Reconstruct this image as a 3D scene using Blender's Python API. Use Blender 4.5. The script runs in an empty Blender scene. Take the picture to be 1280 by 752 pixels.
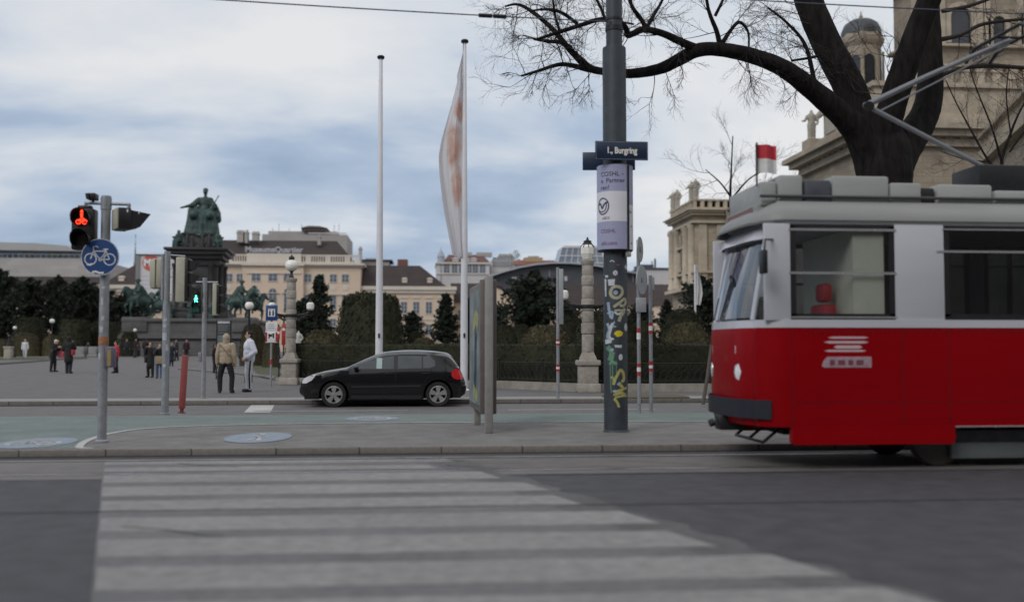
import bpy, bmesh, math, random
from mathutils import Vector, Matrix, noise
random.seed(7)
sin, cos, pi, sqrt = math.sin, math.cos, math.pi, math.sqrt
R = math.radians
SC = bpy.context.scene
C = SC.collection
F = 1240.0
YAW = R(5.0)
PIT = math.atan(58 / F)
CAM = Vector((0, 0, 1.5))
ROT = Matrix.Rotation(-YAW, 3, 'Z') @ Matrix.Rotation(pi / 2 + PIT, 3, 'X')
FWD = Vector((sin(YAW), cos(YAW), 0))

# ---------- survey helpers: turn a sight line into a real point of the place ----------
def ray(px, py):
    return ROT @ Vector(((px - 640) / F, (376 - py) / F, -1))
def at(px, py, Y):
    d = ray(px, py); return CAM + d * (Y / d.y)
def G(px, py, z=0.0):
    d = ray(px, py); return CAM + d * ((z - 1.5) / d.z)
def dep(px, py, D):
    d = ray(px, py); return CAM + d * (D / d.dot(FWD))
def zp(Y):                                   # height of the square: almost flat, rising gently away from the road
    return 0.1 + max(0.0, min(0.45, (Y - 45) * 0.008))
def GP(px, py):
    z = 0.1
    for _ in range(12):
        p = G(px, py, z); z = 0.5 * z + 0.5 * zp(p.y)
    return Vector((p.x, p.y, zp(p.y)))
def gd(px, D):                               # ground point of the square at a distance
    p = dep(px, 434, D); return Vector((p.x, p.y, zp(p.y)))

# ---------- mesh builder ----------
class MB:  # collects pieces; build() links them as one mesh, split() as one mesh per piece
    def __init__(s): s.v = []; s.f = []; s.sm = []; s.cut = []
    def add(s, vs, fs, smooth=False):
        o = len(s.v); s.cut.append((o, len(s.f))); s.v += [tuple(v) for v in vs]
        for f in fs: s.f.append(tuple(i + o for i in f)); s.sm.append(smooth)
        return s
    def box(s, x0, x1, y0, y1, z0, z1, M=None):
        vs = [Vector((x, y, z)) for z in (z0, z1) for y in (y0, y1) for x in (x0, x1)]
        if M: vs = [M @ v for v in vs]
        return s.add(vs, [(0,2,3,1),(4,5,7,6),(0,1,5,4),(2,6,7,3),(0,4,6,2),(1,3,7,5)])
    def bbox(s, x0, x1, y0, y1, z0, z1, b=0.02, M=None):     # box with bevelled edges
        bm = bmesh.new()
        bmesh.ops.create_cube(bm, size=1)
        for v in bm.verts:
            v.co = Vector(((x0+x1)/2 + v.co.x*(x1-x0), (y0+y1)/2 + v.co.y*(y1-y0), (z0+z1)/2 + v.co.z*(z1-z0)))
        bmesh.ops.bevel(bm, geom=bm.edges[:], offset=b, segments=2, affect='EDGES', profile=0.5)
        bm.verts.index_update()
        vs = [(M @ v.co) if M else v.co.copy() for v in bm.verts]
        fs = [tuple(v.index for v in f.verts) for f in bm.faces]
        bm.free()
        return s.add(vs, fs, True)
    def tube(s, pts, rad, n=8, cap=True, smooth=True):
        pts = [Vector(p) for p in pts]
        if not isinstance(rad, (list, tuple)): rad = [rad] * len(pts)
        t0 = (pts[1] - pts[0]).normalized()
        up = Vector((0, 0, 1)) if abs(t0.z) < 0.9 else Vector((1, 0, 0))
        a = t0.cross(up).normalized()
        vs = []
        for i, p in enumerate(pts):
            t = (pts[min(i+1, len(pts)-1)] - pts[max(i-1, 0)])
            t = t.normalized() if t.length > 1e-9 else t0
            a = (a - t * a.dot(t))
            a = a.normalized() if a.length > 1e-6 else t.orthogonal().normalized()
            b = t.cross(a)
            for k in range(n):
                w = 2 * pi * k / n
                vs.append(p + (a * cos(w) + b * sin(w)) * rad[i])
        fs = []
        for i in range(len(pts) - 1):
            for k in range(n):
                k2 = (k + 1) % n
                fs.append((i*n+k, i*n+k2, (i+1)*n+k2, (i+1)*n+k))
        s.add(vs, fs, smooth)
        if cap:
            o = len(s.v) - len(vs)
            s.f.append(tuple(o + k for k in reversed(range(n)))); s.sm.append(False)
            s.f.append(tuple(o + (len(pts)-1)*n + k for k in range(n))); s.sm.append(False)
        return s
    def lathe(s, prof, c=(0,0,0), n=20, smooth=True, sx=1, sy=1, rot=0, cap=True):
        c = Vector(c); vs = []
        for r, z in prof:
            for k in range(n):
                w = 2*pi*k/n + rot
                vs.append(c + Vector((r*cos(w)*sx, r*sin(w)*sy, z)))
        fs = []
        for i in range(len(prof)-1):
            for k in range(n):
                k2 = (k+1) % n
                fs.append((i*n+k, i*n+k2, (i+1)*n+k2, (i+1)*n+k))
        if cap: fs.append(tuple(reversed(range(n)))); fs.append(tuple((len(prof)-1)*n+k for k in range(n)))
        return s.add(vs, fs, smooth)
    def ell(s, c, r, nu=16, nv=10, M=None):
        if not isinstance(r, (list, tuple)): r = (r, r, r)
        c = Vector(c); vs = []; fs = []
        for j in range(nv+1):
            ph = -pi/2 + pi*j/nv
            for i in range(nu):
                th = 2*pi*i/nu
                v = Vector((cos(ph)*cos(th)*r[0], cos(ph)*sin(th)*r[1], sin(ph)*r[2]))
                vs.append(c + (M @ v if M else v))
        for j in range(nv):
            for i in range(nu):
                i2 = (i+1) % nu
                fs.append((j*nu+i, j*nu+i2, (j+1)*nu+i2, (j+1)*nu+i))
        return s.add(vs, fs, True)
    def prism(s, poly, y0, y1, M=None, axes='xz', smooth=False):   # polygon extruded
        n = len(poly)
        def mk(a, b, d):
            v = {'xz': Vector((a, d, b)), 'xy': Vector((a, b, d)), 'yz': Vector((d, a, b))}[axes]
            return M @ v if M else v
        vs = [mk(a, b, y0) for a, b in poly] + [mk(a, b, y1) for a, b in poly]
        fs = [tuple(range(n)), tuple(reversed(range(n, 2*n)))]
        for i in range(n):
            j = (i+1) % n
            fs.append((i, i+n, j+n, j))
        return s.add(vs, fs, smooth)
    def poly(s, pts): return s.add(pts, [tuple(range(len(pts)))])
    def grid(s, rows, smooth=True, close=False):
        n = len(rows[0]); vs = [v for r in rows for v in r]; fs = []
        for i in range(len(rows)-1):
            for k in range(n if close else n-1):
                k2 = (k+1) % n
                fs.append((i*n+k, i*n+k2, (i+1)*n+k2, (i+1)*n+k))
        return s.add(vs, fs, smooth)
    def cap(s, p, q, ra, rb, n=12):                # tapered capsule
        s.tube([p, q], [ra, rb], n); s.ell(p, ra, n, 8); s.ell(q, rb, n, 8); return s
    def caps(s, pts, rad, n=12):
        for i in range(len(pts)-1): s.cap(pts[i], pts[i+1], rad[i], rad[i+1], n)
        return s
    def ribbon(s, pts, w, nrm=(0, -1, 0)):
        pts = [Vector(p) for p in pts]; nrm = Vector(nrm); a = []; b = []
        for i, p in enumerate(pts):
            t = (pts[min(i+1, len(pts)-1)] - pts[max(i-1, 0)]).normalized()
            d = t.cross(nrm).normalized() * (w/2)
            a.append(p + d); b.append(p - d)
        return s.grid([a, b], False)
    def mesh(s, name):
        me = bpy.data.meshes.new(name)
        me.from_pydata(s.v, [], s.f)
        me.polygons.foreach_set('use_smooth', s.sm)
        me.update()
        return me
    def build(s, name, mat, parent=None, loc=None, rotz=0, fixn=True, sharp=35):
        me = s.mesh(name)
        if fixn:
            bm = bmesh.new(); bm.from_mesh(me)
            bmesh.ops.recalc_face_normals(bm, faces=bm.faces[:]); bm.to_mesh(me); bm.free()
        if sharp and any(s.sm):
            me.set_sharp_from_angle(angle=R(sharp))
        return link(name, me, mat, parent, loc, rotz)
    def split(s, name, mat, parent=None, fixn=False):
        for i, (v0, f0) in enumerate(s.cut):
            v1, f1 = s.cut[i+1] if i+1 < len(s.cut) else (len(s.v), len(s.f))
            m = MB(); m.v = s.v[v0:v1]; m.f = [tuple(k - v0 for k in f) for f in s.f[f0:f1]]; m.sm = s.sm[f0:f1]
            m.build(name, mat, parent, fixn=fixn)
    def remesh(s, name, voxel, mat, parent=None, loc=None, rotz=0, smooth=2):
        return link(name, s.remeshed(name, voxel, smooth), mat, parent, loc, rotz)
    def remeshed(s, name, voxel, smooth=2):
        me = s.mesh(name + '_raw')
        o = bpy.data.objects.new('tmp', me); C.objects.link(o)
        m = o.modifiers.new('r', 'REMESH'); m.mode = 'VOXEL'; m.voxel_size = voxel; m.use_smooth_shade = True
        if smooth:
            k = o.modifiers.new('s', 'SMOOTH'); k.factor = 0.5; k.iterations = smooth
        dg = bpy.context.evaluated_depsgraph_get()
        out = bpy.data.meshes.new_from_object(o.evaluated_get(dg))
        out.name = name
        bpy.data.objects.remove(o); bpy.data.meshes.remove(me)
        out.polygons.foreach_set('use_smooth', [True]*len(out.polygons))
        return out

def link(name, me, mat, parent=None, loc=None, rotz=0):
    o = bpy.data.objects.new(name, me); C.objects.link(o)
    if mat is not None:
        me.materials.clear(); me.materials.append(mat)
    if parent is not None: o.parent = parent
    if loc is not None: o.location = loc
    if rotz: o.rotation_euler = (0, 0, rotz)
    return o
def thing(name, label, cat, loc=(0,0,0), rotz=0, group=None):
    o = bpy.data.objects.new(name, None); C.objects.link(o); o.empty_display_size = 0.2
    o.location = loc; o.rotation_euler = (0, 0, rotz)
    return tag(o, label, cat, group)
def tag(o, label, cat, group=None):
    o['label'] = label; o['category'] = cat
    if group: o['group'] = group
    return o
def struct(o): o['kind'] = 'structure'; return o
def dup(root, loc, rotz=None, scale=None, label=None, group=None):
    r = root.copy(); C.objects.link(r); r.location = loc
    if rotz is not None: r.rotation_euler = (0, 0, rotz)
    if scale is not None: r.scale = scale if isinstance(scale, (tuple, list)) else (scale,)*3
    if label: r['label'] = label
    if group: r['group'] = group
    for ch in list(root.children):
        c = ch.copy(); C.objects.link(c); c.parent = r
        for g in list(ch.children):
            d = g.copy(); C.objects.link(d); d.parent = c
    return r
def text(mb, s, size, fn, bold=0.0, sx=1.0):
    cu = bpy.data.curves.new('t', 'FONT'); cu.body = s; cu.size = size; cu.align_x = 'CENTER'; cu.align_y = 'CENTER'; cu.offset = bold
    cu.resolution_u = 3
    o = bpy.data.objects.new('t', cu); C.objects.link(o)
    dg = bpy.context.evaluated_depsgraph_get(); dg.update()
    me = bpy.data.meshes.new_from_object(o.evaluated_get(dg))
    mb.add([fn(v.co.x * sx, v.co.y) for v in me.vertices], [tuple(p.vertices) for p in me.polygons])
    bpy.data.objects.remove(o); bpy.data.curves.remove(cu); bpy.data.meshes.remove(me)

# ---------- materials ----------
_m = {}
def nodes(name):
    m = bpy.data.materials.new(name); m.use_nodes = True
    return m, m.node_tree.nodes, m.node_tree.links, m.node_tree.nodes['Principled BSDF']
def M(name, col=None, rough=0.6, metal=0.0, var=0.18, scale=6.0, bump=0.0, bscale=60.0, spec=0.5, coat=0.0, col2=None, big=0.0, stretch=None, rnd=0.0, brick=None):
    if name in _m: return _m[name]
    m, N, L, P = nodes(name); _m[name] = m
    tc = N.new('ShaderNodeTexCoord'); vec = tc.outputs['Object']
    if stretch:
        mp = N.new('ShaderNodeMapping'); mp.inputs['Scale'].default_value = stretch; L.new(vec, mp.inputs[0]); vec = mp.outputs[0]
    n1 = N.new('ShaderNodeTexNoise'); n1.inputs['Scale'].default_value = scale; n1.inputs['Detail'].default_value = 6; n1.inputs['Roughness'].default_value = 0.65
    L.new(vec, n1.inputs['Vector'])
    rp = N.new('ShaderNodeValToRGB'); rp.color_ramp.elements[0].position = 0.3; rp.color_ramp.elements[1].position = 0.7
    a = tuple(c*(1-var) for c in col); b = col2 if col2 else tuple(min(1, c*(1+var)) for c in col)
    rp.color_ramp.elements[0].color = (*a, 1); rp.color_ramp.elements[1].color = (*b, 1)
    L.new(n1.outputs['Fac'], rp.inputs[0]); out = rp.outputs[0]
    def mul(out, facsock, lo, hi):
        mr = N.new('ShaderNodeMapRange'); mr.inputs[1].default_value = 0.3; mr.inputs[2].default_value = 0.7
        mr.inputs[3].default_value = lo; mr.inputs[4].default_value = hi; L.new(facsock, mr.inputs[0])
        mx = N.new('ShaderNodeVectorMath'); mx.operation = 'SCALE'; L.new(out, mx.inputs[0]); L.new(mr.outputs[0], mx.inputs['Scale'])
        return mx.outputs[0]
    if big:
        n2 = N.new('ShaderNodeTexNoise'); n2.inputs['Scale'].default_value = scale*0.09; n2.inputs['Detail'].default_value = 4
        L.new(vec, n2.inputs['Vector']); out = mul(out, n2.outputs['Fac'], 1-big, 1+big)
    if rnd:
        oi = N.new('ShaderNodeObjectInfo'); mr = N.new('ShaderNodeMapRange'); mr.inputs[3].default_value = 1-rnd; mr.inputs[4].default_value = 1+rnd
        L.new(oi.outputs['Random'], mr.inputs[0])
        mx = N.new('ShaderNodeVectorMath'); mx.operation = 'SCALE'; L.new(out, mx.inputs[0]); L.new(mr.outputs[0], mx.inputs['Scale']); out = mx.outputs[0]
    hb = None
    if brick:
        bw, bh, mort, dark = brick
        sp = N.new('ShaderNodeSeparateXYZ'); L.new(tc.outputs['Object'], sp.inputs[0])
        ad = N.new('ShaderNodeMath'); L.new(sp.outputs[0], ad.inputs[0]); L.new(sp.outputs[1], ad.inputs[1])
        cb = N.new('ShaderNodeCombineXYZ'); L.new(ad.outputs[0], cb.inputs[0]); L.new(sp.outputs[2], cb.inputs[1])
        bk = N.new('ShaderNodeTexBrick'); bk.inputs['Scale'].default_value = 1; bk.inputs['Brick Width'].default_value = bw
        bk.inputs['Row Height'].default_value = bh; bk.inputs['Mortar Size'].default_value = mort; bk.inputs['Mortar Smooth'].default_value = 0.3
        bk.inputs['Color1'].default_value = (1, 1, 1, 1); bk.inputs['Color2'].default_value = (.82, .82, .82, 1); bk.inputs['Mortar'].default_value = (dark, dark, dark, 1)
        L.new(cb.outputs[0], bk.inputs['Vector'])
        mx = N.new('ShaderNodeVectorMath'); mx.operation = 'MULTIPLY'; L.new(out, mx.inputs[0]); L.new(bk.outputs['Color'], mx.inputs[1]); out = mx.outputs[0]
    L.new(out, P.inputs['Base Color'])
    P.inputs['Metallic'].default_value = metal; P.inputs['Specular IOR Level'].default_value = spec
    P.inputs['Coat Weight'].default_value = coat; P.inputs['Coat Roughness'].default_value = 0.05
    mr = N.new('ShaderNodeMapRange'); mr.inputs[3].default_value = max(0.03, rough-0.1); mr.inputs[4].default_value = min(1, rough+0.1)
    L.new(n1.outputs['Fac'], mr.inputs[0]); L.new(mr.outputs[0], P.inputs['Roughness'])
    if bump:
        n3 = N.new('ShaderNodeTexNoise'); n3.inputs['Scale'].default_value = bscale; n3.inputs['Detail'].default_value = 5
        L.new(vec, n3.inputs['Vector'])
        bp = N.new('ShaderNodeBump'); bp.inputs['Strength'].default_value = bump; bp.inputs['Distance'].default_value = 0.02
        L.new(n3.outputs['Fac'], bp.inputs['Height']); L.new(bp.outputs[0], P.inputs['Normal'])
    return m
def emit(name, col, st):
    if name in _m: return _m[name]
    m, N, L, P = nodes(name); _m[name] = m
    P.inputs['Base Color'].default_value = (*[c*0.3 for c in col], 1)
    P.inputs['Emission Color'].default_value = (*col, 1); P.inputs['Emission Strength'].default_value = st
    return m
def glass(name, tint=(0.5, 0.55, 0.58), refl=0.18, rough=0.02):
    if name in _m: return _m[name]
    m, N, L, P = nodes(name); _m[name] = m
    N.remove(P)
    t = N.new('ShaderNodeBsdfTransparent'); t.inputs[0].default_value = (*tint, 1)
    g = N.new('ShaderNodeBsdfGlossy'); g.inputs['Roughness'].default_value = rough; g.inputs[0].default_value = (.9, .93, .96, 1)
    f = N.new('ShaderNodeLayerWeight'); f.inputs['Blend'].default_value = 0.5
    pw = N.new('ShaderNodeMath'); pw.operation = 'POWER'; pw.inputs[1].default_value = 3.5; L.new(f.outputs['Facing'], pw.inputs[0])
    mr = N.new('ShaderNodeMapRange'); mr.inputs[3].default_value = refl*.35; mr.inputs[4].default_value = min(1, refl*2.2); L.new(pw.outputs[0], mr.inputs[0])
    mx = N.new('ShaderNodeMixShader'); L.new(mr.outputs[0], mx.inputs[0]); L.new(t.outputs[0], mx.inputs[1]); L.new(g.outputs[0], mx.inputs[2])
    L.new(mx.outputs[0], N['Material Output'].inputs[0])
    return m

asphalt = M('asphalt', (0.052, 0.052, 0.059), 0.75, var=0.22, scale=40, bump=0.35, bscale=220, big=0.22)
asphalt_far = M('far_asphalt', (0.125, 0.12, 0.12), 0.8, var=0.15, scale=25, bump=0.2, bscale=120, big=0.15)
paving = M('paving', (0.122, 0.117, 0.119), 0.85, var=0.14, scale=18, bump=0.25, bscale=150, big=0.14)
island_m = M('island_asphalt', (0.17, 0.162, 0.158), 0.85, var=0.2, scale=30, bump=0.3, bscale=200, big=0.2)
cycle_m = M('cycle_green', (0.150, 0.184, 0.174), 0.85, var=0.16, scale=12, bump=0.3, bscale=200, big=0.14)
kerb_m = M('kerb_stone', (0.19, 0.175, 0.165), 0.8, var=0.2, scale=14, bump=0.3, bscale=90, brick=(1.15, 3.0, 0.012, 0.25))
paint_m = M('road_paint', (0.47, 0.46, 0.45), 0.8, var=0.3, scale=9, bump=0.2, bscale=200, col2=(0.52, 0.51, 0.5), big=0.15)
zebra_m = M('worn_zebra_paint', (0.225, 0.22, 0.218), 0.8, var=0.25, scale=7, bump=0.3, bscale=200, col2=(0.28, 0.275, 0.27), big=0.12)
disc_m = M('disc_paint', (0.225, 0.265, 0.325), 0.8, var=0.2, scale=10)
steel = M('galvanised_steel', (0.30, 0.315, 0.34), 0.5, 0.5, var=0.2, scale=8, bump=0.05)
white_metal = M('white_metal', (0.66, 0.67, 0.71), 0.4, var=0.05, scale=3)
black_m = M('black_plastic', (0.012, 0.012, 0.014), 0.45, var=0.2)
dark_iron = M('dark_iron', (0.018, 0.019, 0.021), 0.5, 0.3, var=0.3, scale=30)
beige_box = M('signal_beige', (0.40, 0.38, 0.30), 0.6, var=0.12, scale=5)
red_m = M('red_paint', (0.42, 0.03, 0.035), 0.5, var=0.2, scale=12)
redw = M('reflective_red', (0.36, 0.03, 0.03), 0.4, var=0.15)
white_p = M('white_paint', (0.7, 0.7, 0.72), 0.5, var=0.08)
cream_p = M('cream_letter', (0.75, 0.73, 0.68), 0.5, var=0.03)
globe_m = M('opal_globe', (0.78, 0.77, 0.72), 0.25, var=0.05, scale=3)
stone = M('weathered_stone', (0.33, 0.30, 0.265), 0.85, var=0.25, scale=7, bump=0.5, bscale=40, big=0.2)
grass_m = M('grass', (0.055, 0.065, 0.028), 0.9, var=0.35, scale=30, bump=0.6, bscale=90, col2=(0.09, 0.095, 0.045))
# ---------- world, sun, camera ----------
W = bpy.data.worlds.new('World'); SC.world = W; W.use_nodes = True
N, L = W.node_tree.nodes, W.node_tree.links
bg = N['Background']
SUN_EL, SUN_AZ = R(38), R(222)          # azimuth measured from +Y towards +X: behind the viewer, to the left
sky = N.new('ShaderNodeTexSky'); sky.sky_type = 'NISHITA'; sky.sun_disc = False
sky.sun_elevation = SUN_EL; sky.sun_rotation = SUN_AZ; sky.air_density = 1.2; sky.dust_density = 2.5
tc = N.new('ShaderNodeTexCoord')
sp = N.new('ShaderNodeSeparateXYZ'); L.new(tc.outputs['Generated'], sp.inputs[0])
def math_(op, a, b=None, clamp=False):
    n = N.new('ShaderNodeMath'); n.operation = op; n.use_clamp = clamp
    for i, s in enumerate((a, b)):
        if s is None: continue
        if isinstance(s, (int, float)): n.inputs[i].default_value = s
        else: L.new(s, n.inputs[i])
    return n.outputs[0]
zc = math_('ADD', math_('MAXIMUM', sp.outputs[2], 0.0), 0.32)
cb = N.new('ShaderNodeCombineXYZ'); L.new(math_('DIVIDE', sp.outputs[0], zc), cb.inputs[0]); L.new(math_('DIVIDE', sp.outputs[1], zc), cb.inputs[1])
def cloud(scale, det, off, dist=0.6):
    mp = N.new('ShaderNodeMapping'); mp.inputs['Location'].default_value = off; mp.inputs['Scale'].default_value = (0.8, 1.25, 1); L.new(cb.outputs[0], mp.inputs[0])
    n = N.new('ShaderNodeTexNoise'); n.inputs['Scale'].default_value = scale; n.inputs['Detail'].default_value = det; n.inputs['Roughness'].default_value = 0.52
    n.inputs['Distortion'].default_value = dist; L.new(mp.outputs[0], n.inputs['Vector']); return n.outputs['Fac']
c1 = cloud(1.7, 6, (6.1, 5.5, 0), 0.3); c2 = cloud(4.6, 6, (7.4, 2.2, 0), 0.2)
den = math_('ADD', math_('MULTIPLY', c1, 0.8), math_('MULTIPLY', c2, 0.2))
# brighter high up, where the cloud is thin; bluer and denser low over the roofs
el = N.new('ShaderNodeMapRange'); el.inputs[1].default_value = 0.02; el.inputs[2].default_value = 0.36; el.inputs[3].default_value = -0.05; el.inputs[4].default_value = 0.12
L.new(sp.outputs[2], el.inputs[0])
side = N.new('ShaderNodeMapRange'); side.inputs[1].default_value = -0.35; side.inputs[2].default_value = 0.3; side.inputs[3].default_value = -0.035; side.inputs[4].default_value = 0.09
L.new(sp.outputs[0], side.inputs[0])
tot = math_('ADD', math_('ADD', den, el.outputs[0]), side.outputs[0])
rp = N.new('ShaderNodeValToRGB'); e = rp.color_ramp.elements
e[0].position = 0.36; e[0].color = (0.335, 0.445, 0.60, 1)
e[1].position = 0.68; e[1].color = (0.90, 0.90, 0.91, 1)
x = e.new(0.46); x.color = (0.465, 0.57, 0.73, 1)
x = e.new(0.57); x.color = (0.73, 0.78, 0.85, 1)
L.new(tot, rp.inputs[0])
gain = N.new('ShaderNodeVectorMath'); gain.operation = 'SCALE'; gain.inputs['Scale'].default_value = 10.0; L.new(rp.outputs[0], gain.inputs[0])
mx = N.new('ShaderNodeMix'); mx.data_type = 'RGBA'; mx.inputs[0].default_value = 0.93
L.new(sky.outputs[0], mx.inputs[6]); L.new(gain.outputs[0], mx.inputs[7])
L.new(mx.outputs[2], bg.inputs['Color']); bg.inputs['Strength'].default_value = 0.1

sl = bpy.data.lights.new('sun', 'SUN'); sl.energy = 1.25; sl.angle = R(25); sl.color = (1.0, 0.97, 0.93)
so = bpy.data.objects.new('sun', sl); C.objects.link(so)
sd = Vector((sin(SUN_AZ)*cos(SUN_EL), cos(SUN_AZ)*cos(SUN_EL), sin(SUN_EL)))
so.rotation_euler = sd.to_track_quat('Z', 'Y').to_euler(); so.location = (0, 0, 60)

cd = bpy.data.cameras.new('camera'); co = bpy.data.objects.new('camera', cd); C.objects.link(co)
cd.sensor_width = 36; cd.lens = F / 1280 * 36; cd.clip_end = 5000; cd.clip_start = 0.1
co.location = CAM; co.rotation_euler = (pi/2 + PIT, 0, -YAW); SC.camera = co
cd.dof.use_dof = True; cd.dof.focus_distance = 24; cd.dof.aperture_fstop = 0.62
SC.view_settings.view_transform = 'Standard'; SC.view_settings.look = 'None'
SC.view_settings.exposure = -0.12; SC.view_settings.gamma = 1.0
SC.cycles.max_bounces = 6; SC.cycles.transparent_max_bounces = 12

# ---------- ground, road, rails, island ----------
YK = G(640, 566, 0).y                  # near kerb of the island
YI = G(640, 517, 0.1).y                # rear edge of the island
YF = G(640, 504, 0.0).y                # far kerb
YR = G(760, 570, 0).y                  # far rail
XW = 140
def sheet(name, pts, z, mat):
    m = MB(); m.poly([(p[0], p[1], z) for p in pts]); o = m.build(name, mat, fixn=False)
    if o.data.polygons[0].normal.z < 0: o.data.flip_normals()
    return struct(o)
def rect(name, x0, x1, y0, y1, z, mat): return sheet(name, [(x0,y0),(x1,y0),(x1,y1),(x0,y1)], z, mat)
rect('ground', -1800, 1800, -300, 3000, -0.06, paving)
rect('road', -XW, XW, -30, YK+0.02, 0.0, asphalt)
track_m = M('track_concrete', (0.135, 0.125, 0.118), 0.8, var=0.25, scale=10, bump=0.3, bscale=120, big=0.25, stretch=(0.3, 1, 1))
rect('track_bed', -XW, XW, YR-1.435-0.45, YR+0.16, 0.004, track_m)
rail_m = M('rail_steel', (0.42, 0.42, 0.44), 0.3, 0.8, var=0.2, scale=3)
groove_m = M('rail_groove', (0.015, 0.014, 0.014), 0.9, var=0.2)
for i, y in enumerate((YR, YR-1.435)):
    rect('rail', -XW, XW, y-0.03, y+0.03, 0.009, rail_m)
    g = -0.075 if i == 0 else 0.035
    rect('rail_groove', -XW, XW, y+g, y+g+0.045, 0.009, groove_m)
# tar seams beside the tracks
seam = MB()
for (x0, x1, y, w) in ((-9, -1.6, YR+0.2, 0.02), (1.2, 9, YR-1.435-0.47, 0.025), (-20, 30, YR-4.2, 0.03)):
    pts = [(x0 + (x1-x0)*k/24, y + random.uniform(-0.02, 0.02), 0.012) for k in range(25)]
    seam.ribbon(pts, w, (0, 0, 1))
for xa, ya in ((-0.4, YR+.05), (0.25, YR-0.9), (-3.2, YR-.4), (2.6, YR-0.6), (-2.5,YR-5)):
    pts = [(xa + 0.9*k/10 + random.uniform(-.03, .03), ya - 0.05*k + random.uniform(-.03, .03), 0.012) for k in range(11)]
    seam.ribbon(pts, 0.018, (0, 0, 1))
struct(seam.build('tar_seams', groove_m, fixn=False))
# zebra crossing, skewed, worn
l0, l1 = G(131, 573), G(118, 750); r0, r1 = G(560, 573), G(1090, 735)
def lx(a, b, y): return a.x + (b.x - a.x) * (y - a.y) / (b.y - a.y)
for zc_, dx_, nm_, col_ in ((0.0052, .10, 'crossing_asphalt_edge', (0.098, 0.097, 0.100)), (0.0066, -.45, 'crossing_asphalt', (0.132, 0.130, 0.134))):
    n_ = 60; pr_ = [(lx(r0, r1, YR-.25+(1.2-YR+.25)*k/n_)+dx_+random.uniform(-.09, .09), YR-.25+(1.2-YR+.25)*k/n_) for k in range(n_+1)]
    sheet(nm_, [(lx(l0,l1,YR-.25)-.02, YR-.25)] + pr_ + [(lx(l0,l1,1.2)-.02, 1.2)], zc_, M(nm_, col_, 0.8, var=0.25, scale=9, bump=0.3, bscale=180, big=0.2))
zb = MB()
y = YR - 0.42; k = 0
for yc in [YR-0.32] + [YR - 1.9 - 1.0*k for k in range(0, 9)]:
    h = 0.34 if yc < YR-1 else 0.2
    n = 14
    fr = [(lx(l0,l1,yc-h) + random.uniform(-.03,.03), yc-h, 0.0085)]
    pts = []
    je = random.uniform(-.18, .12); xs0 = lx(l0, l1, yc-h); xs1 = lx(r0, r1, yc-h)+je; xe0 = lx(l0, l1, yc+h); xe1 = lx(r0, r1, yc+h)+je
    a = [(xs0 + (xs1-xs0)*i/n, yc-h+random.uniform(-.012,.012), 0.0085) for i in range(n+1)]
    b = [(xe0 + (xe1-xe0)*i/n, yc+h+random.uniform(-.012,.012), 0.0085) for i in range(n+1)]
    zb.grid([a, b], False)
yc = YR - 1.02
a = [(lx(l0,l1,yc-.2)+i*.5, yc-.2, .0085) for i in range(9)]; b = [(lx(l0,l1,yc+.2)+i*.5, yc+.2, .0085) for i in range(9)]
zb.grid([a, b], False)
struct(zb.build('zebra_crossing', zebra_m, fixn=False))
# island
rect('island', -XW, XW, YK+0.16, YI, 0.1, island_m)
kb = MB(); kb.bbox(-XW, XW, YK, YK+0.16, -0.03, 0.104, 0.02); struct(kb.build('island_kerb', kerb_m))
kb = MB(); kb.box(-XW, XW, YI, YI+0.05, -0.03, 0.104); struct(kb.build('island_rear_edge', kerb_m))
edge = [(95,566.5),(97,560),(105,552),(130,543),(165,537),(210,533.5),(280,531.3),(400,529.2),(560,528),(640,527.5),(900,526.5),(1300,524)]
ep = [G(x, y_, 0.1) for x, y_ in edge]
e0 = Vector((ep[0].x, YK+0.17, 0))
cyc = [(-XW, YI-0.003), (-XW, YK+0.17), (e0.x, YK+0.17)] + [(p.x, p.y) for p in ep[1:]] + [(XW, ep[-1].y), (XW, YI-0.003)]
sheet('cycle_path', cyc, 0.104, cycle_m)
ln = MB(); pp = [Vector((e0.x, YK+0.17, 0.108))] + [Vector((p.x, p.y, 0.108)) for p in ep[1:]]
fine = []
for i in range(len(pp)-1):
    for k in range(6): fine.append(pp[i].lerp(pp[i+1], k/6))
fine.append(pp[-1])
for _ in range(3): fine = [fine[0]] + [(fine[i-1]+fine[i]*2+fine[i+1])/4 for i in range(1, len(fine)-1)] + [fine[-1]]
ln.ribbon(fine, 0.11, (0, 0, 1)); struct(ln.build('cycle_path_line', paint_m, fixn=False))
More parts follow.
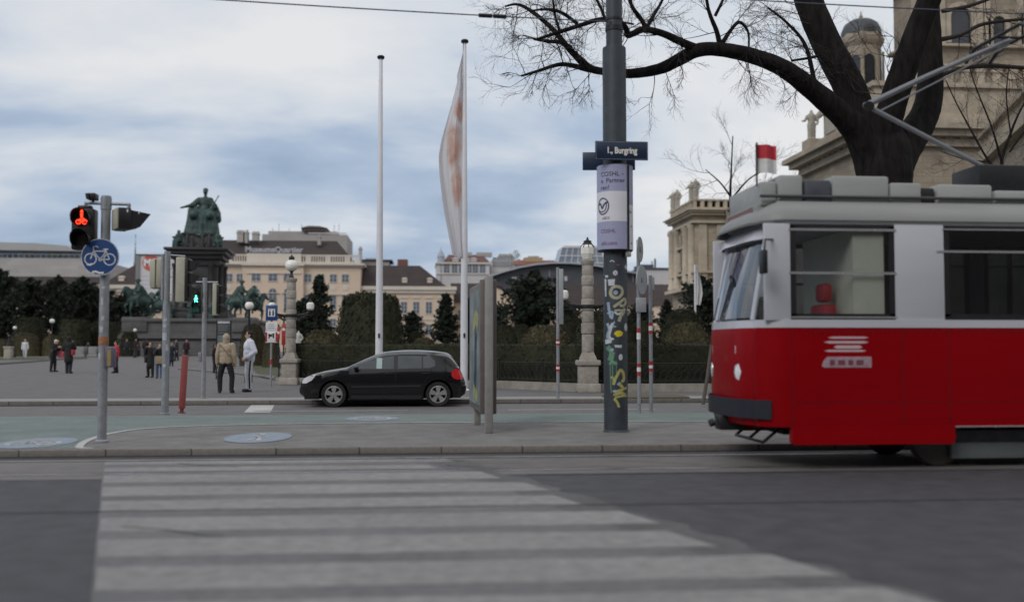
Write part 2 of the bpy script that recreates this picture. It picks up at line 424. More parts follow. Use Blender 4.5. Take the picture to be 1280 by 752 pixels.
# painted discs with a white figure
def disc(px, py, w, hpx, sym):
    c = G(px, py, 0.1); D = (c - CAM).dot(FWD); rx = w/2*D/F
    ry = abs(G(px, py-hpx/2, 0.1).y - G(px, py+hpx/2, 0.1).y)/2
    m = MB(); n = 40
    m.poly([(c.x+rx*cos(2*pi*i/n), c.y+ry*sin(2*pi*i/n), 0.1085) for i in range(n)])
    struct(m.build('painted_disc', disc_m, fixn=False))
    g = MB()
    def q(pts): g.ribbon([(c.x+a*rx, c.y+b*ry, 0.1125) for a, b in pts], 0.07, (0, 0, 1))
    if sym == 'ped':
        g.poly([(c.x+rx*(.12*cos(t*pi/6)), c.y+ry*(.55+.12*sin(t*pi/6)), .1125) for t in range(12)])
        q([(0,.4),(0,-.05)]); q([(0,-.05),(-.2,-.6)]); q([(0,-.05),(.2,-.6)]); q([(-.3,.0),(0,.32),(.3,.05)])
    else:
        for s in (-.42, .42): q([(s+.24*cos(t*pi/8), -.15+.3*sin(t*pi/8)) for t in range(17)])
        q([(-.42,-.15),(-.15,.3),(.2,.3),(0,-.15),(-.15,.3)]); q([(0,-.15),(.42,-.15),(.25,.35)]); q([(-.42,-.15),(0,-.15)])
    struct(g.build('disc_symbol', paint_m, fixn=False))
disc(46, 553.5, 87, 13, 'bike'); disc(323, 546.7, 80, 13, 'ped'); disc(465, 523, 66, 6, 'bike'); 
# far carriageway
rect('far_road', -XW, XW, YI+0.05, YF+0.02, -0.004, asphalt_far)
p0, p1 = G(305, 515, 0), G(338, 515, 0); p2, p3 = G(343, 506, 0), G(314, 506, 0)
sheet('lane_marking', [(p.x, p.y) for p in (p0, p1, p2, p3)], 0.0, paint_m)
lm = MB()
for xa in range(-46, 46, 6):
    if abs(xa+10) > 4: lm.poly([(xa, YI+2.95, 0.0), (xa+3.6, YI+2.95, 0), (xa+3.6, YI+3.07, 0), (xa, YI+3.07, 0)])
struct(lm.build('lane_line', paint_m, fixn=False))
kb = MB(); kb.bbox(-XW, XW, YF, YF+0.22, -0.05, 0.112, 0.015); struct(kb.build('far_kerb', M('far_kerb_stone', (0.15, 0.14, 0.13), 0.85, var=0.2, scale=9, brick=(1.1, 3, 0.012, .3))))
# square
rows = []
for y_ in [YF+0.22, 30, 35, 40, 45, 55, 65, 75, 85, 95, 101.5, 110, 160, 400]:
    rows.append([Vector((x_, y_, zp(y_))) for x_ in (-220, -60, -20, 0, 20, 60, 220)])
m = MB(); m.grid(rows, True); o = m.build('square_pavement', paving, fixn=False); struct(o)
# lighter strip by the kerb
rect('kerb_paving', -XW, XW, YF+0.23, YF+1.6, 0.105, M('pale_paving', (0.25, 0.235, 0.225), 0.85, var=0.12, scale=12, big=0.12))
# ================= street furniture =================
def zat(px, py, base): # height above `base` of a sight line at the depth of base
    D = (Vector(base) - CAM).dot(FWD); return dep(px, py, D).z - base[2]
def mpp(base): return (Vector(base) - CAM).dot(FWD) / F
lens_off = M('dark_lens', (0.01, 0.01, 0.012), 0.25, var=0.1)
blue_sign = M('blue_sign', (0.012, 0.055, 0.19), 0.45, var=0.08, scale=4)
lit_red = emit('lit_red', (1.0, 0.045, 0.015), 3.2); lit_green = emit('lit_green', (0.1, 1.0, 0.62), 5)

def stroke(mb, pts, w, x0, z0, s, y):
    mb.ribbon([(x0 + a*s, y, z0 + b*s) for a, b in pts], w, (0, -1, 0))
def circ(cx, cz, r, n=28): return [(cx + r*cos(2*pi*i/n), cz + r*sin(2*pi*i/n)) for i in range(n+1)]
def blob2(mb, cx, cz, rx, rz, y, n=20): mb.poly([(cx + rx*cos(2*pi*i/n), y, cz + rz*sin(2*pi*i/n)) for i in range(n)])

# --- traffic light pole on the left with the round bicycle sign
B = G(127, 553, 0.1); s = mpp(B)
def Z(py, px=127): return zat(px, py, B)
def X(px): return (px - 131) * s
t = thing('traffic_light_pole', 'grey traffic light pole carrying the round blue bicycle sign and lit red signal', 'traffic light', B)
m = MB(); m.tube([(0,0,0), (0,0,Z(245))], s*5.7, 16); m.tube([(0,0,Z(262)), (0,0,Z(247))], s*6.6, 16); m.lathe([(s*8,0),(s*8,.03),(s*6,.05)], n=16)
m.build('pole', steel, t)
m = MB(); m.tube([(X(105),0,Z(254)), (X(160),0,Z(255))], s*2, 8); m.tube([(X(106),0,Z(254)), (X(106),0,Z(263))], s*2, 8); m.tube([(X(159),0,Z(255)), (X(159),0,Z(261))], s*2.2, 8)
m.build('crossarm', steel, t)
m = MB(); m.bbox(X(109), X(119), -.07, .12, Z(250), Z(242), .012); m.prism([(X(107.5), Z(243)), (X(112), Z(243)), (X(112), Z(250)), (X(109), Z(250))], -.09, .1); m.tube([(X(115),0,Z(250)),(X(115),0,Z(255))], .02, 8)
m.build('camera', black_m, t)
# signal head facing the viewer
def visor(mb, cx, cz, r, y0, ln, n=18, a0=-0.25, a1=1.25, wall=0.006):
    for rr in (r, r-wall):
        rows = []
        for i in range(n+1):
            a = pi*(a0 + (a1-a0)*i/n)
            rows.append([Vector((cx+rr*cos(a), y0, cz+rr*sin(a))), Vector((cx+rr*cos(a), y0-ln*(0.65+.35*max(0, sin(a))), cz+rr*sin(a)))])
        mb.grid(rows, True)
m = MB(); m.bbox(X(91.5), X(119), -.1, .12, Z(313), Z(261.5), .03); m.bbox(X(97), X(114), -.04, .06, Z(262), Z(257), .02)
h = m.build('signal_head', black_m, t)
v = MB(); r = 11.5*s
for cy in (274, 300): visor(v, X(105.3), Z(cy), r, -.1, .2)
v.build('visor', black_m, h)
for cy in (274, 300):
    l = MB(); l.lathe([(r*.92, 0), (r*.85, .012), (r*.5, .02), (.001, .022)], n=24); ob = l.build('lens', lens_off, h)
    ob.rotation_euler = (pi/2, 0, 0); ob.location = (X(105.3), -.1, Z(cy))
g = MB(); cx, cz = X(105.0), Z(274); u = r/11.5
blob2(g, cx, cz+8.2*u, 1.7*u, 1.9*u, -.126)
g.poly([(cx-1.7*u,-.126,cz+6*u),(cx+1.7*u,-.126,cz+6*u),(cx+1.1*u,-.126,cz-0*u),(cx-1.1*u,-.126,cz-0*u)])
for sg in (-1, 1): stroke(g, circ(sg*3.7, -4.8, 2.7, 16), 1.1*u, cx, cz, u, -.126)
stroke(g, [(-3.7,-4.8),(-1.4,-1.2),(2.4,-1.4),(0,-4.8),(-1.4,-1.2)], 1.0*u, cx, cz, u, -.126); stroke(g, [(3.7,-4.8),(2.2,.4)], 1.*u, cx, cz, u, -.126)
g.build('lit_symbol', lit_red, h, fixn=False)
# second head seen from behind and the side
Mr = Matrix.Translation((X(157), 0.0, Z(276))) @ Matrix.Rotation(R(118), 4, 'Z')
m = MB(); m.bbox(-.19, .19, -.02, .16, -12*s, 15*s, .02, Mr); h2 = m.build('signal_head', black_m, t)
m = MB(); m.bbox(-.18, .18, .155, .185, -11.5*s, 14.5*s, .012, Mr); m.build('back_cover', beige_box, h2)
v = MB(); v.prism([(-.02, 12.5*s), (-.30, 9*s), (-.15, -8*s), (-.02, -11*s)], -.17, .17, Mr @ Matrix.Rotation(0, 4, 'Z'), axes='yz'); v.build('visor', black_m, h2)
m = MB(); m.box(-.2, -.06, -.13, -.12, 8*s, 11*s, Mr); m.box(X(160)-.03, X(160)+.03, -.19, -.185, Z(267), Z(263)); m.build('sticker', white_p, h2)
# round bicycle sign
m = MB(); c = (X(128.2), -.12, Z(322)); rr = 23*s
m.prism([(c[0]+rr*cos(2*pi*i/48), c[2]+rr*sin(2*pi*i/48)) for i in range(48)], -.125, -.115); sg_ = m.build('round_sign', blue_sign, t)
g = MB(); u = rr/23; y = -.128
g.grid([[Vector((c[0]+rr*.995*cos(2*pi*i/48), y, c[2]+rr*.995*sin(2*pi*i/48))) for i in range(49)], [Vector((c[0]+rr*.965*cos(2*pi*i/48), y, c[2]+rr*.965*sin(2*pi*i/48))) for i in range(49)]], False)
def W_(pts, w=1.0): stroke(g, pts, w*u, c[0], c[2], u, y)
W_(circ(-11.5,-2.7,6.9), 1.1); W_(circ(11.5,-3,6.9), 1.1)
W_([(-11.5,-2.7),(-7.8,8),(-8.5,12.5),(-4.5,13.5),(-2.5,11.6)], 1.1); W_([(-7.8,7.2),(7.3,7.2)], 1.1); W_([(-8.2,7),(0.3,-3.2),(7.3,7.2)], 1.2); W_([(11.5,-3),(0.3,-3.2)], 1); W_([(11.5,-3),(6.6,8.8)], 1); W_([(3.8,9.2),(9.5,9.6)], 1.6); W_(circ(.3,-3.2,1.6,12), 1.2); W_([(-.6,-5.5),(1.3,-.5)], .9)
g.build('bicycle_symbol', white_p, sg_, fixn=False)
m = MB(); m.ribbon([(X(119),y-.002,Z(341)),(X(123),y-.002,Z(340)),(X(128),y-.002,Z(342)),(X(133),y-.002,Z(341.5))], 2.4*s); m.ribbon([(X(112.5),y-.002,Z(331)),(X(117),y-.002,Z(332)),(X(119),y-.002,Z(330))], 2.2*s); m.split('sticker', white_p, sg_)
m = MB(); m.box(-.03, .03, -.115, 0, Z(326), Z(318)); m.build('bracket', steel, t)
# push-button box and stickers
m = MB(); m.bbox(X(135), X(145), -.08, .1, Z(459), Z(434), .012); bb = m.build('push_button_box', M('violet_grey', (.12,.10,.17), .5), t)
m = MB(); m.box(X(138), X(142.3), -.084, -.079, Z(457), Z(437)); m.build('yellow_plate', M('ochre_plate', (.33,.26,.08), .5), bb)
m = MB(); m.lathe([(s*6.1, Z(431)), (s*6.1, Z(420.5))], n=16); m.build('sticker', M('orange_sticker', (.3,.13,.07), .6, var=.6, scale=25), t)
m = MB()
for py, hh, a0, a1 in ((408,7,-2.2,-1.4),(395,5,-1.9,-1.2),(372,9,-2.0,-1.5),(358,3,-1.8,-1.1),(441,7,-2.6,-1.9)):
    m.grid([[Vector((s*5.85*cos(a0+(a1-a0)*i/6), s*5.85*sin(a0+(a1-a0)*i/6), Z(py+d))) for i in range(7)] for d in (0, hh)], True)
m.split('torn_sticker', M('torn_sticker', (.42,.44,.48), .7, var=.3, scale=30), t)

# --- generic vehicle signal seen from behind / from the side
def back_head(mb_box, mb_vis, x, z0, z1, w, ang, nl, D=.2):
    Mr = Matrix.Translation((x, 0, 0)) @ Matrix.Rotation(ang, 4, 'Z')
    mb_box.bbox(-w/2, w/2, 0, D*.6, z0, z1, .025, Mr)
    return Mr
B = G(206, 518, 0.1); s = mpp(B)
def X(px): return (px - 206)*s
def Z(py): return zat(206, py, B)
t = thing('traffic_light_mast', 'slim traffic light mast with large beige signal backs, beside the red marker post', 'traffic light', B)
m = MB(); m.tube([(0,0,0),(0,0,Z(380))], s*4.6, 12); m.tube([(0,0,Z(382)),(0,0,Z(314))], s*3.9, 12); m.lathe([(s*6,0),(s*6,.03),(s*5,.04)], n=12)
m.tube([(s*-5,-.02,Z(375)),(s*-5,-.02,Z(318))], s*2, 8); m.build('pole', steel, t)
m = MB(); m.tube([(X(168),0,Z(318)),(X(206),0,Z(318.5)),(X(228),0,Z(320))], s*1.1, 8)
for py in (335,346,368): m.tube([(X(199),-.02,Z(py)),(X(212),-.02,Z(py))], s*.9, 6)
m.build('crossarm', steel, t)
m = MB(); m.bbox(X(184), X(202), -.03, .14, Z(361), Z(323), .08); h = m.build('signal_head', beige_box, t)
m = MB(); m.box(X(191.5), X(193), -.036, -.028, Z(360), Z(324)); m.build('seam', M('dark_seam',(.1,.095,.08),.7), h)
m = MB(); m.bbox(X(219), X(230.5), -.2, .22, Z(378), Z(322), .03); h = m.build('signal_head', beige_box, t)
m = MB(); m.bbox(X(230.4), X(234), -.19, .21, Z(376), Z(323), .01)
for py in (331, 347, 363):
    m.prism([(X(233), Z(py-6)), (X(244), Z(py-3)), (X(243), Z(py-1)), (X(238), Z(py+6)), (X(233), Z(py+7))], -.15, .15)
m.build('visor', black_m, h)
m = MB(); 
for py, hh, a0, a1 in ((405,4,-2.2,-1.3),(416,9,-2.4,-1.2),(430,8,-1.4,-.7),(455,4,-2,-1.3),(398,3,-1.9,-1.2)):
    m.grid([[Vector((s*4.75*cos(a0+(a1-a0)*i/6), s*4.75*sin(a0+(a1-a0)*i/6), Z(py+d))) for i in range(7)] for d in (0, hh)], True)
m.split('torn_sticker', _m['torn_sticker'], t)

# --- red marker post, leaning
B = G(227, 516, 0.1); s = mpp(B)
t = thing('marker_post', 'flat red marker post leaning slightly at the rear edge of the island', 'post', B); t.rotation_euler = (0, R(2.6), 0)
m = MB(); m.bbox(-3.6*s, 3.6*s, -.05, .05, .1, 72*s, .012); m.build('panel', M('faded_red', (.33,.075,.075), .6, var=.15, scale=10), t)
m = MB(); m.bbox(-2.2*s, 2.2*s, -.03, .03, 0, .12, .008); m.bbox(-4.5*s, 4.5*s, -.08, .08, 0, .02, .005); m.build('foot', M('dull_red',(.2,.05,.05),.7), t)

# --- signal post with the green walking figure
B = G(254, 498, 0.1); s = mpp(B)
def X(px): return (px - 254)*s
def Z(py): return zat(254, py, B)
t = thing('pedestrian_signal_post', 'thin grey signal post with a lit green walking figure behind the red marker post', 'traffic light', B)
m = MB(); m.tube([(0,0,0),(0,0,Z(347))], s*2.9, 12); m.lathe([(s*4,0),(s*4,.03),(s*3,.04)], n=12); m.build('pole', steel, t)
m = MB(); m.tube([(X(243),0,Z(352.5)),(X(270),0,Z(352.5))], s*1.1, 8); m.build('crossarm', steel, t)
m = MB(); m.bbox(X(239), X(249.5), -.08, .1, Z(392), Z(356), .02); h = m.build('signal_head', black_m, t)
v = MB()
for py in (365.5, 382): visor(v, X(244.3), Z(py), 4.8*s, -.08, .14, 12)
v.build('visor', black_m, h)
m = MB(); m.box(X(240.5), X(248), -.083, -.078, Z(390), Z(380)); m.build('lens', M('dark_green_lens', (.02,.09,.07), .3), h)
g = MB(); cx, cz, u = X(244.4), Z(374), s
blob2(g, cx, cz+3.8*u, 1.1*u, 1.1*u, -.1, 10)
for pts, w in (([(0,3),(0,-.5)],1.9),([(0,0),(-1.8,-4)],1.2),([(0,0),(2,-4)],1.2),([(0,2.4),(-2.2,-.6)],.9),([(0,2.4),(2.3,.2)],.9)): stroke(g, pts, w*u, cx, cz, u, -.1)
g.build('lit_symbol', lit_green, h, fixn=False)
m = MB(); m.bbox(X(265), X(270), -.17, .18, Z(394), Z(354), .02); h = m.build('signal_head', beige_box, t)
m = MB(); m.bbox(X(269.8), X(273), -.15, .16, Z(392), Z(356), .01)
for py in (362, 374, 386): m.prism([(X(272), Z(py-5)), (X(281), Z(py-2.5)), (X(277), Z(py+4.5)), (X(272), Z(py+5.5))], -.1, .1)
m.build('visor', black_m, h)
m = MB(); m.bbox(X(247.5), X(251.5), -.05, .06, Z(452), Z(440), .01); m.build('push_button_box', M('grey_box',(.2,.21,.23),.5), t)

# --- big lighting mast with the street name, posters, stickers
B = G(770, 539, 0.1); s = mpp(B)
def X(px): return (px - 770)*s
def Z(py): return zat(770, py, B)
mast_m = M('mast_green_grey', (0.036, 0.046, 0.057), 0.55, var=0.3, scale=5, bump=0.1, bscale=30, big=0.2)
t = thing('lighting_mast', 'thick dark lighting mast covered in stickers, with posters and a street name sign', 'lamp post', B)
ro, ru = 14.8*s, 10.2*s
zt = Z(-110)
m = MB(); m.lathe([(ro*1.12,0),(ro*1.08,.02),(ro,.035),(ro,Z(64)),(ro*.98,Z(60.5)),(ru*1.02,Z(59)),(ru,Z(55)),(ru*.98,zt)], n=32); m.build('pole', mast_m, t)
m = MB(); m.lathe([(ru*1.0,Z(40)),(ru*1.1,Z(39.5)),(ru*1.1,Z(34)),(ru*1.0,Z(33.5))], n=24); m.lathe([(ru*1.0,Z(27)),(ru*1.08,Z(26.5)),(ru*1.08,Z(24)),(ru,Z(23.5))], n=24)
m.tube([(X(748),-.02,Z(27)),(X(762),0,Z(27))], .02, 6); m.tube([(X(779),-.02,Z(28)),(X(795),-.05,Z(31))], .018, 6)
m.tube([(X(780),-.05,Z(40)),(X(782),-.05,Z(48)),(X(780),-.05,Z(54))], .008, 5); m.build('clamp_band', dark_iron, t)
# posters: a curved sheet on the front, a second one at the right
rp_ = 22.6*s; cz0 = Z(313); cz1 = Z(209)
lav = M('poster_lavender', (0.33, 0.34, 0.50), 0.5, var=0.05, scale=3); pw = M('poster_white', (0.66, 0.66, 0.72), 0.5, var=0.04, scale=3)
def cyl(x, z, r=rp_): a = x / r; return Vector((r*sin(a), -r*cos(a), z))
def band(a0, a1, z0, z1, r):
    g = MB(); g.grid([[Vector((r*sin(a0+(a1-a0)*i/16), -r*cos(a0+(a1-a0)*i/16), z)) for i in range(17)] for z in (z0, z1)], True); return g
m = MB(); m.lathe([(rp_*.96,cz0-.02),(rp_*.97,cz0),(rp_*.97,cz1),(rp_*.9,cz1+.015),(ro,cz1+.02)], n=40); sup = m.build('poster_holder', black_m, t)
zb1, zb2 = Z(279), Z(242)
AL, AR = -1.75, 0.52
po = band(AL, AR, zb2, cz1, rp_).build('poster', lav, t, fixn=False)
band(AL, AR, cz0, zb1, rp_).build('lower_field', lav, po, fixn=False)
band(AL, AR, zb1, zb2, rp_).build('white_field', pw, po, fixn=False)
q = band(0.72, 1.9, Z(258), cz1, rp_); po2 = q.build('poster', lav, t, fixn=False); band(0.72, 1.9, cz0, Z(258), rp_).build('white_field', pw, po2, fixn=False)
rt = rp_ + .004
ink = M('ink_navy', (0.03, 0.035, 0.07), .5, var=.1); ink2 = M('ink_plum', (0.16, 0.05, 0.13), .5, var=.1)
def ptext(g, st, px, py, size, bold=.004): 
    cx = rp_*math.asin(max(-1, min(1, X(px)/rp_))); text(g, st, size*s, lambda x, y: cyl(cx + x, Z(py) + y, rt), bold*s*2)
g = MB(); ptext(g, 'COSHL –', 762, 221, 8); ptext(g, 'Partner', 766.5, 229, 8); ptext(g, 'a', 751.5, 229, 8); ptext(g, 'ren!', 754, 237.5, 8)
g.build('poster_print', ink, po, fixn=False); g = MB()
# ring with wings
cx, cz = rp_*math.asin(X(752)/rp_), Z(260); rr = 9*s
def rib(pts, w): 
    fine = []
    for i in range(len(pts)-1):
        for k in range(4): fine.append((pts[i][0]+(pts[i+1][0]-pts[i][0])*k/4, pts[i][1]+(pts[i+1][1]-pts[i][1])*k/4))
    fine.append(pts[-1]); a = []; b = []
    for i, (x, z) in enumerate(fine):
        x2, z2 = fine[min(i+1, len(fine)-1)]; x1, z1 = fine[max(i-1, 0)]
        d = Vector((x2-x1, z2-z1)).normalized(); a.append(cyl(cx+(x-d.y*w/2)*s, cz+(z+d.x*w/2)*s, rt)); b.append(cyl(cx+(x+d.y*w/2)*s, cz+(z-d.x*w/2)*s, rt))
    g.grid([a, b], False)
rib([(8.5*cos(a*pi/14), 10*sin(a*pi/14)) for a in range(29)], 1.5)
rib([(-8,2.5),(-4,3.5),(-1,-3),(1.5,1.5),(4,3.8),(8,5)], 2.0); rib([(-8.5,-4),(-3,-7),(3,-6),(5,-2),(5.5,3)], 1.2)
g.build('poster_emblem', ink, po, fixn=False)
g = MB(); ptext(g, 'ABCS', 755, 275, 4.5, .002); ptext(g, 'COSHL', 757, 291, 6.5, .002); ptext(g, 'ahl.com', 758, 306, 7, .003); g.build('poster_small_print', ink2, po, fixn=False)
g = MB(); ptext(g, 'Ihr', 787, 267, 5, .002); ptext(g, 'an', 788, 284, 5, .002); ptext(g, 'at', 788, 305, 5, .002); g.build('poster_small_print', ink, po2, fixn=False)
# street name signs
sign_m = M('street_sign_navy', (0.012, 0.025, 0.06), 0.35, var=.08)
y = -rp_ - .02
m = MB(); m.bbox(X(740.8), X(807), y-.02, y, Z(204.8), Z(181.6), .01); sg_ = m.build('street_sign', sign_m, t)
g = MB(); text(g, '1., Burgring', 10.8*s, lambda a, b: Vector((X(774) + a, y-.0235, Z(193.3) + b)), .35*s, .76); g.build('lettering', cream_p, sg_, fixn=False)
g = MB()
for xa, xb, za, zb_ in ((741.8,806.2,204.0,203.5),(741.8,806.2,183.0,182.5)): g.box(X(xa), X(xb), y-.0225, y-.0205, Z(za), Z(zb_))
for xa in (741.8, 805.7): g.box(X(xa), X(xa+.5), y-.0225, y-.0205, Z(203.5), Z(183.0))
g.build('edge_line', M('sign_edge', (.2,.23,.28), .4), sg_)
g = MB(); g.box(X(760), X(801), -ro-.02, -ro, Z(199), Z(190)); g.build('bracket', black_m, sg_)
m = MB(); Mr = Matrix.Translation((X(766), ro+.05, Z(198))) @ Matrix.Rotation(R(-6), 4, 'Z'); m.bbox(-33.5*s, 33.5*s, -.01, .01, -11.8*s, 11.5*s, .008, Mr); m.build('street_sign', sign_m, t)
# small junction box below the posters
m = MB(); m.bbox(X(780), X(787), -ro-.03, -ro+.06, Z(322), Z(316), .008); m.build('junction_box', M('pale_box', (.3,.3,.3), .5), t)
# stickers and graffiti on the mast: laid on its surface
rs = ro + .003
def surf(px, py, r=rs): a = math.asin(max(-.99, min(.99, X(px)/r))); return Vector((r*sin(a), -r*cos(a), Z(py)))
def spline(pts, k=5):
    out = []
    for i in range(len(pts)-1):
        p0, p1, p2, p3 = pts[max(i-1,0)], pts[i], pts[i+1], pts[min(i+2,len(pts)-1)]
        for j in range(k):
            u = j/k
            out.append(tuple(.5*((2*p1[c])+(-p0[c]+p2[c])*u+(2*p0[c]-5*p1[c]+4*p2[c]-p3[c])*u*u+(-p0[c]+3*p1[c]-3*p2[c]+p3[c])*u**3) for c in (0,1)))
    out.append(pts[-1]); return out
def paint(g, pts, w, r=rs, k=5):
    pts = spline(pts, k); a = []; b = []
    for i, (x, z) in enumerate(pts):
        x2, z2 = pts[min(i+1,len(pts)-1)]; x1, z1 = pts[max(i-1,0)]
        d = Vector((x2-x1, z2-z1)); d = d.normalized() if d.length else Vector((1,0))
        ww = w[0] + (w[1]-w[0])*i/(len(pts)-1) if isinstance(w, tuple) else w
        a.append(surf(x-d.y*ww/2, z+d.x*ww/2, r)); b.append(surf(x+d.y*ww/2, z-d.x*ww/2, r))
    g.grid([a, b], True)
def patch(g, pts, r=rs): 
    # small polygon bent round the mast: fan of thin strips between left and right edge
    xs = [p[0] for p in pts]; x0, x1 = min(xs), max(xs); n = 8; top = []; bot = []
    for i in range(n+1):
        x = x0 + (x1-x0)*i/n; x = min(max(x, x0+1e-4), x1-1e-4); ys = []
        for j in range(len(pts)):
            (xa, ya), (xb, yb) = pts[j], pts[(j+1) % len(pts)]
            if (xa-x)*(xb-x) <= 0 and xa != xb: ys.append(ya+(yb-ya)*(x-xa)/(xb-xa))
        top.append(surf(x, min(ys), r)); bot.append(surf(x, max(ys), r))
    g.grid([top, bot], True)
def oval(cx, cy, rx, ry, n=14): return [(cx+rx*cos(2*pi*i/n), cy+ry*sin(2*pi*i/n)) for i in range(n)]
gy = M('graffiti_cream', (.36,.355,.25), .6, var=.2, scale=25); gl = M('graffiti_lime', (.38,.36,.12), .6, var=.2, scale=25); gg = M('graffiti_green', (.12,.27,.17), .6, var=.3, scale=25)
g = MB()
paint(g, [(769.5,358.5),(775,361),(776,367),(771,372.5),(764.5,372),(761.5,367),(764,360),(769.5,358.5)], 3.8)
paint(g, [(765,384),(770,380.5),(776,376),(779.5,373)], 3.5); paint(g, [(779.5,373),(781,378),(777.5,382.5),(772.5,382)], 3.4)
paint(g, [(771.5,402),(774,395),(778,388),(780,386)], 4); paint(g, [(766,389),(772,388),(778.5,389.5),(776,394)], 2.8)
g.split('graffiti', gy, t)
g = MB(); paint(g, [(765,476),(768,470),(773,462),(777,466),(777.5,474),(774,476)], 3.6); paint(g, [(762,470),(766,475),(764,480)], 3); paint(g, [(770,478),(776,484),(772,489),(765,492),(773,490),(780,493)], 4); paint(g, [(765,497),(769,502),(771,508)], 3.2); paint(g, [(768,488),(782,484)], 3); paint(g, [(766,496),(774,494),(782,494)], 2.6)
g.split('graffiti', gl, t)
g = MB(); paint(g, [(758,432),(762,440),(760,450)], 4); paint(g, [(765,440),(763,450),(767,455)], 3); paint(g, [(760,455),(764,452),(769,455)], 3); paint(g, [(761,440),(761,470),(762,490)], .8); paint(g, [(768,450),(768,466)], .7); paint(g, [(763.5,455),(763.5,478)], .9); paint(g, [(757.5,434),(762,438)], 5)
g.split('graffiti', gg, t)
st_w = M('sticker_white', (.5,.52,.56), .6, var=.2, scale=30); st_b = M('sticker_blue', (.28,.36,.46), .6, var=.25, scale=30)
g = MB(); patch(g, [(758.5,350),(767,349.5),(766,357),(759,358)]); patch(g, oval(767.3,342,3,3.2)); patch(g, oval(781.5,334.5,1.8,2.6)); patch(g, oval(773.5,446,2.8,4)); patch(g, [(755.6,349),(757.2,349),(757.2,371),(756,371)]); patch(g, [(765.5,431),(775,431),(775,434.5),(766,434)]); patch(g, [(756,424),(763,424),(762,428.5),(756,430)])
patch(g, oval(781,409,2.4,5)); patch(g, [(756,344.5),(759,344.5),(759,347.5),(756.4,347.5)]); paint(g, [(761,328),(764,326.5),(766,329)], 1.1); paint(g, [(760,411),(764,404),(760,420),(765,424)], 2.2); paint(g, [(766,390),(770,393),(774,391)], 2.4)
g.split('sticker', st_w, t)
g = MB(); paint(g, [(759,378),(760,388),(762,398)], 3); paint(g, [(758,392),(764,390),(763,399)], 2); paint(g, [(758,404),(760,412),(758,420),(762,428)], 2.6); patch(g, oval(767.5,366.5,3,2.8), rs+.002); patch(g, oval(763,437,2.2,2)); paint(g, [(766,402),(764,408),(768,408)], 1.6); paint(g, [(769,480),(773,477)], 2.4); patch(g, oval(766,488,3,1.8), rs+.002)
g.split('sticker', st_b, t)
g = MB(); patch(g, [(765,417),(768,413.5),(773,413),(777,416),(775,420),(769,421)]); g.split('sticker', M('sticker_yellow', (.62,.5,.03), .5), t)
g = MB(); paint(g, [(769,332.6),(773,331.6)], .9); paint(g, [(768,342),(767,342.5)], 2, rs+.002); g.split('sticker', M('sticker_red', (.4,.08,.1), .5), t)

# --- city light panel on two posts, nearly edge-on
A_ = G(611, 541, 0.1); Bk = G(596.5, 530.5, 0.1); d = Vector((Bk.x-A_.x, Bk.y-A_.y, 0)); ang = math.atan2(d.y, d.x); ln_ = d.length
t = thing('poster_display', 'grey metal poster display on two posts, seen almost edge-on', 'display', A_, ang)
dm = M('display_metal', (0.27, 0.26, 0.255), 0.55, 0.1, var=0.15, scale=6); dm2 = M('display_dark', (0.135, 0.115, 0.108), 0.55, 0.1, var=0.15)
def Z(py): return zat(611, py, A_)
m = MB(); m.bbox(-.065, .065, -.065, .065, 0, Z(345), .02); m.build('post', dm, t)
m = MB(); m.bbox(ln_-.06, ln_+.06, -.06, .06, 0, Z(516)+.1, .02); m.build('post', dm, t)
zb_, zt_ = Z(517), Z(351)
m = MB(); m.bbox(.1, ln_+.25, -.12, .12, zb_, zt_, .025); c_ = m.build('case', dm2, t)
m = MB(); m.bbox(.08, .16, -.14, .14, zb_-.01, zt_+.03, .02); m.build('edge_profile', dm2, c_)
m = MB(); m.box(.24, ln_+.12, .121, .125, zb_+.12, zt_-.12); ps = m.build('poster', M('poster_teal', (.17,.21,.225), .5, var=.5, scale=1.8, col2=(.34,.35,.34)), t)
m = MB(); h_ = zt_-zb_; y = .1275
m.ribbon([(.5,y,zb_+h_*.70),(.9,y,zb_+h_*.74),(1.3,y,zb_+h_*.66)], .25, (0,1,0)); m.ribbon([(.6,y,zb_+.25),(1.2,y,zb_+.35)], .2, (0,1,0)); m.build('yellow_print', M('print_yellow', (.45,.40,.16), .4, var=.4, scale=6), ps, fixn=False)
m = MB(); m.ribbon([(.8,y+.002,zb_+h_*.62),(.95,y+.002,zb_+h_*.45),(.9,y+.002,zb_+h_*.33),(1.05,y+.002,zb_+h_*.2)], .3, (0,1,0)); m.build('dark_print', M('print_dark', (.03,.06,.08), .4, var=.4), ps, fixn=False)
m = MB(); m.poly([(.2, .131, zb_+.08), (.2, .131, zt_-.08), (ln_+.16, .131, zt_-.08), (ln_+.16, .131, zb_+.08)]); m.build('front_glass', glass('case_glass', (.92,.95,.95), .03), t)

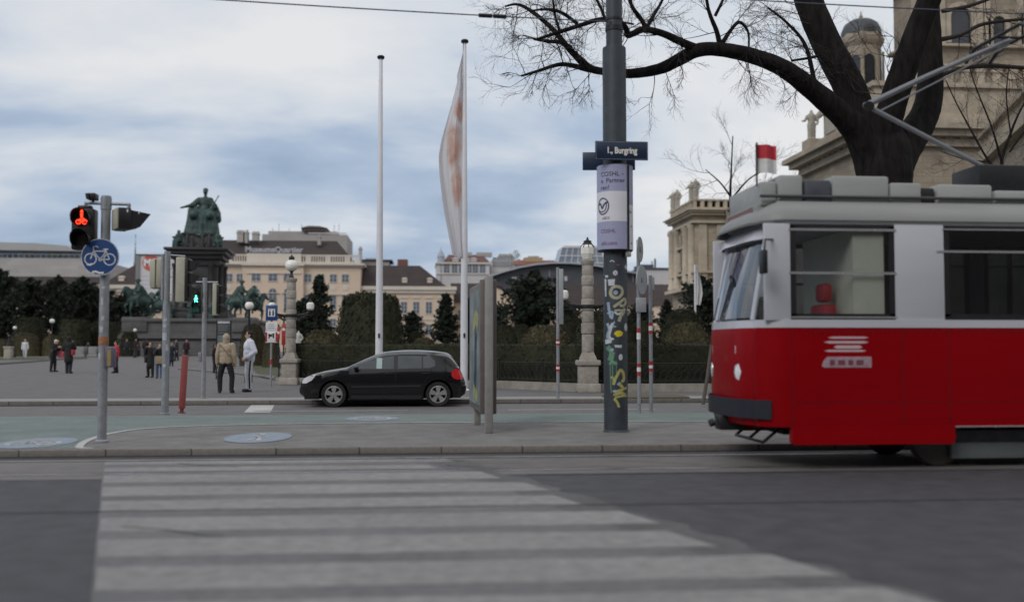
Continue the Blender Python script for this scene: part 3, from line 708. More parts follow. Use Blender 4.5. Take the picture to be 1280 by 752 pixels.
# --- flagpoles
def flagpole(px, py, ytop, label, hw0, hw1):
    B = GP(px, py); s = mpp(B); H = zat(px, ytop, B)
    t = thing('flagpole', label, 'flagpole', B, 0, 'white flagpoles on the pavement')
    m = MB(); m.lathe([(s*hw0,0),(s*hw0,H*.15),(s*(hw0*.8+hw1*.2),H*.4),(s*hw1,H-.12),(s*hw1*.9,H-.1)], n=16); m.build('pole', white_metal, t)
    m = MB(); m.lathe([(.02,H-.12),(.11,H-.1),(.13,H-.04),(.1,H),(.02,H+.02)], n=14); m.build('finial', dark_iron, t)
    m = MB(); m.lathe([(s*hw0+.1,0),(s*hw0+.1,.03),(s*hw0+.02,.06)], n=16); m.build('base_plate', white_metal, t)
    m = MB(); m.box(-.03,.03,-s*hw0-.03,-s*hw0+.01,1.72,1.86); m.build('cleat', dark_iron, t)
    return t, B, s
t1, B1, s1 = flagpole(473.5, 487, 70, 'bare white flagpole without a flag, behind the black car', 4.6, 2.3)
t2, B2, s2 = flagpole(580, 488, 50, 'white flagpole carrying the long white flag', 4.6, 2.0)
# flag: hanging limp, folded, slightly blown to the left
def Z(py): return zat(580, py, B2)
out = [(52,-.6,-2),(70,-3,-.8),(95,-10,-1),(100,-9,-1),(125,-15,-1),(150,-22,-1),(175,-29,-1),(195,-32.5,-1),(220,-31.5,-1),(250,-28,-1),(275,-24,-1),(300,-19,-1.5),(318,-15.5,-3),(323,-10,-5)]
rows = []; nn = 60
for i in range(nn+1):
    py = 54 + (322-54)*i/nn
    for j in range(len(out)-1):
        if out[j][0] <= py <= out[j+1][0]:
            u = (py-out[j][0])/(out[j+1][0]-out[j][0]); xl = out[j][1]+(out[j+1][1]-out[j][1])*u; break
    row = []
    for k in range(25):
        u = k/24; w = abs(xl)*s2
        xx = -s2*2.4 + (xl*s2+s2*2.4)*u
        yy = .13*sin(u*7+py*.012)*min(1, w/.4) + .05*sin(u*17+py*.02+1) + .03*sin(py*.09+u*4)
        row.append(Vector((xx, yy, Z(py) + .02*sin(u*9))))
    rows.append(row)
m = MB(); m.grid(rows, True)
fm, N, L, P = nodes('flag_cloth'); _m['flag_cloth'] = fm
tcn = N.new('ShaderNodeTexCoord'); sx = N.new('ShaderNodeSeparateXYZ'); L.new(tcn.outputs['Object'], sx.inputs[0])
# a soft salmon print: two ovals broken up by noise, no picture
def ov(cx, cz, rx, rz):
    v = N.new('ShaderNodeVectorMath'); v.operation = 'SUBTRACT'; L.new(tcn.outputs['Object'], v.inputs[0]); v.inputs[1].default_value = (cx, 0, cz)
    q = N.new('ShaderNodeVectorMath'); q.operation = 'MULTIPLY'; L.new(v.outputs[0], q.inputs[0]); q.inputs[1].default_value = (1/rx, 0, 1/rz)
    l = N.new('ShaderNodeVectorMath'); l.operation = 'LENGTH'; L.new(q.outputs[0], l.inputs[0]); return l.outputs['Value']
def mth(op, a, b):
    n = N.new('ShaderNodeMath'); n.operation = op
    for i, v in enumerate((a, b)):
        if isinstance(v, (int, float)): n.inputs[i].default_value = v
        else: L.new(v, n.inputs[i])
    return n.outputs[0]
d = mth('MINIMUM', mth('MINIMUM', ov(-6.5*s2, Z(140), 7*s2, 17*s2), ov(-13*s2, Z(182), 11*s2, 34*s2)), ov(-9*s2, Z(232), 8*s2, 32*s2))
nz = N.new('ShaderNodeTexNoise'); nz.inputs['Scale'].default_value = 1.8; nz.inputs['Detail'].default_value = 3; L.new(tcn.outputs['Object'], nz.inputs['Vector'])
d = mth('ADD', d, mth('MULTIPLY', mth('SUBTRACT', nz.outputs['Fac'], .5), 1.1))
mr = N.new('ShaderNodeMapRange'); mr.inputs[1].default_value = 1.05; mr.inputs[2].default_value = .55; L.new(d, mr.inputs[0])
nz2 = N.new('ShaderNodeTexNoise'); nz2.inputs['Scale'].default_value = 2.2; nz2.inputs['Detail'].default_value = 3; L.new(tcn.outputs['Object'], nz2.inputs['Vector'])
cr = N.new('ShaderNodeValToRGB'); cr.color_ramp.elements[0].position = .35; cr.color_ramp.elements[0].color = (.58,.34,.27,1); cr.color_ramp.elements[1].position = .65; cr.color_ramp.elements[1].color = (.72,.56,.50,1); L.new(nz2.outputs['Fac'], cr.inputs[0])
mxn = N.new('ShaderNodeMix'); mxn.data_type = 'RGBA'; mxn.inputs[6].default_value = (.76,.75,.78,1); L.new(mr.outputs[0], mxn.inputs[0]); L.new(cr.outputs[0], mxn.inputs[7]); L.new(mxn.outputs[2], P.inputs['Base Color'])
P.inputs['Roughness'].default_value = .8
tr = N.new('ShaderNodeBsdfTranslucent'); L.new(mxn.outputs[2], tr.inputs[0]); ms = N.new('ShaderNodeMixShader'); ms.inputs[0].default_value = .4
L.new(P.outputs[0], ms.inputs[1]); L.new(tr.outputs[0], ms.inputs[2]); L.new(ms.outputs[0], N['Material Output'].inputs[0])
fo = m.build('flag', fm, None, B2, fixn=False); tag(fo, 'long limp white flag with a faded salmon print hanging on the flagpole', 'flag')

# --- stone lamp columns with scrolled arms and globes
def lamp_column(px, py, hpx, label):
    B = GP(px, py); s = mpp(B); k = (490-300)*mpp(GP(735, 490))/ (hpx*s)
    t = thing('lamp_column', label, 'lamp post', B, 0, 'stone lamp columns by the garden fence')
    return t, B
BR = GP(735, 490); sR = mpp(BR)
t = thing('lamp_column', 'stone lamp column with a clear faceted lantern, left of the thick mast', 'lamp post', BR, 0, 'stone lamp columns by the garden fence')
def zz(py): return (490-py)*sR
def ring(hw, py): return (hw*sR*1.15, zz(py))
m = MB()
m.bbox(-14*sR, 14*sR, -14*sR, 14*sR, 0, zz(479), .03); m.bbox(-11.5*sR, 11.5*sR, -11.5*sR, 11.5*sR, zz(479.5), zz(456), .03)
m.bbox(-14*sR, 14*sR, -14*sR, 14*sR, zz(456.5), zz(450), .03); m.lathe([ring(12,450.5), ring(11.5,447), ring(9,443), ring(8,440)], n=4, rot=pi/4, smooth=False)
base = m.build('pedestal', stone, t)
m = MB(); prof = []
blocks = [(440,418,7.6),(417,404,8.4),(403,389,7.6),(388,374,8.2),(373,358,7.4),(357,345,7.8),(344,332,7.2)]
for a, b, w in blocks: m.lathe([(w*.95*sR, zz(a)), (w*sR, zz(a-1)), (w*sR*.99, zz(b+1)), (w*.95*sR, zz(b))], n=20); m.lathe([(6.7*sR, zz(b+.2)), (6.7*sR, zz(b-1.2))], n=20)
m.lathe([(7*sR, zz(332)), (8.6*sR, zz(329)), (9*sR, zz(326)), (7*sR, zz(325))], n=20)
m.build('shaft', stone, t)
m = MB(); m.lathe([(4*sR, zz(325.5)), (4.5*sR, zz(324)), (2.2*sR, zz(321)), (2*sR, zz(317)), (5*sR, zz(315.5)), (5.5*sR, zz(314))], n=16); m.lathe([(6*sR, zz(306)), (6.5*sR, zz(305)), (5*sR, zz(303)), (5*sR, zz(301)), (2*sR, zz(299.8)), (.6*sR, zz(296))], n=16)
for k in range(8):
    a = k*pi/4; m.tube([(6.0*sR*cos(a), 6.0*sR*sin(a), zz(314)), (8.9*sR*cos(a), 8.9*sR*sin(a), zz(308.5)), (6.4*sR*cos(a), 6.4*sR*sin(a), zz(305.5))], .012, 5)
lan = m.build('lantern', dark_iron, t)
m = MB(); m.lathe([(5.6*sR, zz(325.4-1)), (6*sR, zz(324)), (8.6*sR, zz(317)), (8.6*sR, zz(309)), (6.4*sR, zz(305.8))], n=8, smooth=False); m.build('globe', globe_m, lan)
def spiral(mb, cx, cz, r, turns, sgn, y=0):
    pts = []
    for i in range(26):
        a = i/25*turns*2*pi; q = r*(1-.8*i/25); pts.append((cx+sgn*q*cos(a), y, cz+q*sin(a)))
    mb.tube(pts, .03, 5)
for sg in (-1, 1):
    m = MB(); z0 = zz(384)
    m.tube([(sg*7*sR,0,zz(383)), (sg*22*sR,0,zz(381)), (sg*29*sR,0,zz(378)), (sg*30*sR,0,zz(375))], .04, 6); m.tube([(sg*7*sR,0,zz(389)), (sg*11*sR,0,zz(391)), (sg*16*sR,0,zz(388)), (sg*20*sR,0,zz(384)), (sg*27*sR,0,zz(382))], .032, 6)
    spiral(m, sg*13*sR, zz(386), 4.5*sR, 1.6, sg); spiral(m, sg*20*sR, zz(385.5), 3.4*sR, 1.3, -sg); spiral(m, sg*26*sR, zz(379.5), 2.2*sR, 1.2, sg); m.lathe([(2*sR, zz(377)), (3.5*sR, zz(375.6)), (3.5*sR, zz(375))], c=(sg*30*sR,0,0), n=12); m.lathe([(3.5*sR, zz(363)), (3.5*sR, zz(361)), (1.5*sR, zz(359.5)), (.5*sR, zz(357))], c=(sg*30*sR,0,0), n=12)
    ar = m.build('scroll_arm', dark_iron, t)
    m = MB(); m.lathe([(3.4*sR, zz(375.2)), (5.6*sR, zz(373)), (6.1*sR, zz(369)), (5.6*sR, zz(365)), (3.4*sR, zz(362.8))], c=(sg*30*sR,0,0), n=14); m.build('globe', globe_m, ar)
m = MB(); m.lathe([(8.4*sR, zz(386)), (8.6*sR, zz(385)), (8.6*sR, zz(382)), (8.4*sR, zz(381))], n=20); m.build('iron_collar', dark_iron, t)
colR = t
BL = GP(363, 480.5)
k = (480.5-347.5)*mpp(BL) / ((490-325)*sR)
colL = dup(colR, BL, R(-8), k, 'stone lamp column with a round white globe, between the hedge end and the car', 'stone lamp columns by the garden fence')
# its lantern carries a plain round globe
for ch in list(colL.children):
    if ch.name.startswith('lantern'):
        for g_ in list(ch.children): bpy.data.objects.remove(g_)
        bpy.data.objects.remove(ch)
m = MB(); m.lathe([(4*sR, zz(325.5)), (4.5*sR, zz(324)), (2.4*sR, zz(321)), (2.2*sR, zz(316)), (4*sR, zz(314))], n=14); m.lathe([(4*sR, zz(297)), (4.6*sR, zz(296)), (4.2*sR, zz(292)), (1.5*sR, zz(291)), (.8*sR, zz(288.5))], n=14); lan = m.build('lantern', dark_iron, colL)
m = MB(); m.ell((0,0,zz(305.5)), (10*sR, 10*sR, 9.4*sR), 20, 14); m.build('globe', globe_m, lan)

# --- simple lamp posts with a globe
def globe_lamp(px, pyg, D, label, dpx, group='small globe lamps in the square'):
    B = gd(px, D); s = D/F; H = zat(px, pyg, B); r = dpx/2*s
    t = thing('globe_lamp', label, 'lamp post', B, 0, group)
    m = MB(); m.lathe([(r*.9,0),(r*.9,.3),(r*.45,.5),(r*.35,1.0),(r*.25,H-r*1.1),(r*.5,H-r*.9)], n=10); m.build('post', dark_iron, t)
    m = MB(); m.ell((0,0,H), r, 14, 10); m.build('globe', globe_m, t)
    m = MB(); m.lathe([(r*.5,H+r*.85),(r*.55,H+r*1.0),(r*.3,H+r*1.3),(.01,H+r*1.5)], n=10); m.build('cap', dark_iron, t)
globe_lamp(311, 382, 40, 'dark slim lamp post with a white globe, behind the person in white', 11)
globe_lamp(18, 409.5, 95, 'small globe lamp at the far left in front of the dark trees', 4.5)
globe_lamp(64.5, 401, 90, 'small globe lamp between the two dark clipped hedges left of the bicycle sign', 6)
globe_lamp(168.5, 412.5, 95, 'small globe lamp at the left corner of the monument base', 4.5)
globe_lamp(663, 415, 80, 'small globe lamp in front of the large dark conifer', 4)

# --- blue sign with boards
B = GP(338.5, 483.5); s = mpp(B)
def X(px): return (px-338.5)*s
def Z(py): return zat(338.5, py, B)
t = thing('sign_post', 'blue rectangular sign with a white symbol above two white boards', 'sign', B)
m = MB(); m.tube([(0,0,0),(0,0,Z(381))], s*1.3, 8); m.build('pole', steel, t)
m = MB(); m.lathe([(s*1.5,Z(455)),(s*1.5,Z(449))], n=8); m.build('red_band', redw, t)
m = MB(); m.bbox(X(331.5), X(346), -.06, -.03, Z(400.5), Z(381.5), .008); p = m.build('blue_panel', blue_sign, t)
m = MB(); m.box(X(334.5), X(343), -.064, -.0605, Z(395.5), Z(386)); w_ = m.build('white_square', white_p, p)
m = MB()
for xa in (336.7, 340.7): m.box(X(xa-1), X(xa+1), -.067, -.0645, Z(394.5), Z(389)); blob2(m, X(xa), Z(387.8), .8*s, .9*s, -.066, 10)
m.build('symbol', black_m, w_, fixn=False)
m = MB(); m.bbox(X(332), X(345.7), -.055, -.03, Z(413), Z(402.5), .005); p = m.build('text_board', white_p, t)
m = MB()
for py in (404.5, 407, 409.5): m.box(X(334), X(344-(py%3)), -.058, -.0555, Z(py+.7), Z(py))
m.build('text_line', M('grey_print', (.25,.25,.27), .6), p)
m = MB(); m.bbox(X(331.5), X(346), -.055, -.03, Z(428), Z(413.6), .005); p = m.build('tow_board', white_p, t)
m = MB(); m.box(X(331.5), X(333.6), -.059, -.0555, Z(427), Z(415)); m.box(X(344), X(346), -.059, -.0555, Z(427), Z(415)); m.build('red_edge', redw, p)
m = MB(); m.ribbon([(X(335),-.058,Z(417.5)),(X(338),-.058,Z(418.5)),(X(342.5),-.058,Z(417))], 1.6*s); m.ribbon([(X(336),-.058,Z(418)),(X(336),-.058,Z(423))], 1.5*s); m.ribbon([(X(341.5),-.058,Z(418)),(X(341.5),-.058,Z(422.5))], 1.5*s); m.ribbon([(X(336),-.058,Z(420)),(X(342),-.058,Z(420))], 1.4*s); m.build('symbol', black_m, p, fixn=False)
# red banners far behind it
for px, w_, y0, y1, lab in ((348,4,409,424,'thin red banner post behind the sign, left of the lamp column'), (354.5,5,405,431,'red and white barrier post beside the left lamp column')):
    B = gd(px, 60); s = 60/F
    t = thing('banner_post', lab, 'post', B)
    m = MB(); m.tube([(0,0,0),(0,0,zat(px,y0-4,B))], .05, 8); m.build('pole', dark_iron, t)
    m = MB(); m.bbox(-w_/2*s, w_/2*s, -.08, -.05, zat(px,y1,B), zat(px,y0,B), .01); m.build('panel', redw, t)
    m = MB(); m.box(-w_/3*s, w_/3*s, -.085, -.081, zat(px,y0+8,B), zat(px,y0+5,B)); m.build('white_patch', white_p, t)

# --- banded sign posts
def banded(px, py, ytop, bands, label, hw=2.0):
    B = GP(px, py) if py < 505 else G(px, py, 0.1 if py > 512 else 0.1); s = mpp(B)
    t = thing('sign_post', label, 'sign post', B)
    m = MB(); m.tube([(0,0,0),(0,0,zat(px,ytop,B))], s*hw, 10); m.build('pole', steel, t)
    for (a, b, c) in bands:
        m = MB(); m.lathe([(s*hw*1.12, zat(px,b,B)), (s*hw*1.12, zat(px,a,B))], n=10); m.build('red_band' if c == 'r' else 'white_band', redw if c == 'r' else white_p, t)
    return t, B, s
t, B, s = banded(697.5, 498, 334, [(424,426.2,'r'),(426.4,429,'w'),(429.2,431.5,'r'),(455,458,'r'),(458.2,461,'w'),(461.2,464,'r')], 'thin sign post with red and white bands in front of the fence')
m = MB(); m.bbox(.02, .02+6*s, -.03, .03, zat(697.5,405,B), zat(697.5,336,B), .008); m.build('edge_on_plate', M('sign_back', (.36,.38,.40), .5, .3, var=.1), t)
t, B, s = banded(799, 516, 300, [(410,415,'r'),(416,424,'w'),(454,458,'r'),(459,464,'w'),(465,469,'r')], 'sign post with round sign backs, right of the thick mast', 2.3)
sb = _m['sign_back']
def X(px): return (px-799)*s
def Z(py): return zat(799, py, B)
for (cx, cy, rx, ry, y, tw) in ((800.5,312,7,16,-.05,0), (802.5,350,10,18,-.07,35)):
    m = MB(); n = 30; Mr = Matrix.Translation((X(cx), y, Z(cy))) @ Matrix.Rotation(math.acos(rx/ry), 4, 'Z')
    m.prism([(ry*s*cos(2*pi*i/n), ry*s*sin(2*pi*i/n)) for i in range(n)], -.008, .008, Mr); o = m.build('round_plate', sb, t)
    m = MB(); m.box(-.05, .05, -.03, .03, -.05, .05, Mr); m.build('clamp', steel, o)
m = MB(); m.bbox(X(795), X(808), -.06, -.035, Z(390), Z(372), .006); m.build('plate', sb, t)
t, B, s = banded(814, 515, 344, [(403,407,'r'),(407.2,413,'w'),(413.2,417,'r'),(451,456,'r'),(456.2,460,'w'),(460.2,464,'r')], 'bare post with red and white bands beside the round sign backs', 2.3)
m = MB(); m.bbox(.0, 5*s, -.03, .03, zat(814,362,B), zat(814,346,B), .008); m.build('edge_on_plate', sb, t)

# --- grit bin
B = GP(789, 487); s = mpp(B)
t = thing('recycling_container', 'grey domed container with an orange patch behind the thick mast', 'container', B)
m = MB(); m.lathe([(8.3*s,.03),(8.6*s,.1),(8.6*s,25*s),(7.6*s,34*s),(5.5*s,40*s),(2*s,43*s)], n=20); bd = m.build('body', M('container_grey', (.30,.33,.40), .5, var=.08), t)
m = MB(); m.grid([[Vector((8.75*s*cos(a), 8.75*s*sin(a), z)) for a in [(-pi/2-.4)+i*.16 for i in range(12)]] for z in (6.5*s, 8*s, 13*s, 15*s)], True); m.build('orange_patch', M('orange_patch', (.62,.22,.02), .5), bd, fixn=False)
m = MB(); m.tube([(-2*s,0,42*s),(-2*s,0,46*s),(2*s,0,46*s),(2*s,0,42*s)], .03, 6); m.build('lifting_loop', M('dull_yellow', (.45,.38,.08), .5), t)

# --- leaning wooden stake near the tram front
B = GP(879, 503); t = thing('wooden_stake', 'leaning brown wooden stake beside the front of the tram', 'stake', B); t.rotation_euler = (0, R(9), 0)
m = MB(); m.tube([(0,0,-.05),(.01,0,.7),(0,.01,1.5)], [.05,.045,.04], 8); m.build('shaft', M('old_wood', (.11,.09,.075), .8, var=.3, scale=20), t)
m = MB(); m.lathe([(.05,1.5),(.052,1.52),(.03,1.56)], n=8); m.build('cap', dark_iron, t)
# grass verge on the kerb
p = [G(803,510,.1), G(876,511.5,.1), G(890,505,.1), G(806,505,.1)]
m = MB(); a, b = p[0], p[2]; m.bbox(p[0].x, p[1].x+1, YF+.05, YF+1.4, .1, .16, .03); o = m.build('grass_verge', M('verge_grass', (.10,.095,.055), .95, var=.35, scale=25, bump=.6), None); struct(o)

# --- info board
B = gd(280, 44); s = 44/F
t = thing('information_board', 'dark information board with a pale header behind the beige-coated person', 'board', B)
def Z(py): return zat(280, py, B)
m = MB(); m.box(-9.5*s, -8.3*s, -.04, .04, 0, Z(400)); m.build('post', dark_iron, t)
m = MB(); m.box(7.6*s, 8.8*s, -.04, .04, 0, Z(400)); m.build('post', dark_iron, t)
m = MB(); m.bbox(-9*s, 8.3*s, -.03, .03, Z(437), Z(400), .01); p = m.build('panel', M('board_dark', (.05,.052,.06), .4), t)
m = MB(); m.box(-8*s, 6.8*s, -.036, -.031, Z(404), Z(401.5)); m.build('header', M('board_header', (.45,.46,.48), .5), p)
m = MB()
for py in (407,409.5,412,415.5): m.box(-7.5*s, (3+py%3)*s, -.036, -.031, Z(py+.9), Z(py))
m.build('text_line', M('board_text', (.18,.19,.21), .5), p)
m = MB(); m.box(-8*s, 6.5*s, -.036, -.031, Z(432), Z(419)); m.build('picture', M('board_picture', (.12,.16,.15), .5, var=.6, scale=3), p)

# --- stone pedestal bollard at far left, low stone blocks
B = GP(10.5, 448.5); s = mpp(B); t = thing('stone_bollard', 'pale square stone bollard with a dark finial by the lawn edge', 'bollard', B)
m = MB(); m.bbox(-4.2*s, 4.2*s, -.3, .3, 0, 15*s, .03); m.bbox(-5*s, 5*s, -.36, .36, 13.4*s, 15.6*s, .04); m.build('pedestal', M('pale_stone', (.36,.33,.28), .85, var=.2, scale=5), t)
m = MB(); m.lathe([(2.6*s,15.5*s),(2.4*s,19*s),(1.2*s,22*s),(1.5*s,24*s),(.3*s,27*s)], n=10); m.build('finial', dark_iron, t)
for i, (xa, xb) in enumerate(((95,107),(113,123),(129,141))):
    c = gd((xa+xb)/2, 98); s = 98/F; m = MB(); w = (xb-xa)/2*s; m.bbox(-w, w, -.6, .6, 0, 13*s, .06); m.bbox(-w-.1, w+.1, -.7, .7, 0, 3*s, .04)
    o = m.build('stone_block', M('grey_block', (.24,.24,.24), .85, var=.2, scale=3), None, c)
    tag(o, ('low grey stone block left of the dark gap by the monument', 'low grey stone block directly left of the bicycle sign pole', 'low grey stone block just right of the bicycle sign pole')[i], 'stone block', 'low stone blocks by the monument')
# overhead wires
wm = M('wire', (.05,.055,.09), .5)
def wire(pts, label, sag=.1, ins=None):
    pts = [Vector(p) for p in pts]
    m = MB(); fine = []
    for i in range(25):
        u = i/24; p = pts[0].lerp(pts[1], u); p.z -= sag*4*u*(1-u); fine.append(p)
    t = thing('overhead_wire', label, 'wire', fine[0]); m.tube([p-fine[0] for p in fine], .011, 5, smooth=True); m.build('cable', wm, t)
    if ins:
        m = MB()
        for u in ins: p = pts[0].lerp(pts[1], u); p.z -= sag*4*u*(1-u); q = pts[0].lerp(pts[1], u+.02); q.z -= sag*4*(u+.02)*(1-u-.02); m.tube([p-fine[0], q-fine[0]], .035, 8)
        m.build('insulator', black_m, t)
wire([dep(-160,-32,13.5), dep(764,27.5,16.5)], 'thin overhead wire with dark insulators ending at the thick mast', .05, (.79,.812))
wire([dep(776,-10,16.4), dep(1500,26,15)], 'overhead wire crossing in front of the big bare tree', .04)
# ================= the black hatchback =================
car_paint = M('black_car_paint', (0.004, 0.0045, 0.006), 0.22, var=0.1, spec=.35, coat=.6, scale=3)
tyre_m = M('tyre', (0.014, 0.014, 0.015), 0.85, var=0.3, scale=20); rim_m = M('alloy', (0.45, 0.45, 0.46), 0.35, 0.7, var=0.08)
under_m = M('underbody', (0.006, 0.006, 0.006), 0.9)
car_glass = glass('car_glass', (.30, .34, .36), .3)
def interp(tab, x):
    if x <= tab[0][0]: return tab[0][1]
    for i in range(len(tab)-1):
        if x <= tab[i+1][0]:
            u = (x-tab[i][0])/(tab[i+1][0]-tab[i][0]); return tab[i][1] + (tab[i+1][1]-tab[i][1])*u
    return tab[-1][1]
def smooth_tab(tab, n=60):
    # monotone smoothing by sampling and averaging
    x0, x1 = tab[0][0], tab[-1][0]; xs = [x0+(x1-x0)*i/n for i in range(n+1)]; ys = [interp(tab, x) for x in xs]
    for _ in range(2): ys = [ys[0]] + [(ys[i-1]+2*ys[i]+ys[i+1])/4 for i in range(1, n)] + [ys[-1]]
    return list(zip(xs, ys))
LC, WC = 4.2, 0.88
top_t = smooth_tab([(0,.60),(.04,.66),(.10,.74),(.25,.82),(.6,.91),(1.0,.975),(1.15,1.0),(1.6,1.205),(2.03,1.385),(2.2,1.412),(2.6,1.442),(3.0,1.445),(3.4,1.42),(3.72,1.378),(3.80,1.355),(3.92,1.2),(4.06,1.0),(4.1,.9),(4.16,.72),(4.2,.62)], 90)
wid_t = smooth_tab([(0,.60),(.06,.68),(.2,.77),(.5,.85),(.9,.875),(2,.88),(3.2,.875),(3.7,.85),(4.0,.79),(4.14,.72),(4.2,.64)], 60)
WX1, WX2, RW, RA = .86, 3.50, .315, .375
def zbot(x):
    z = .22 if .15 < x < 4.05 else .22 + .1*max(0, (.15-x)/.15, (x-4.05)/.15)
    for xw in (WX1, WX2):
        if abs(x-xw) < RA: z = max(z, .315 + sqrt(max(0, RA*RA-(x-xw)**2)) )
    return z
def ghouse(x): return max(0, min(1, (interp(top_t, x)-.97)/.35)) if 1.0 < x < 4.1 else 0
def section(x):      # from the sill up to the middle of the roof: (half width, z)
    w, zt, zb = interp(wid_t, x), interp(top_t, x), zbot(x); g = ghouse(x)
    belt = min(.93 + .02*(x-1.2), zt-.05) if g > 0 else zt - .06
    k = [(w*.955, .22), (w*.985, .36), (w, .52), (w*1.0, .64), (w*.985, .80), (w*.955, belt), (w*(.955-.17*g), belt+(zt-.075-belt)*.92), (w*(.90-.26*g), zt-.045+.0*g), (w*(.80-.26*g), zt-.018), (w*.3, zt-.002), (0, zt)]
    out = []; last = -1
    for y, z in k:
        z = min(max(z, zb), zt); 
        out.append((y, z))
    return out
def y_at(x, z):
    s_ = section(x)
    for i in range(len(s_)-1):
        if s_[i][1] <= z <= s_[i+1][1] and s_[i+1][1] > s_[i][1]:
            u = (z-s_[i][1])/(s_[i+1][1]-s_[i][1]); return s_[i][0] + (s_[i+1][0]-s_[i][0])*u
    return s_[0][0] if z < s_[0][1] else s_[-1][0]
cp = G(374, 509, 0.0); carY = cp.y + .0
cx0 = at(374, 480, carY).x
carscale = (at(582, 480, carY).x - cx0)/4.2
t = thing('parked_car', 'black five-door hatchback facing left on the far carriageway', 'car', (cx0, carY, 0.0)); t.scale = (carscale,)*3
yc = WC                                       # centre line; near side at y = 0
xs = sorted(set([i*4.2/110 for i in range(111)] + [xw+sg*RA for xw in (WX1, WX2) for sg in (-1, 1)] + [0.01, 0.025, 4.19, 4.175]))
rows = []
for x in xs:
    sct = section(x)
    rows.append([Vector((x, yc-y, z)) for y, z in sct] + [Vector((x, yc+y, z)) for y, z in reversed(sct[:-1])])
m = MB(); m.grid(rows, True)
n_ = len(rows[0]); m.f.append(tuple(range(n_))); m.sm.append(False); o_ = (len(rows)-1)*n_; m.f.append(tuple(o_+i for i in reversed(range(n_)))); m.sm.append(False)
body = m.build('body', car_paint, t, sharp=28)
m = MB(); m.box(.12, WX1-RA, .1, 1.66, .2, .5); m.box(WX1-RA, WX1+RA, .34, 1.42, .2, .72); m.box(WX1+RA, WX2-RA, .06, 1.70, .19, .4); m.box(WX2-RA, WX2+RA, .34, 1.42, .2, .72); m.box(WX2+RA, 4.08, .12, 1.64, .22, .5); m.build('underbody', under_m, t)
def side_patch(mb, outline_top, outline_bot, x0, x1, off=.004, n=16, mz=5, far=False):
    rows = []
    for i in range(n+1):
        x = x0+(x1-x0)*i/n; za, zb = interp(outline_bot, x), interp(outline_top, x); r = []
        for j in range(mz+1):
            z = za+(zb-za)*j/mz; y = y_at(x, z)+off; r.append(Vector((x, yc+y if far else yc-y, z)))
        rows.append(r)
    mb.grid(rows, True); return mb
ft = [(1.30,.985),(1.45,1.06),(1.75,1.21),(2.0,1.305),(2.37,1.365)]; fb = [(1.30,.965),(2.37,.965)]
rt_ = [(2.47,1.368),(2.9,1.365),(3.2,1.335),(3.28,1.31),(3.42,1.16)]; rb_ = [(2.47,.968),(3.28,.985),(3.42,1.04)]
win_m = M('car_window', (.030, .038, .042), .06, var=.35, scale=2.2, spec=1.0)
frame = MB(); side_patch(frame, [(1.22,.975),(1.43,1.085),(1.75,1.245),(2.0,1.335),(2.4,1.395),(2.9,1.397),(3.25,1.36),(3.34,1.33),(3.52,1.12)], [(1.22,.945),(3.3,.955),(3.52,1.03)], 1.22, 3.52, .002, 40); frame.build('window_surround', black_m, t, fixn=False)
p_ = MB(); side_patch(p_, ft, fb, 1.30, 2.37, .005); w1 = p_.build('front_door_window', win_m, t, fixn=False)
p_ = MB(); side_patch(p_, rt_, rb_, 2.47, 3.08, .005); p_.build('rear_door_window', win_m, t, fixn=False)
p_ = MB(); side_patch(p_, rt_, rb_, 3.11, 3.42, .005); p_.build('quarter_window', win_m, t, fixn=False)
p_ = MB(); side_patch(p_, [(0,1.24)], [(0,.975)], 1.93, 2.07, .007, 4); p_.build('window_reflection_card', M('pale_reflection', (.32,.42,.42), .5, var=.1), w1, fixn=False).name = 'reflection_patch'  # pale strip painted as a reflection on the front door window
for far in (True,):
    p_ = MB(); side_patch(p_, ft, fb, 1.30, 2.37, .005, far=True); p_.build('front_door_window', win_m, t, fixn=False); p_ = MB(); side_patch(p_, rt_, rb_, 2.47, 3.42, .005, far=True); p_.build('rear_door_window', win_m, t, fixn=False)
def top_patch(x0, x1, wk, off=.006, n=14):
    rows = []
    for i in range(n+1):
        x = x0+(x1-x0)*i/n; w = y_at(x, interp(top_t, x)-.05)*wk; r = []
        for k in range(13):
            y = -w+2*w*k/12; s_ = section(x); 
            ay = abs(y); z = s_[-1][1]
            for q in range(len(s_)-1, 0, -1):
                (ya, za), (yb, zb) = s_[q], s_[q-1]
                if ya <= ay <= yb: z = za+(zb-za)*(ay-ya)/(yb-ya+1e-9); break
            r.append(Vector((x, yc+y, z+off)))
        rows.append(r)
    mb = MB(); mb.grid(rows, True); return mb
top_patch(1.22, 1.92, .93).build('windscreen', win_m, t, fixn=False)
top_patch(3.80, 4.02, .9).build('rear_window', win_m, t, fixn=False)
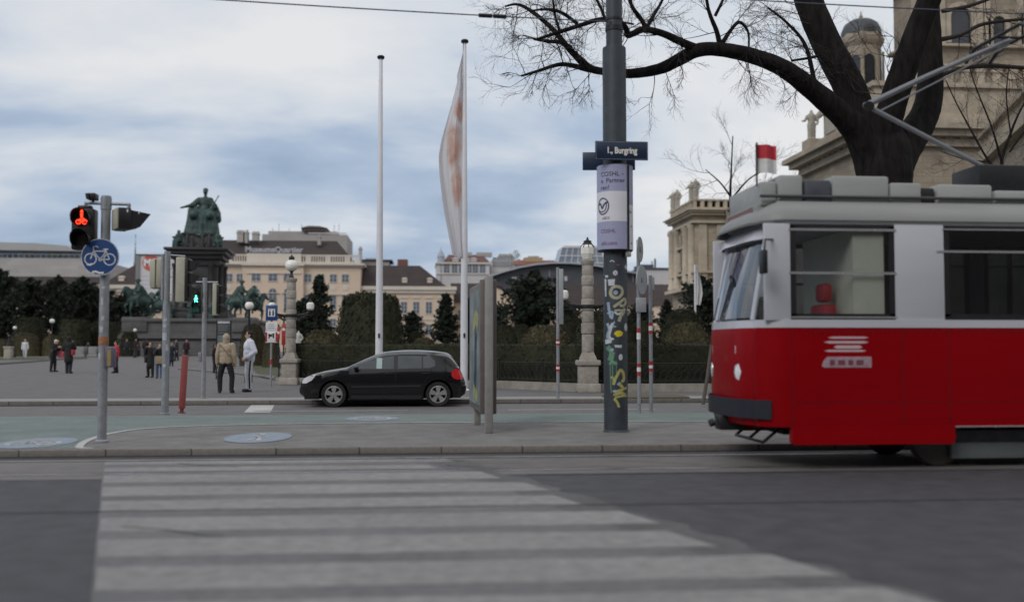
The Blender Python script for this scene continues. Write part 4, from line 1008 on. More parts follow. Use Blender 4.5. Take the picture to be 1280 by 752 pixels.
# shut lines, rubbing strip, handles
m = MB()
def sline(mb, pts, w, off=.003):
    a, b = [], []
    for i, (x, z) in enumerate(pts):
        x2, z2 = pts[min(i+1, len(pts)-1)]; x1, z1 = pts[max(i-1, 0)]; d = Vector((x2-x1, z2-z1)).normalized()
        pa = (x-d.y*w/2, z+d.x*w/2); pb = (x+d.y*w/2, z-d.x*w/2)
        a.append(Vector((pa[0], yc-y_at(*pa)-off, pa[1]))); b.append(Vector((pb[0], yc-y_at(*pb)-off, pb[1])))
    mb.grid([a, b], True)
def lin(a, b, n=10): return [(a[0]+(b[0]-a[0])*i/n, a[1]+(b[1]-a[1])*i/n) for i in range(n+1)]
sline(m, lin((1.27,.30),(1.27,.94)), .012); sline(m, lin((2.42,.30),(2.42,.95)), .012); sline(m, lin((1.27,.30),(3.0,.30)), .012); sline(m, lin((3.0,.30),(3.15,.62),6)+lin((3.17,.64),(3.34,.96),6), .012); sline(m, lin((.28,.60),(.32,.80),5), .01); sline(m, lin((3.86,.5),(3.9,.68),5), .01)
m.split('shut_line', under_m, t)
m = MB(); sline(m, lin((1.30,.515),(3.05,.535),30), .035, .012); m.build('rubbing_strip', M('trim_dark', (.02,.02,.022), .6), t, fixn=False)
m = MB(); sline(m, lin((1.28,.25),(3.08,.25),30), .09, .01); m.build('sill', M('sill_grey', (.022,.022,.024), .5), t, fixn=False)
for x in (2.28, 3.22):
    m = MB(); m.bbox(x-.12, x+.06, yc-y_at(x,.84)-.03, yc-y_at(x,.84)+.01, .825, .86, .012); m.build('door_handle', car_paint, t)
m = MB(); m.ell((1.42, -.06, 1.0), (.07, .10, .065), 12, 8); m.build('wing_mirror', car_paint, t)
m = MB(); m.ell((1.42, 2*WC+.06, 1.0), (.07, .10, .065), 12, 8); m.build('wing_mirror', car_paint, t)
# lights
hl = M('headlight_clear', (.62, .64, .66), .12, var=.1, coat=.8); tlm = M('tail_red', (.55, .015, .02), .15, var=.15, coat=.8)
p_ = MB(); side_patch(p_, [(.05,.64),(.09,.715),(.22,.785),(.40,.82)], [(.05,.60),(.16,.60),(.30,.68),(.40,.80)], .05, .40, .008, 14); p_.build('headlight', hl, t, fixn=False)
p_ = MB(); side_patch(p_, [(.05,.64),(.09,.715),(.22,.785),(.40,.82)], [(.05,.60),(.16,.60),(.30,.68),(.40,.80)], .05, .40, .008, 14, far=True); p_.build('headlight', hl, t, fixn=False)
for far in (False, True):
    p_ = MB(); side_patch(p_, [(3.84,.88),(3.9,.95),(4.0,.965),(4.09,.90),(4.14,.80)], [(3.84,.80),(3.9,.715),(4.0,.69),(4.14,.70)], 3.84, 4.145, .01, 12, far=far); p_.build('tail_light', tlm, t, fixn=False)
m = MB(); m.bbox(-.03, .10, .28, 1.48, .34, .52, .03); m.build('front_bumper_trim', black_m, t)
m = MB(); m.bbox(3.98, 4.225, .16, 1.60, .36, .56, .05); m.build('rear_bumper', car_paint, t)
# wheels
def wheel(x, y, face):
    w = MB(); w.lathe([(RW*.62,-.1),(RW*.95,-.105),(RW,-.08),(RW,.08),(RW*.95,.105),(RW*.66,.1),(RW*.6,.03)], n=36)
    o = w.build('wheel', tyre_m, t); o.rotation_euler = (pi/2, 0, 0); o.location = (x, y, RW)
    r = MB(); r.lathe([(RW*.70,.075),(RW*.705,.103),(RW*.64,.107),(RW*.60,.08)], n=36, cap=False)
    r.lathe([(.001,.105),(RW*.13,.105),(RW*.16,.09)], n=18)
    for k in range(5):
        a = 2*pi*k/5+.3
        for da in (-.13, .13):
            p1 = Vector((RW*.12*cos(a+da*2), RW*.12*sin(a+da*2), .095)); p2 = Vector((RW*.64*cos(a+da*1.35), RW*.64*sin(a+da*1.35), .098)); dd = (p2-p1).cross(Vector((0,0,1))).normalized()
            r.add([p1-dd*.022, p1+dd*.022, p2+dd*.034, p2-dd*.034, p1-dd*.022-Vector((0,0,.03)), p1+dd*.022-Vector((0,0,.03)), p2+dd*.034-Vector((0,0,.03)), p2-dd*.034-Vector((0,0,.03))], [(0,1,2,3),(0,4,5,1),(1,5,6,2),(2,6,7,3),(3,7,4,0)])
    ro_ = r.build('rim', rim_m, o, fixn=True)
    d_ = MB(); d_.lathe([(.001,.04),(RW*.6,.04),(RW*.6,.03)], n=24); d_.build('brake_disc', under_m, o)
    if face > 0: o.rotation_euler = (-pi/2, 0, 0)
for x in (WX1, WX2): wheel(x, .125, -1); wheel(x, 2*WC-.125, 1)
# seats and people are dark shapes behind the glass: headrests
# ================= tram =================
tred = M('tram_red', (0.25, 0.0012, 0.0045), 0.4, var=0.1, scale=1.5, coat=.06, spec=.1, stretch=(.15, 1, 1)); twhite = M('tram_white', (0.50, 0.51, 0.56), 0.35, var=0.05, scale=2, coat=.3, stretch=(.2,1,1))
troof = M('tram_roof_grey', (0.235, 0.24, 0.235), 0.55, var=0.12, scale=4, stretch=(.15, 1, 1)); tbox = M('tram_equipment_grey', (.33,.345,.34), .6, var=.12, scale=3, stretch=(.2,1,1))
rubber = M('window_rubber', (.012,.012,.014), .5); chrome = M('window_bar', (.62,.63,.66), .25, .7, var=.05)
YT = YR - 1.435 - .40; XT = at(903, 470, YT + 1.1).x; WT = 2.2; LT = 14.0
def TX(px): return at(px, 434, YT).x - XT
def TZ(py, px=1100): return at(px, py, YT).z
t = thing('tram', 'red and white tram with grey roof passing on the near tracks', 'tram', (XT, YT, 0.0))
XS = TX(985)                                        # where the tapered nose meets the straight side
def outline(fx, lx_=None, inset=0.0, n=7):              # plan outline: near side front corner round to the far side
    hw = WT/2 - inset; pts = []
    L_ = LT if lx_ is None else lx_
    pts.append((L_, WT/2-hw)); pts.append((XS+.35, WT/2-hw)); 
    base = [(XS, 1.0), (XS*.62, .955), (XS*.28, .84), (.14, .74), (.045, .60), (.0, .35), (0, 0)]
    a = [(fx + x*(XS-fx)/XS, WT/2 - hw*k) for x, k in base]
    pts += a
    pts += [(x, WT-y) for x, y in reversed(a[:-1])]
    pts += [(XS+.35, WT-(WT/2-hw)), (L_, WT-(WT/2-hw))]
    return pts
def loft(mb, levels, close_top=False, close_bot=False):
    rows = [[Vector((x, y, z)) for x, y in outline(fx, None, ins)] for z, fx, ins in levels]
    mb.grid(rows, True)
    n = len(rows[0])
    if close_top: mb.add(rows[-1], [tuple(range(n))])
    if close_bot: mb.add(rows[0], [tuple(reversed(range(n)))])
zs0, zs1 = TZ(409.5), TZ(399.5)                           # red / white stripe / window band limits
zsk = TZ(555); znb = TZ(533); zr = TZ(279); zrt = TZ(246)
m = MB(); loft(m, [(znb, .05, .01), (znb+.12, 0, 0), (zs0-.1, 0, 0), (zs0, .012, 0)], close_bot=True); m.build('body', tred, t, sharp=25)
for y0, y1 in ((-.0025, .1), (WT-.1, WT+.0025)):
    m = MB(); m.prism([(XS+.04, zsk+.03), (XS+.07, zsk), (TX(1189), zsk), (TX(1192), zsk+.03), (TX(1192), znb+.02), (XS+.04, znb+.02)], y0, y1); m.build('skirt_panel', tred, t)
m = MB(); m.bbox(TX(1192), LT-4, -.005, .1, TZ(534), TZ(533), .001); m.box(TX(1192), LT, -.012, .02, znb-.012, znb+.004); m.build('skirt_edge', chrome, t)
m = MB(); loft(m, [(zs0+.002, .012, -.008), (zs1, .02, -.008)], close_top=True); m.build('white_stripe', twhite, t, sharp=25)
# window band: rounded white nose frame, pillars, glass
lean = lambda z: .02 + .30*(z-zs1)/(zr-zs1)
wz0, wz1 = TZ(395.5), TZ(283)
m = MB(); loft(m, [(wz1+.0, lean(wz1), .03), (zr+.02, lean(zr), .03)]); m.build('cornice_band', twhite, t, sharp=25)
wins = [(TX(990), TX(1121))]; x = TX(1183); 
while x < LT-1.2: wins.append((x, x+1.55)); x += 1.55+.22
for side in (0, 1):
    yy = (.012, .06) if side == 0 else (WT-.06, WT-.012)
    prev = XS-.28
    for k, (a, b) in enumerate(wins):
        m = MB(); m.bbox(prev, a, yy[0], yy[1], zs1-.01, wz1+.03, .01); m.build('pillar', twhite, t); prev = b
        # black rubber surround, panes, bars
        f = MB(); d = .07
        y0, y1 = (yy[0]+.004, yy[1]-.004)
        f.box(a, a+d, y0, y1, wz0, wz1); f.box(b-d, b, y0, y1, wz0, wz1); f.box(a, b, y0, y1, wz0-.05, wz0+.035); f.box(a, b, y0, y1, wz1-.05, wz1+.02)
        fr = f.build('window', rubber, t)
        g = MB(); ym = (yy[0]+yy[1])/2; g.poly([(a+.03, ym, wz0), (b-.03, ym, wz0), (b-.03, ym, wz1), (a+.03, ym, wz1)]); g.build('pane', glass('cab_glass', (.80,.84,.86), .25) if k == 0 and side == 0 else glass('tram_glass', (.22,.25,.28), .25), fr, fixn=False)
        br = MB(); yb = (yy[0]-.006, yy[0]+.006) if side == 0 else (yy[1]-.006, yy[1]+.006)
        if k == 0: br.box(a-.02, b+.02, yb[0], yb[1], TZ(343), TZ(340)); br.box(a-.02, b+.02, yb[0], yb[1], TZ(289), TZ(286)); br.box(a-.02, b+.02, yb[0], yb[1], TZ(397.5), TZ(395.5))
        else: br.box(a-.1, b+.04, yb[0], yb[1], TZ(314.8), TZ(312)); br.box(a-.02, b+.02, yb[0], yb[1], TZ(286.5), TZ(284.5))
        br.build('window_bar', chrome, fr)
    m = MB(); m.bbox(prev, LT, yy[0], yy[1], zs1-.01, wz1+.03, .01); m.build('pillar', twhite, t)
# nose: windscreen glass following the outline, corner pillars
def nose_row(z, k0, k1, ins=.0): 
    o = outline(lean(z), None, .035+ins); return [Vector((x, y, z)) for x, y in o[k0:k1]]
n_o = len(outline(0))
zw0, zw1 = zs1+.03, TZ(297)
m = MB(); rows = [nose_row(zw0+(zw1-zw0)*i/4, 3, n_o-3, .01) for i in range(5)]; m.grid(rows, True); gl_ = m.build('windscreen', glass('windscreen_glass', (.60,.64,.68), .42), t, fixn=False)
for k0, k1 in ((2, 4), (n_o-4, n_o-2)):
    m = MB(); A0 = nose_row(zs1, k0, k1); B0 = nose_row(wz1+.02, k0, k1)
    m.grid([A0, B0], True); m.grid([[v+Vector((.03,.03 if k0==2 else -.03,0)) for v in A0], [v+Vector((.03,.03 if k0==2 else -.03,0)) for v in B0]], True); m.build('corner_pillar', twhite, t, fixn=False)
for k in (5, n_o-6):
    m = MB(); m.tube([nose_row(zs1, k, k+1)[0], nose_row(wz1+.02, k, k+1)[0]], .035, 8); m.build('windscreen_pillar', twhite, t)
m = MB(); loft_rows = [nose_row(zw1, 3, n_o-3, -.012), nose_row(wz1+.04, 3, n_o-3, -.012)]; m.grid(loft_rows, True); m.build('windscreen_header', twhite, t, fixn=False)
# white peak over the windscreen
m = MB(); o0 = outline(lean(zr)-.16, None, .0)[2:n_o-2]; o1 = outline(lean(zr)-.02, None, .06)[2:n_o-2]
m.grid([[Vector((x, y, TZ(297))) for x, y in outline(lean(TZ(297))-.10, None, .02)[3:n_o-3]], [Vector((x, y, TZ(286))) for x, y in outline(lean(zr)-.10, None, .02)[3:n_o-3]], [Vector((x, y, zr)) for x, y in outline(lean(zr)-.02, None, .03)[3:n_o-3]]], True); m.build('peak', twhite, t, fixn=False)
# roof: rounded shell
m = MB(); lv = []
H_ = zrt - zr
for i in range(9):
    a = i/8*pi/2; lv.append((zr + .02 + H_*sin(a), .12 + .75*(1-cos(a)), .02 + .62*(1-cos(a))))
loft(m, lv, close_top=True); m.build('roof', troof, t, sharp=40)
m = MB(); loft(m, [(zr+.004, .10, .0), (zr+.035, .11, .0)]); m.build('gutter', M('gutter_dark', (.08,.085,.085), .5), t, sharp=25)
# destination display at the front of the roof
m = MB(); m.bbox(.26, .75, WT/2-.62, WT/2+.62, zr+.03, zr+.30, .05); db = m.build('destination_box', troof, t)
m = MB(); m.box(.252, .262, WT/2-.52, WT/2+.52, zr+.07, zr+.26); m.box(.40, .74, WT/2-.632, WT/2-.618, zr+.09, zr+.22); m.build('display_panel', M('display_brown', (.16,.07,.065), .4, var=.3), db)
# roof equipment
def rb(x0, x1, z0, z1, y0, y1, mat, nm): 
    mm = MB(); mm.bbox(x0, x1, y0, y1, z0, z1, .03); return mm.build(nm, mat, t)
zq = zrt - .06
rb(TX(968), TX(990), zq, TZ(221), .45, 1.75, tbox, 'roof_box'); rb(TX(991), TX(1022), zq, TZ(213)+.0, .4, 1.8, tbox, 'roof_box'); rb(TX(1024), TX(1058), zq, TZ(214)-.05, .38, 1.82, M('roof_dark_unit', (.06,.065,.08), .5), 'resistor_unit'); rb(TX(1060), TX(1134), zq, TZ(213)+.0, .4, 1.8, tbox, 'roof_box')
rb(TX(1136), TX(1176), zq, TZ(221), .4, 1.8, tbox, 'roof_box'); rb(TX(1177), TX(1196), zq, TZ(226), .45, 1.7, black_m, 'insulator_block'); rb(TX(1198), TX(1268), zq, TZ(222), .4, 1.8, tbox, 'roof_box'); rb(TX(1272), TX(1330), zq, TZ(224)-.05, .4, 1.8, tbox, 'roof_box'); rb(TX(1335), LT-1, zq, TZ(221), .4, 1.8, tbox, 'roof_box')
m = MB()
for y in (.42, 1.78): m.tube([(TX(965), y-.05, TZ(241)), (LT-.6, y-.05, TZ(241))], .022, 6)
m.build('roof_rail', M('roof_rail_dark', (.05,.05,.055), .5), t)
# pantograph, single arm, knee to the left
pm = M('pantograph_grey', (.20,.21,.23), .5, .3, var=.1); yp = WT/2
def PP(px, py, y=yp): p = at(px, py, YT+y); return (p.x-XT, y, p.z)
m = MB(); m.tube([PP(1236,212,yp-.18), PP(1085,133,yp-.10)], .034, 8); m.tube([PP(1236,212,yp+.18), PP(1085,133,yp+.10)], .034, 8); m.build('lower_arm', pm, t)
m = MB(); m.tube([PP(1080,133), PP(1160,95), PP(1262,50)], [.042,.036,.03], 8); m.tube([PP(1100,139), PP(1262,56)], .014, 6); m.build('upper_arm', pm, t)
m = MB(); m.tube([PP(1086,133,yp-.14), PP(1086,133,yp+.14)], .07, 10); m.build('knee_joint', dark_iron, t)
c_ = PP(1262, 48); m = MB()
for dx in (-.18, .18): m.tube([(c_[0]+dx, yp-.8, c_[2]-.12), (c_[0]+dx, yp-.55, c_[2]+.02), (c_[0]+dx, yp+.55, c_[2]+.02), (c_[0]+dx, yp+.8, c_[2]-.12)], .025, 6)
m.tube([(c_[0]-.18, yp, c_[2]+.01), (c_[0]+.18, yp, c_[2]+.01)], .02, 6); m.build('collector_head', dark_iron, t)
c_ = PP(1236, 214); m = MB(); m.bbox(c_[0]-.35, c_[0]+.45, yp-.35, yp+.35, TZ(223)-.08, c_[2]+.03, .03); m.build('pantograph_base', dark_iron, t)
# flags on the roof front
fr_ = M('flag_red', (.48,.02,.035), .7); 
p0 = PP(946, 233, .45); p1 = PP(946, 178, .45)
m = MB(); m.tube([p0, p1], .012, 6); fs = m.build('flag_staff', dark_iron, t)
def cloth(x0, x1, z0, z1, mat, nm):
    rows = [[Vector((x0+(x1-x0)*k/10, .45+.03*sin(k*.9), z0+(z1-z0)*j/3-.02*k/10)) for k in range(11)] for j in range(4)]
    mm = MB(); mm.grid(rows, True); return mm.build(nm, mat, fs, fixn=False)
zt0, zt1 = p1[2]-.02, at(946, 215, YT+.45).z; dz = (zt0-zt1)
fx0 = p1[0]; fx1 = fx0+.26
cloth(fx0-.02, fx1, zt0-dz*.5, zt0, fr_, 'red_flag'); cloth(fx0-.02, fx1, zt1, zt0-dz*.5, M('flag_white', (.6,.6,.6), .7), 'white_flag')
# bumper, headlights, plates
m = MB(); rows = [[Vector((x, y, z)) for x, y in outline(-.05, None, -.02)[3:n_o-3]] for z in (TZ(523.5), TZ(521), TZ(502), TZ(499.5))]; m.grid(rows, True); m.build('black_bumper', M('bumper_navy', (.008,.010,.018), .5), t, fixn=False)
m = MB(); m.bbox(-.08, .3, WT/2-.13, WT/2+.13, .42, .62, .03); m.tube([(-.12, WT/2, .52), (-.18, WT/2, .5)], .05, 8); m.build('coupler', black_m, t)
hm = M('tram_lamp', (.72,.74,.76), .15, var=.1, coat=.8)
for y in (.50, WT-.50):
    m = MB(); m.lathe([(.13,0),(.14,.03),(.12,.07),(.001,.09)], n=20); o = m.build('headlight', hm, t); o.rotation_euler = (0, -pi/2, R(28 if y < 1 else -28)); o.location = (.12, y, TZ(466, 905)); 
    r = MB(); r.lathe([(.165,-.04),(.165,.04),(.14,.055),(.13,.04)], n=20, cap=False); r.build('ring', chrome, o)
    m = MB(); Mr = Matrix.Translation((.09, y, TZ(437, 905))) @ Matrix.Rotation(R(-62 if y < 1 else 62), 4, 'Z'); m.bbox(-.13, .13, -.02, .02, -.055, .055, .01, Mr); m.build('light_cluster', M('cluster_pale', (.5,.4,.42), .3), t)
    m = MB(); Mr = Matrix.Translation((.10, y, TZ(421, 905))) @ Matrix.Rotation(R(-62 if y < 1 else 62), 4, 'Z'); m.bbox(-.12, .12, -.015, .015, -.02, .02, .008, Mr); m.build('grab_strip', chrome, t)
# emblem and number on the side (unreadable in passing: bars only)
em = M('emblem_pale', (.55,.42,.46), .4, var=.1)
m = MB(); z = lambda py: TZ(py)
def hex_(x0, x1, z0, z1, k): m.prism([(x0, (z0+z1)/2), (x0+k, z0), (x1-k, z0), (x1, (z0+z1)/2), (x1-k, z1), (x0+k, z1)], -.0035, -.001)
hex_(TX(1035), TX(1086), z(423), z(420.5), .06); hex_(TX(1030), TX(1086), z(429), z(426), .06); hex_(TX(1030), TX(1083), z(439.5), z(437), .06); hex_(TX(1042), TX(1078), z(435.5), z(431.5), .04); m.build('emblem', em, t)
m = MB(); m.prism([(TX(1027), z(457)), (TX(1030), z(459)), (TX(1089), z(459)), (TX(1089), z(445.5)), (TX(1034), z(445.5)), (TX(1029), z(451))], -.0035, -.001); nb_ = m.build('number_plate', M('plate_pale', (.36, .26, .30), .4, var=.3, scale=9), t)
m = MB()
for a, b in ((1037, 1043), (1047, 1056), (1060, 1066), (1070, 1079)): m.box(TX(a), TX(b), -.0055, -.004, z(456), z(449.5))
m.build('worn_digits', M('digit_wine', (.18, .05, .07), .5, var=.3), nb_)
# panel seams on the red side
m = MB()
for px in (990, 1128, 1186, 1300, 1420): m.box(TX(px)-.004, TX(px)+.004, -.003, -.0005, znb+.02, zs0-.03)
m.box(XS, LT, -.003, -.0005, TZ(452)-.002, TZ(452)+.002) if False else None
m.box(XS+.3, LT, -.003, -.0005, zs0-.05, zs0-.044); m.box(XS+.1, LT, -.003, -.0005, znb+.30, znb+.305)
m.split('panel_seam', M('seam_red', (.08,.003,.005), .5), t, True)
m = MB()
for px in range(996, 1420, 12):
    for zz_ in (znb+.33, zs0-.075): m.box(TX(px)-.006, TX(px)+.006, -.004, -.0005, zz_-.006, zz_+.006)
m.build('rivet_row', M('rivet_red', (.13,.006,.01), .4), t)
# mirror
m = MB(); m.tube([(.34, .05, TZ(300)), (.14, -.22, TZ(303)), (.12, -.24, TZ(315))], .014, 6); m.bbox(.07, .14, -.32, -.17, TZ(345), TZ(316), .02); m.build('mirror', black_m, t)
# interior
inn = M('tram_interior', (.20,.19,.16), .7); fl = M('tram_floor', (.05,.05,.055), .8)
m = MB(); m.box(.3, LT-.1, .08, WT-.08, .82, .86); m.build('floor', fl, t)
m = MB(); m.box(.5, LT-.1, .1, WT-.1, zr-.05, zr-.02); m.build('ceiling', M('tram_ceiling', (.22,.22,.21), .7), t)
m = MB(); m.box(TX(1071), TX(1071)+.05, .10, WT-.5, .86, zr-.06); m.box(TX(1071), TX(1110), .075, .095, .86, zr-.06); m.build('cab_partition', M('cab_beige', (.50,.49,.39), .6, var=.08), t)
m = MB(); m.box(.32, .75, .35, WT-.35, .86, 1.72); m.build('dashboard', black_m, t)
seat_m = M('seat_red', (.32,.015,.02), .6)
m = MB(); m.bbox(TX(1046), TX(1064), .38, .86, 1.35, 2.05, .05); m.bbox(TX(1049), TX(1063), .48, .76, 2.08, 2.32, .05); m.bbox(TX(1020), TX(1066), .35, .85, 1.25, 1.36, .03); m.build('driver_seat', seat_m, t)
for k in range(9):
    xx = TX(1200)+k*.82
    if xx > LT-.8: break
    for y in (.12, 1.5):
        m = MB(); m.bbox(xx, xx+.4, y, y+.5, 1.24, 1.30, .02); m.bbox(xx+.38, xx+.44, y, y+.5, 1.25, 1.78, .02); m.build('seat', M('seat_wood', (.15,.09,.05), .5), t)
m = MB()
for k in range(6): m.tube([(TX(1210)+k*1.64, .75, .86), (TX(1210)+k*1.64, .75, zr-.05)], .016, 6)
m.build('grab_pole', chrome, t)
m = MB(); m.box(LT-.04, LT, .02, WT-.02, .5, zr); m.build('end_wall', twhite, t)
# bogie and underframe
m = MB(); m.box(.6, LT-.1, .5, WT-.5, .40, .58); m.build('underframe', under_m, t)
for bx in (TX(1195)+.75, LT-2.6):
    m = MB(); m.bbox(bx-1.0, bx+1.0, .30, .42, .26, .46, .03); m.bbox(bx-1.0, bx+1.0, WT-.42, WT-.30, .26, .46, .03); m.box(bx-.25, bx+.25, .36, WT-.36, .25, .42); bg_ = m.build('bogie', M('bogie_grey', (.10,.115,.125), .7, var=.25), t)
    for dx in (-.82, .82):
        for y in (.38+.0, WT-.38):
            w = MB(); w.lathe([(.30,-.05),(.33,-.04),(.33,.05),(.35,.055),(.35,.075),(.08,.08)], n=24); o = w.build('wheel', M('wheel_steel', (.09,.085,.08), .5, .5), bg_); o.rotation_euler = (pi/2 * (1 if y > 1 else -1), 0, 0); o.location = (bx+dx, y, .34)
m = MB(); m.bbox(TX(1200), TX(1420), .25, .33, TZ(577), TZ(556), .02); m.build('guard', M('guard_grey', (.12,.135,.14), .6, var=.15), t)
m = MB(); m.tube([(.35,.55,.30),(.35,WT-.55,.30)], .02, 6)
for y in (.55, 1.1, WT-.55): m.tube([(.35,y,.3),(.6,y,.5)], .02, 6)
m.build('lifeguard_frame', black_m, t)
# ================= people =================
skin = M('skin', (.42, .26, .19), .55, var=.06); hair_d = M('dark_hair', (.02, .015, .012), .7); hair_b = M('blond_hair', (.45, .36, .24), .7)
def cloth_m(n, c): return M('cloth_' + n, c, .85, var=.18, scale=14, bump=.25, bscale=18)
def fig(H, pose):
    """joints of a standing figure, feet on z = 0, facing -Y"""
    k = H / 1.75; J = {}
    st, lean_, arms, wd = pose.get('stride', 0), pose.get('lean', 0), pose.get('arms', ('down', 'down')), pose.get('stance', .09)
    J['pel'] = Vector((0, 0, .93)); J['chest'] = Vector((0, -lean_*.7, 1.27)); J['neck'] = Vector((0, -lean_*1.0, 1.47)); J['head'] = Vector((0, -.02-lean_*1.25, 1.625))
    for s, n in ((-1, 'L'), (1, 'R')):
        f = -st*s
        J['hip'+n] = Vector((s*.09, 0, .90)); J['kne'+n] = Vector((s*(wd+.01), f*.5-.025, .49)); J['ank'+n] = Vector((s*wd, f, .09 + (.05 if f > .1 else 0))); J['toe'+n] = Vector((s*(wd+.03), f-.15, .035 if f <= .1 else .05))
        sh = Vector((s*.185, -lean_*.95+.01, 1.41)); J['sho'+n] = sh
        a = arms[0 if s < 0 else 1]
        if a == 'down': e, w = sh+Vector((s*.06, .02, -.28)), sh+Vector((s*.075, -.03, -.54))
        elif a == 'bent': e, w = sh+Vector((s*.07, .05, -.27)), sh+Vector((s*.00, -.19, -.34))
        elif a == 'pocket': e, w = sh+Vector((s*.10, .09, -.26)), sh+Vector((s*.02, -.09, -.43))
        elif a == 'phone': e, w = sh+Vector((s*.05, -.05, -.26)), sh+Vector((-s*.07, -.25, -.10))
        elif a == 'face': e, w = sh+Vector((s*.07, -.10, -.22)), sh+Vector((-s*.08, -.20, .06))
        elif a == 'swing': e, w = sh+Vector((s*.05, -.10, -.26)), sh+Vector((s*.06, -.25, -.45))
        elif a == 'back': e, w = sh+Vector((s*.06, .12, -.26)), sh+Vector((s*.08, .14, -.52))
        J['elb'+n], J['wri'+n] = e, w
    return {n: v*k for n, v in J.items()}, k
def hand(mb, wr, el, k, s):
    d = (wr-el).normalized(); side = Vector((s, 0, 0)); side = (side - d*side.dot(d)).normalized(); nrm = d.cross(side)
    pc = wr + d*.045*k
    mb.cap(wr, wr+d*.05*k, .024*k, .032*k, 8); mb.cap(pc-nrm*.02*k, pc+nrm*.02*k, .026*k, .026*k, 8)
    for i, (o, ln) in enumerate(((-.030, .066), (-.010, .076), (.010, .072), (.029, .056))):
        b = pc + nrm*o*k + d*.03*k; m1 = b + (d*.55+side*-.12*s*s).normalized()*ln*.5*k; e = m1 + (d*.8-side*.45).normalized()*ln*.5*k
        mb.cap(b, m1, .0095*k, .009*k, 6); mb.cap(m1, e, .009*k, .0075*k, 6)
    b = pc - nrm*.028*k - d*.01*k; m1 = b - nrm*.022*k + d*.025*k; mb.cap(b, m1, .012*k, .011*k, 6); mb.cap(m1, m1+d*.026*k, .0105*k, .008*k, 6)
def body_mb(J, k):
    m = MB(); h = J['head']
    m.ell(h+Vector((0, .012, .03))*k, (.077*k, .094*k, .095*k)); m.ell(h+Vector((0, -.012, -.045))*k, (.058*k, .072*k, .075*k)); m.cap(h+Vector((0, -.03, -.09))*k, h+Vector((0, -.055, -.095))*k, .035*k, .026*k)
    m.cap(h+Vector((0, -.083, .012))*k, h+Vector((0, -.098, -.028))*k, .010*k, .016*k, 8)
    m.cap(h+Vector((-.045, -.072, .03))*k, h+Vector((.045, -.072, .03))*k, .014*k, .014*k, 8); m.cap(h+Vector((-.022, -.083, -.062))*k, h+Vector((.022, -.083, -.062))*k, .009*k, .009*k, 6)
    for s in (-1, 1): m.ell(h+Vector((s*.08, .015, -.005))*k, (.012*k, .022*k, .032*k), 8, 6); m.ell(h+Vector((s*.033, -.074, .008))*k, .012*k, 8, 6)
    m.cap(J['neck']-Vector((0, -.01, .04))*k, h-Vector((0, -.01, .04))*k, .058*k, .054*k)
    m.cap(J['chest'], J['neck']-Vector((0, 0, .08))*k, .13*k, .085*k); m.ell((J['chest']+J['pel'])/2, (.15*k, .105*k, .25*k)); m.ell(J['pel'], (.155*k, .115*k, .12*k))
    for n, s in (('L', -1), ('R', 1)):
        m.cap(J['chest']+Vector((0, 0, .1))*k, J['sho'+n], .08*k, .06*k); m.caps([J['sho'+n], J['elb'+n], J['wri'+n]], [.052*k, .04*k, .028*k]); hand(m, J['wri'+n], J['elb'+n], k, s)
        m.caps([J['hip'+n], J['kne'+n], J['ank'+n]], [.085*k, .056*k, .038*k]); m.cap(J['ank'+n], J['toe'+n], .04*k, .033*k)
    return m
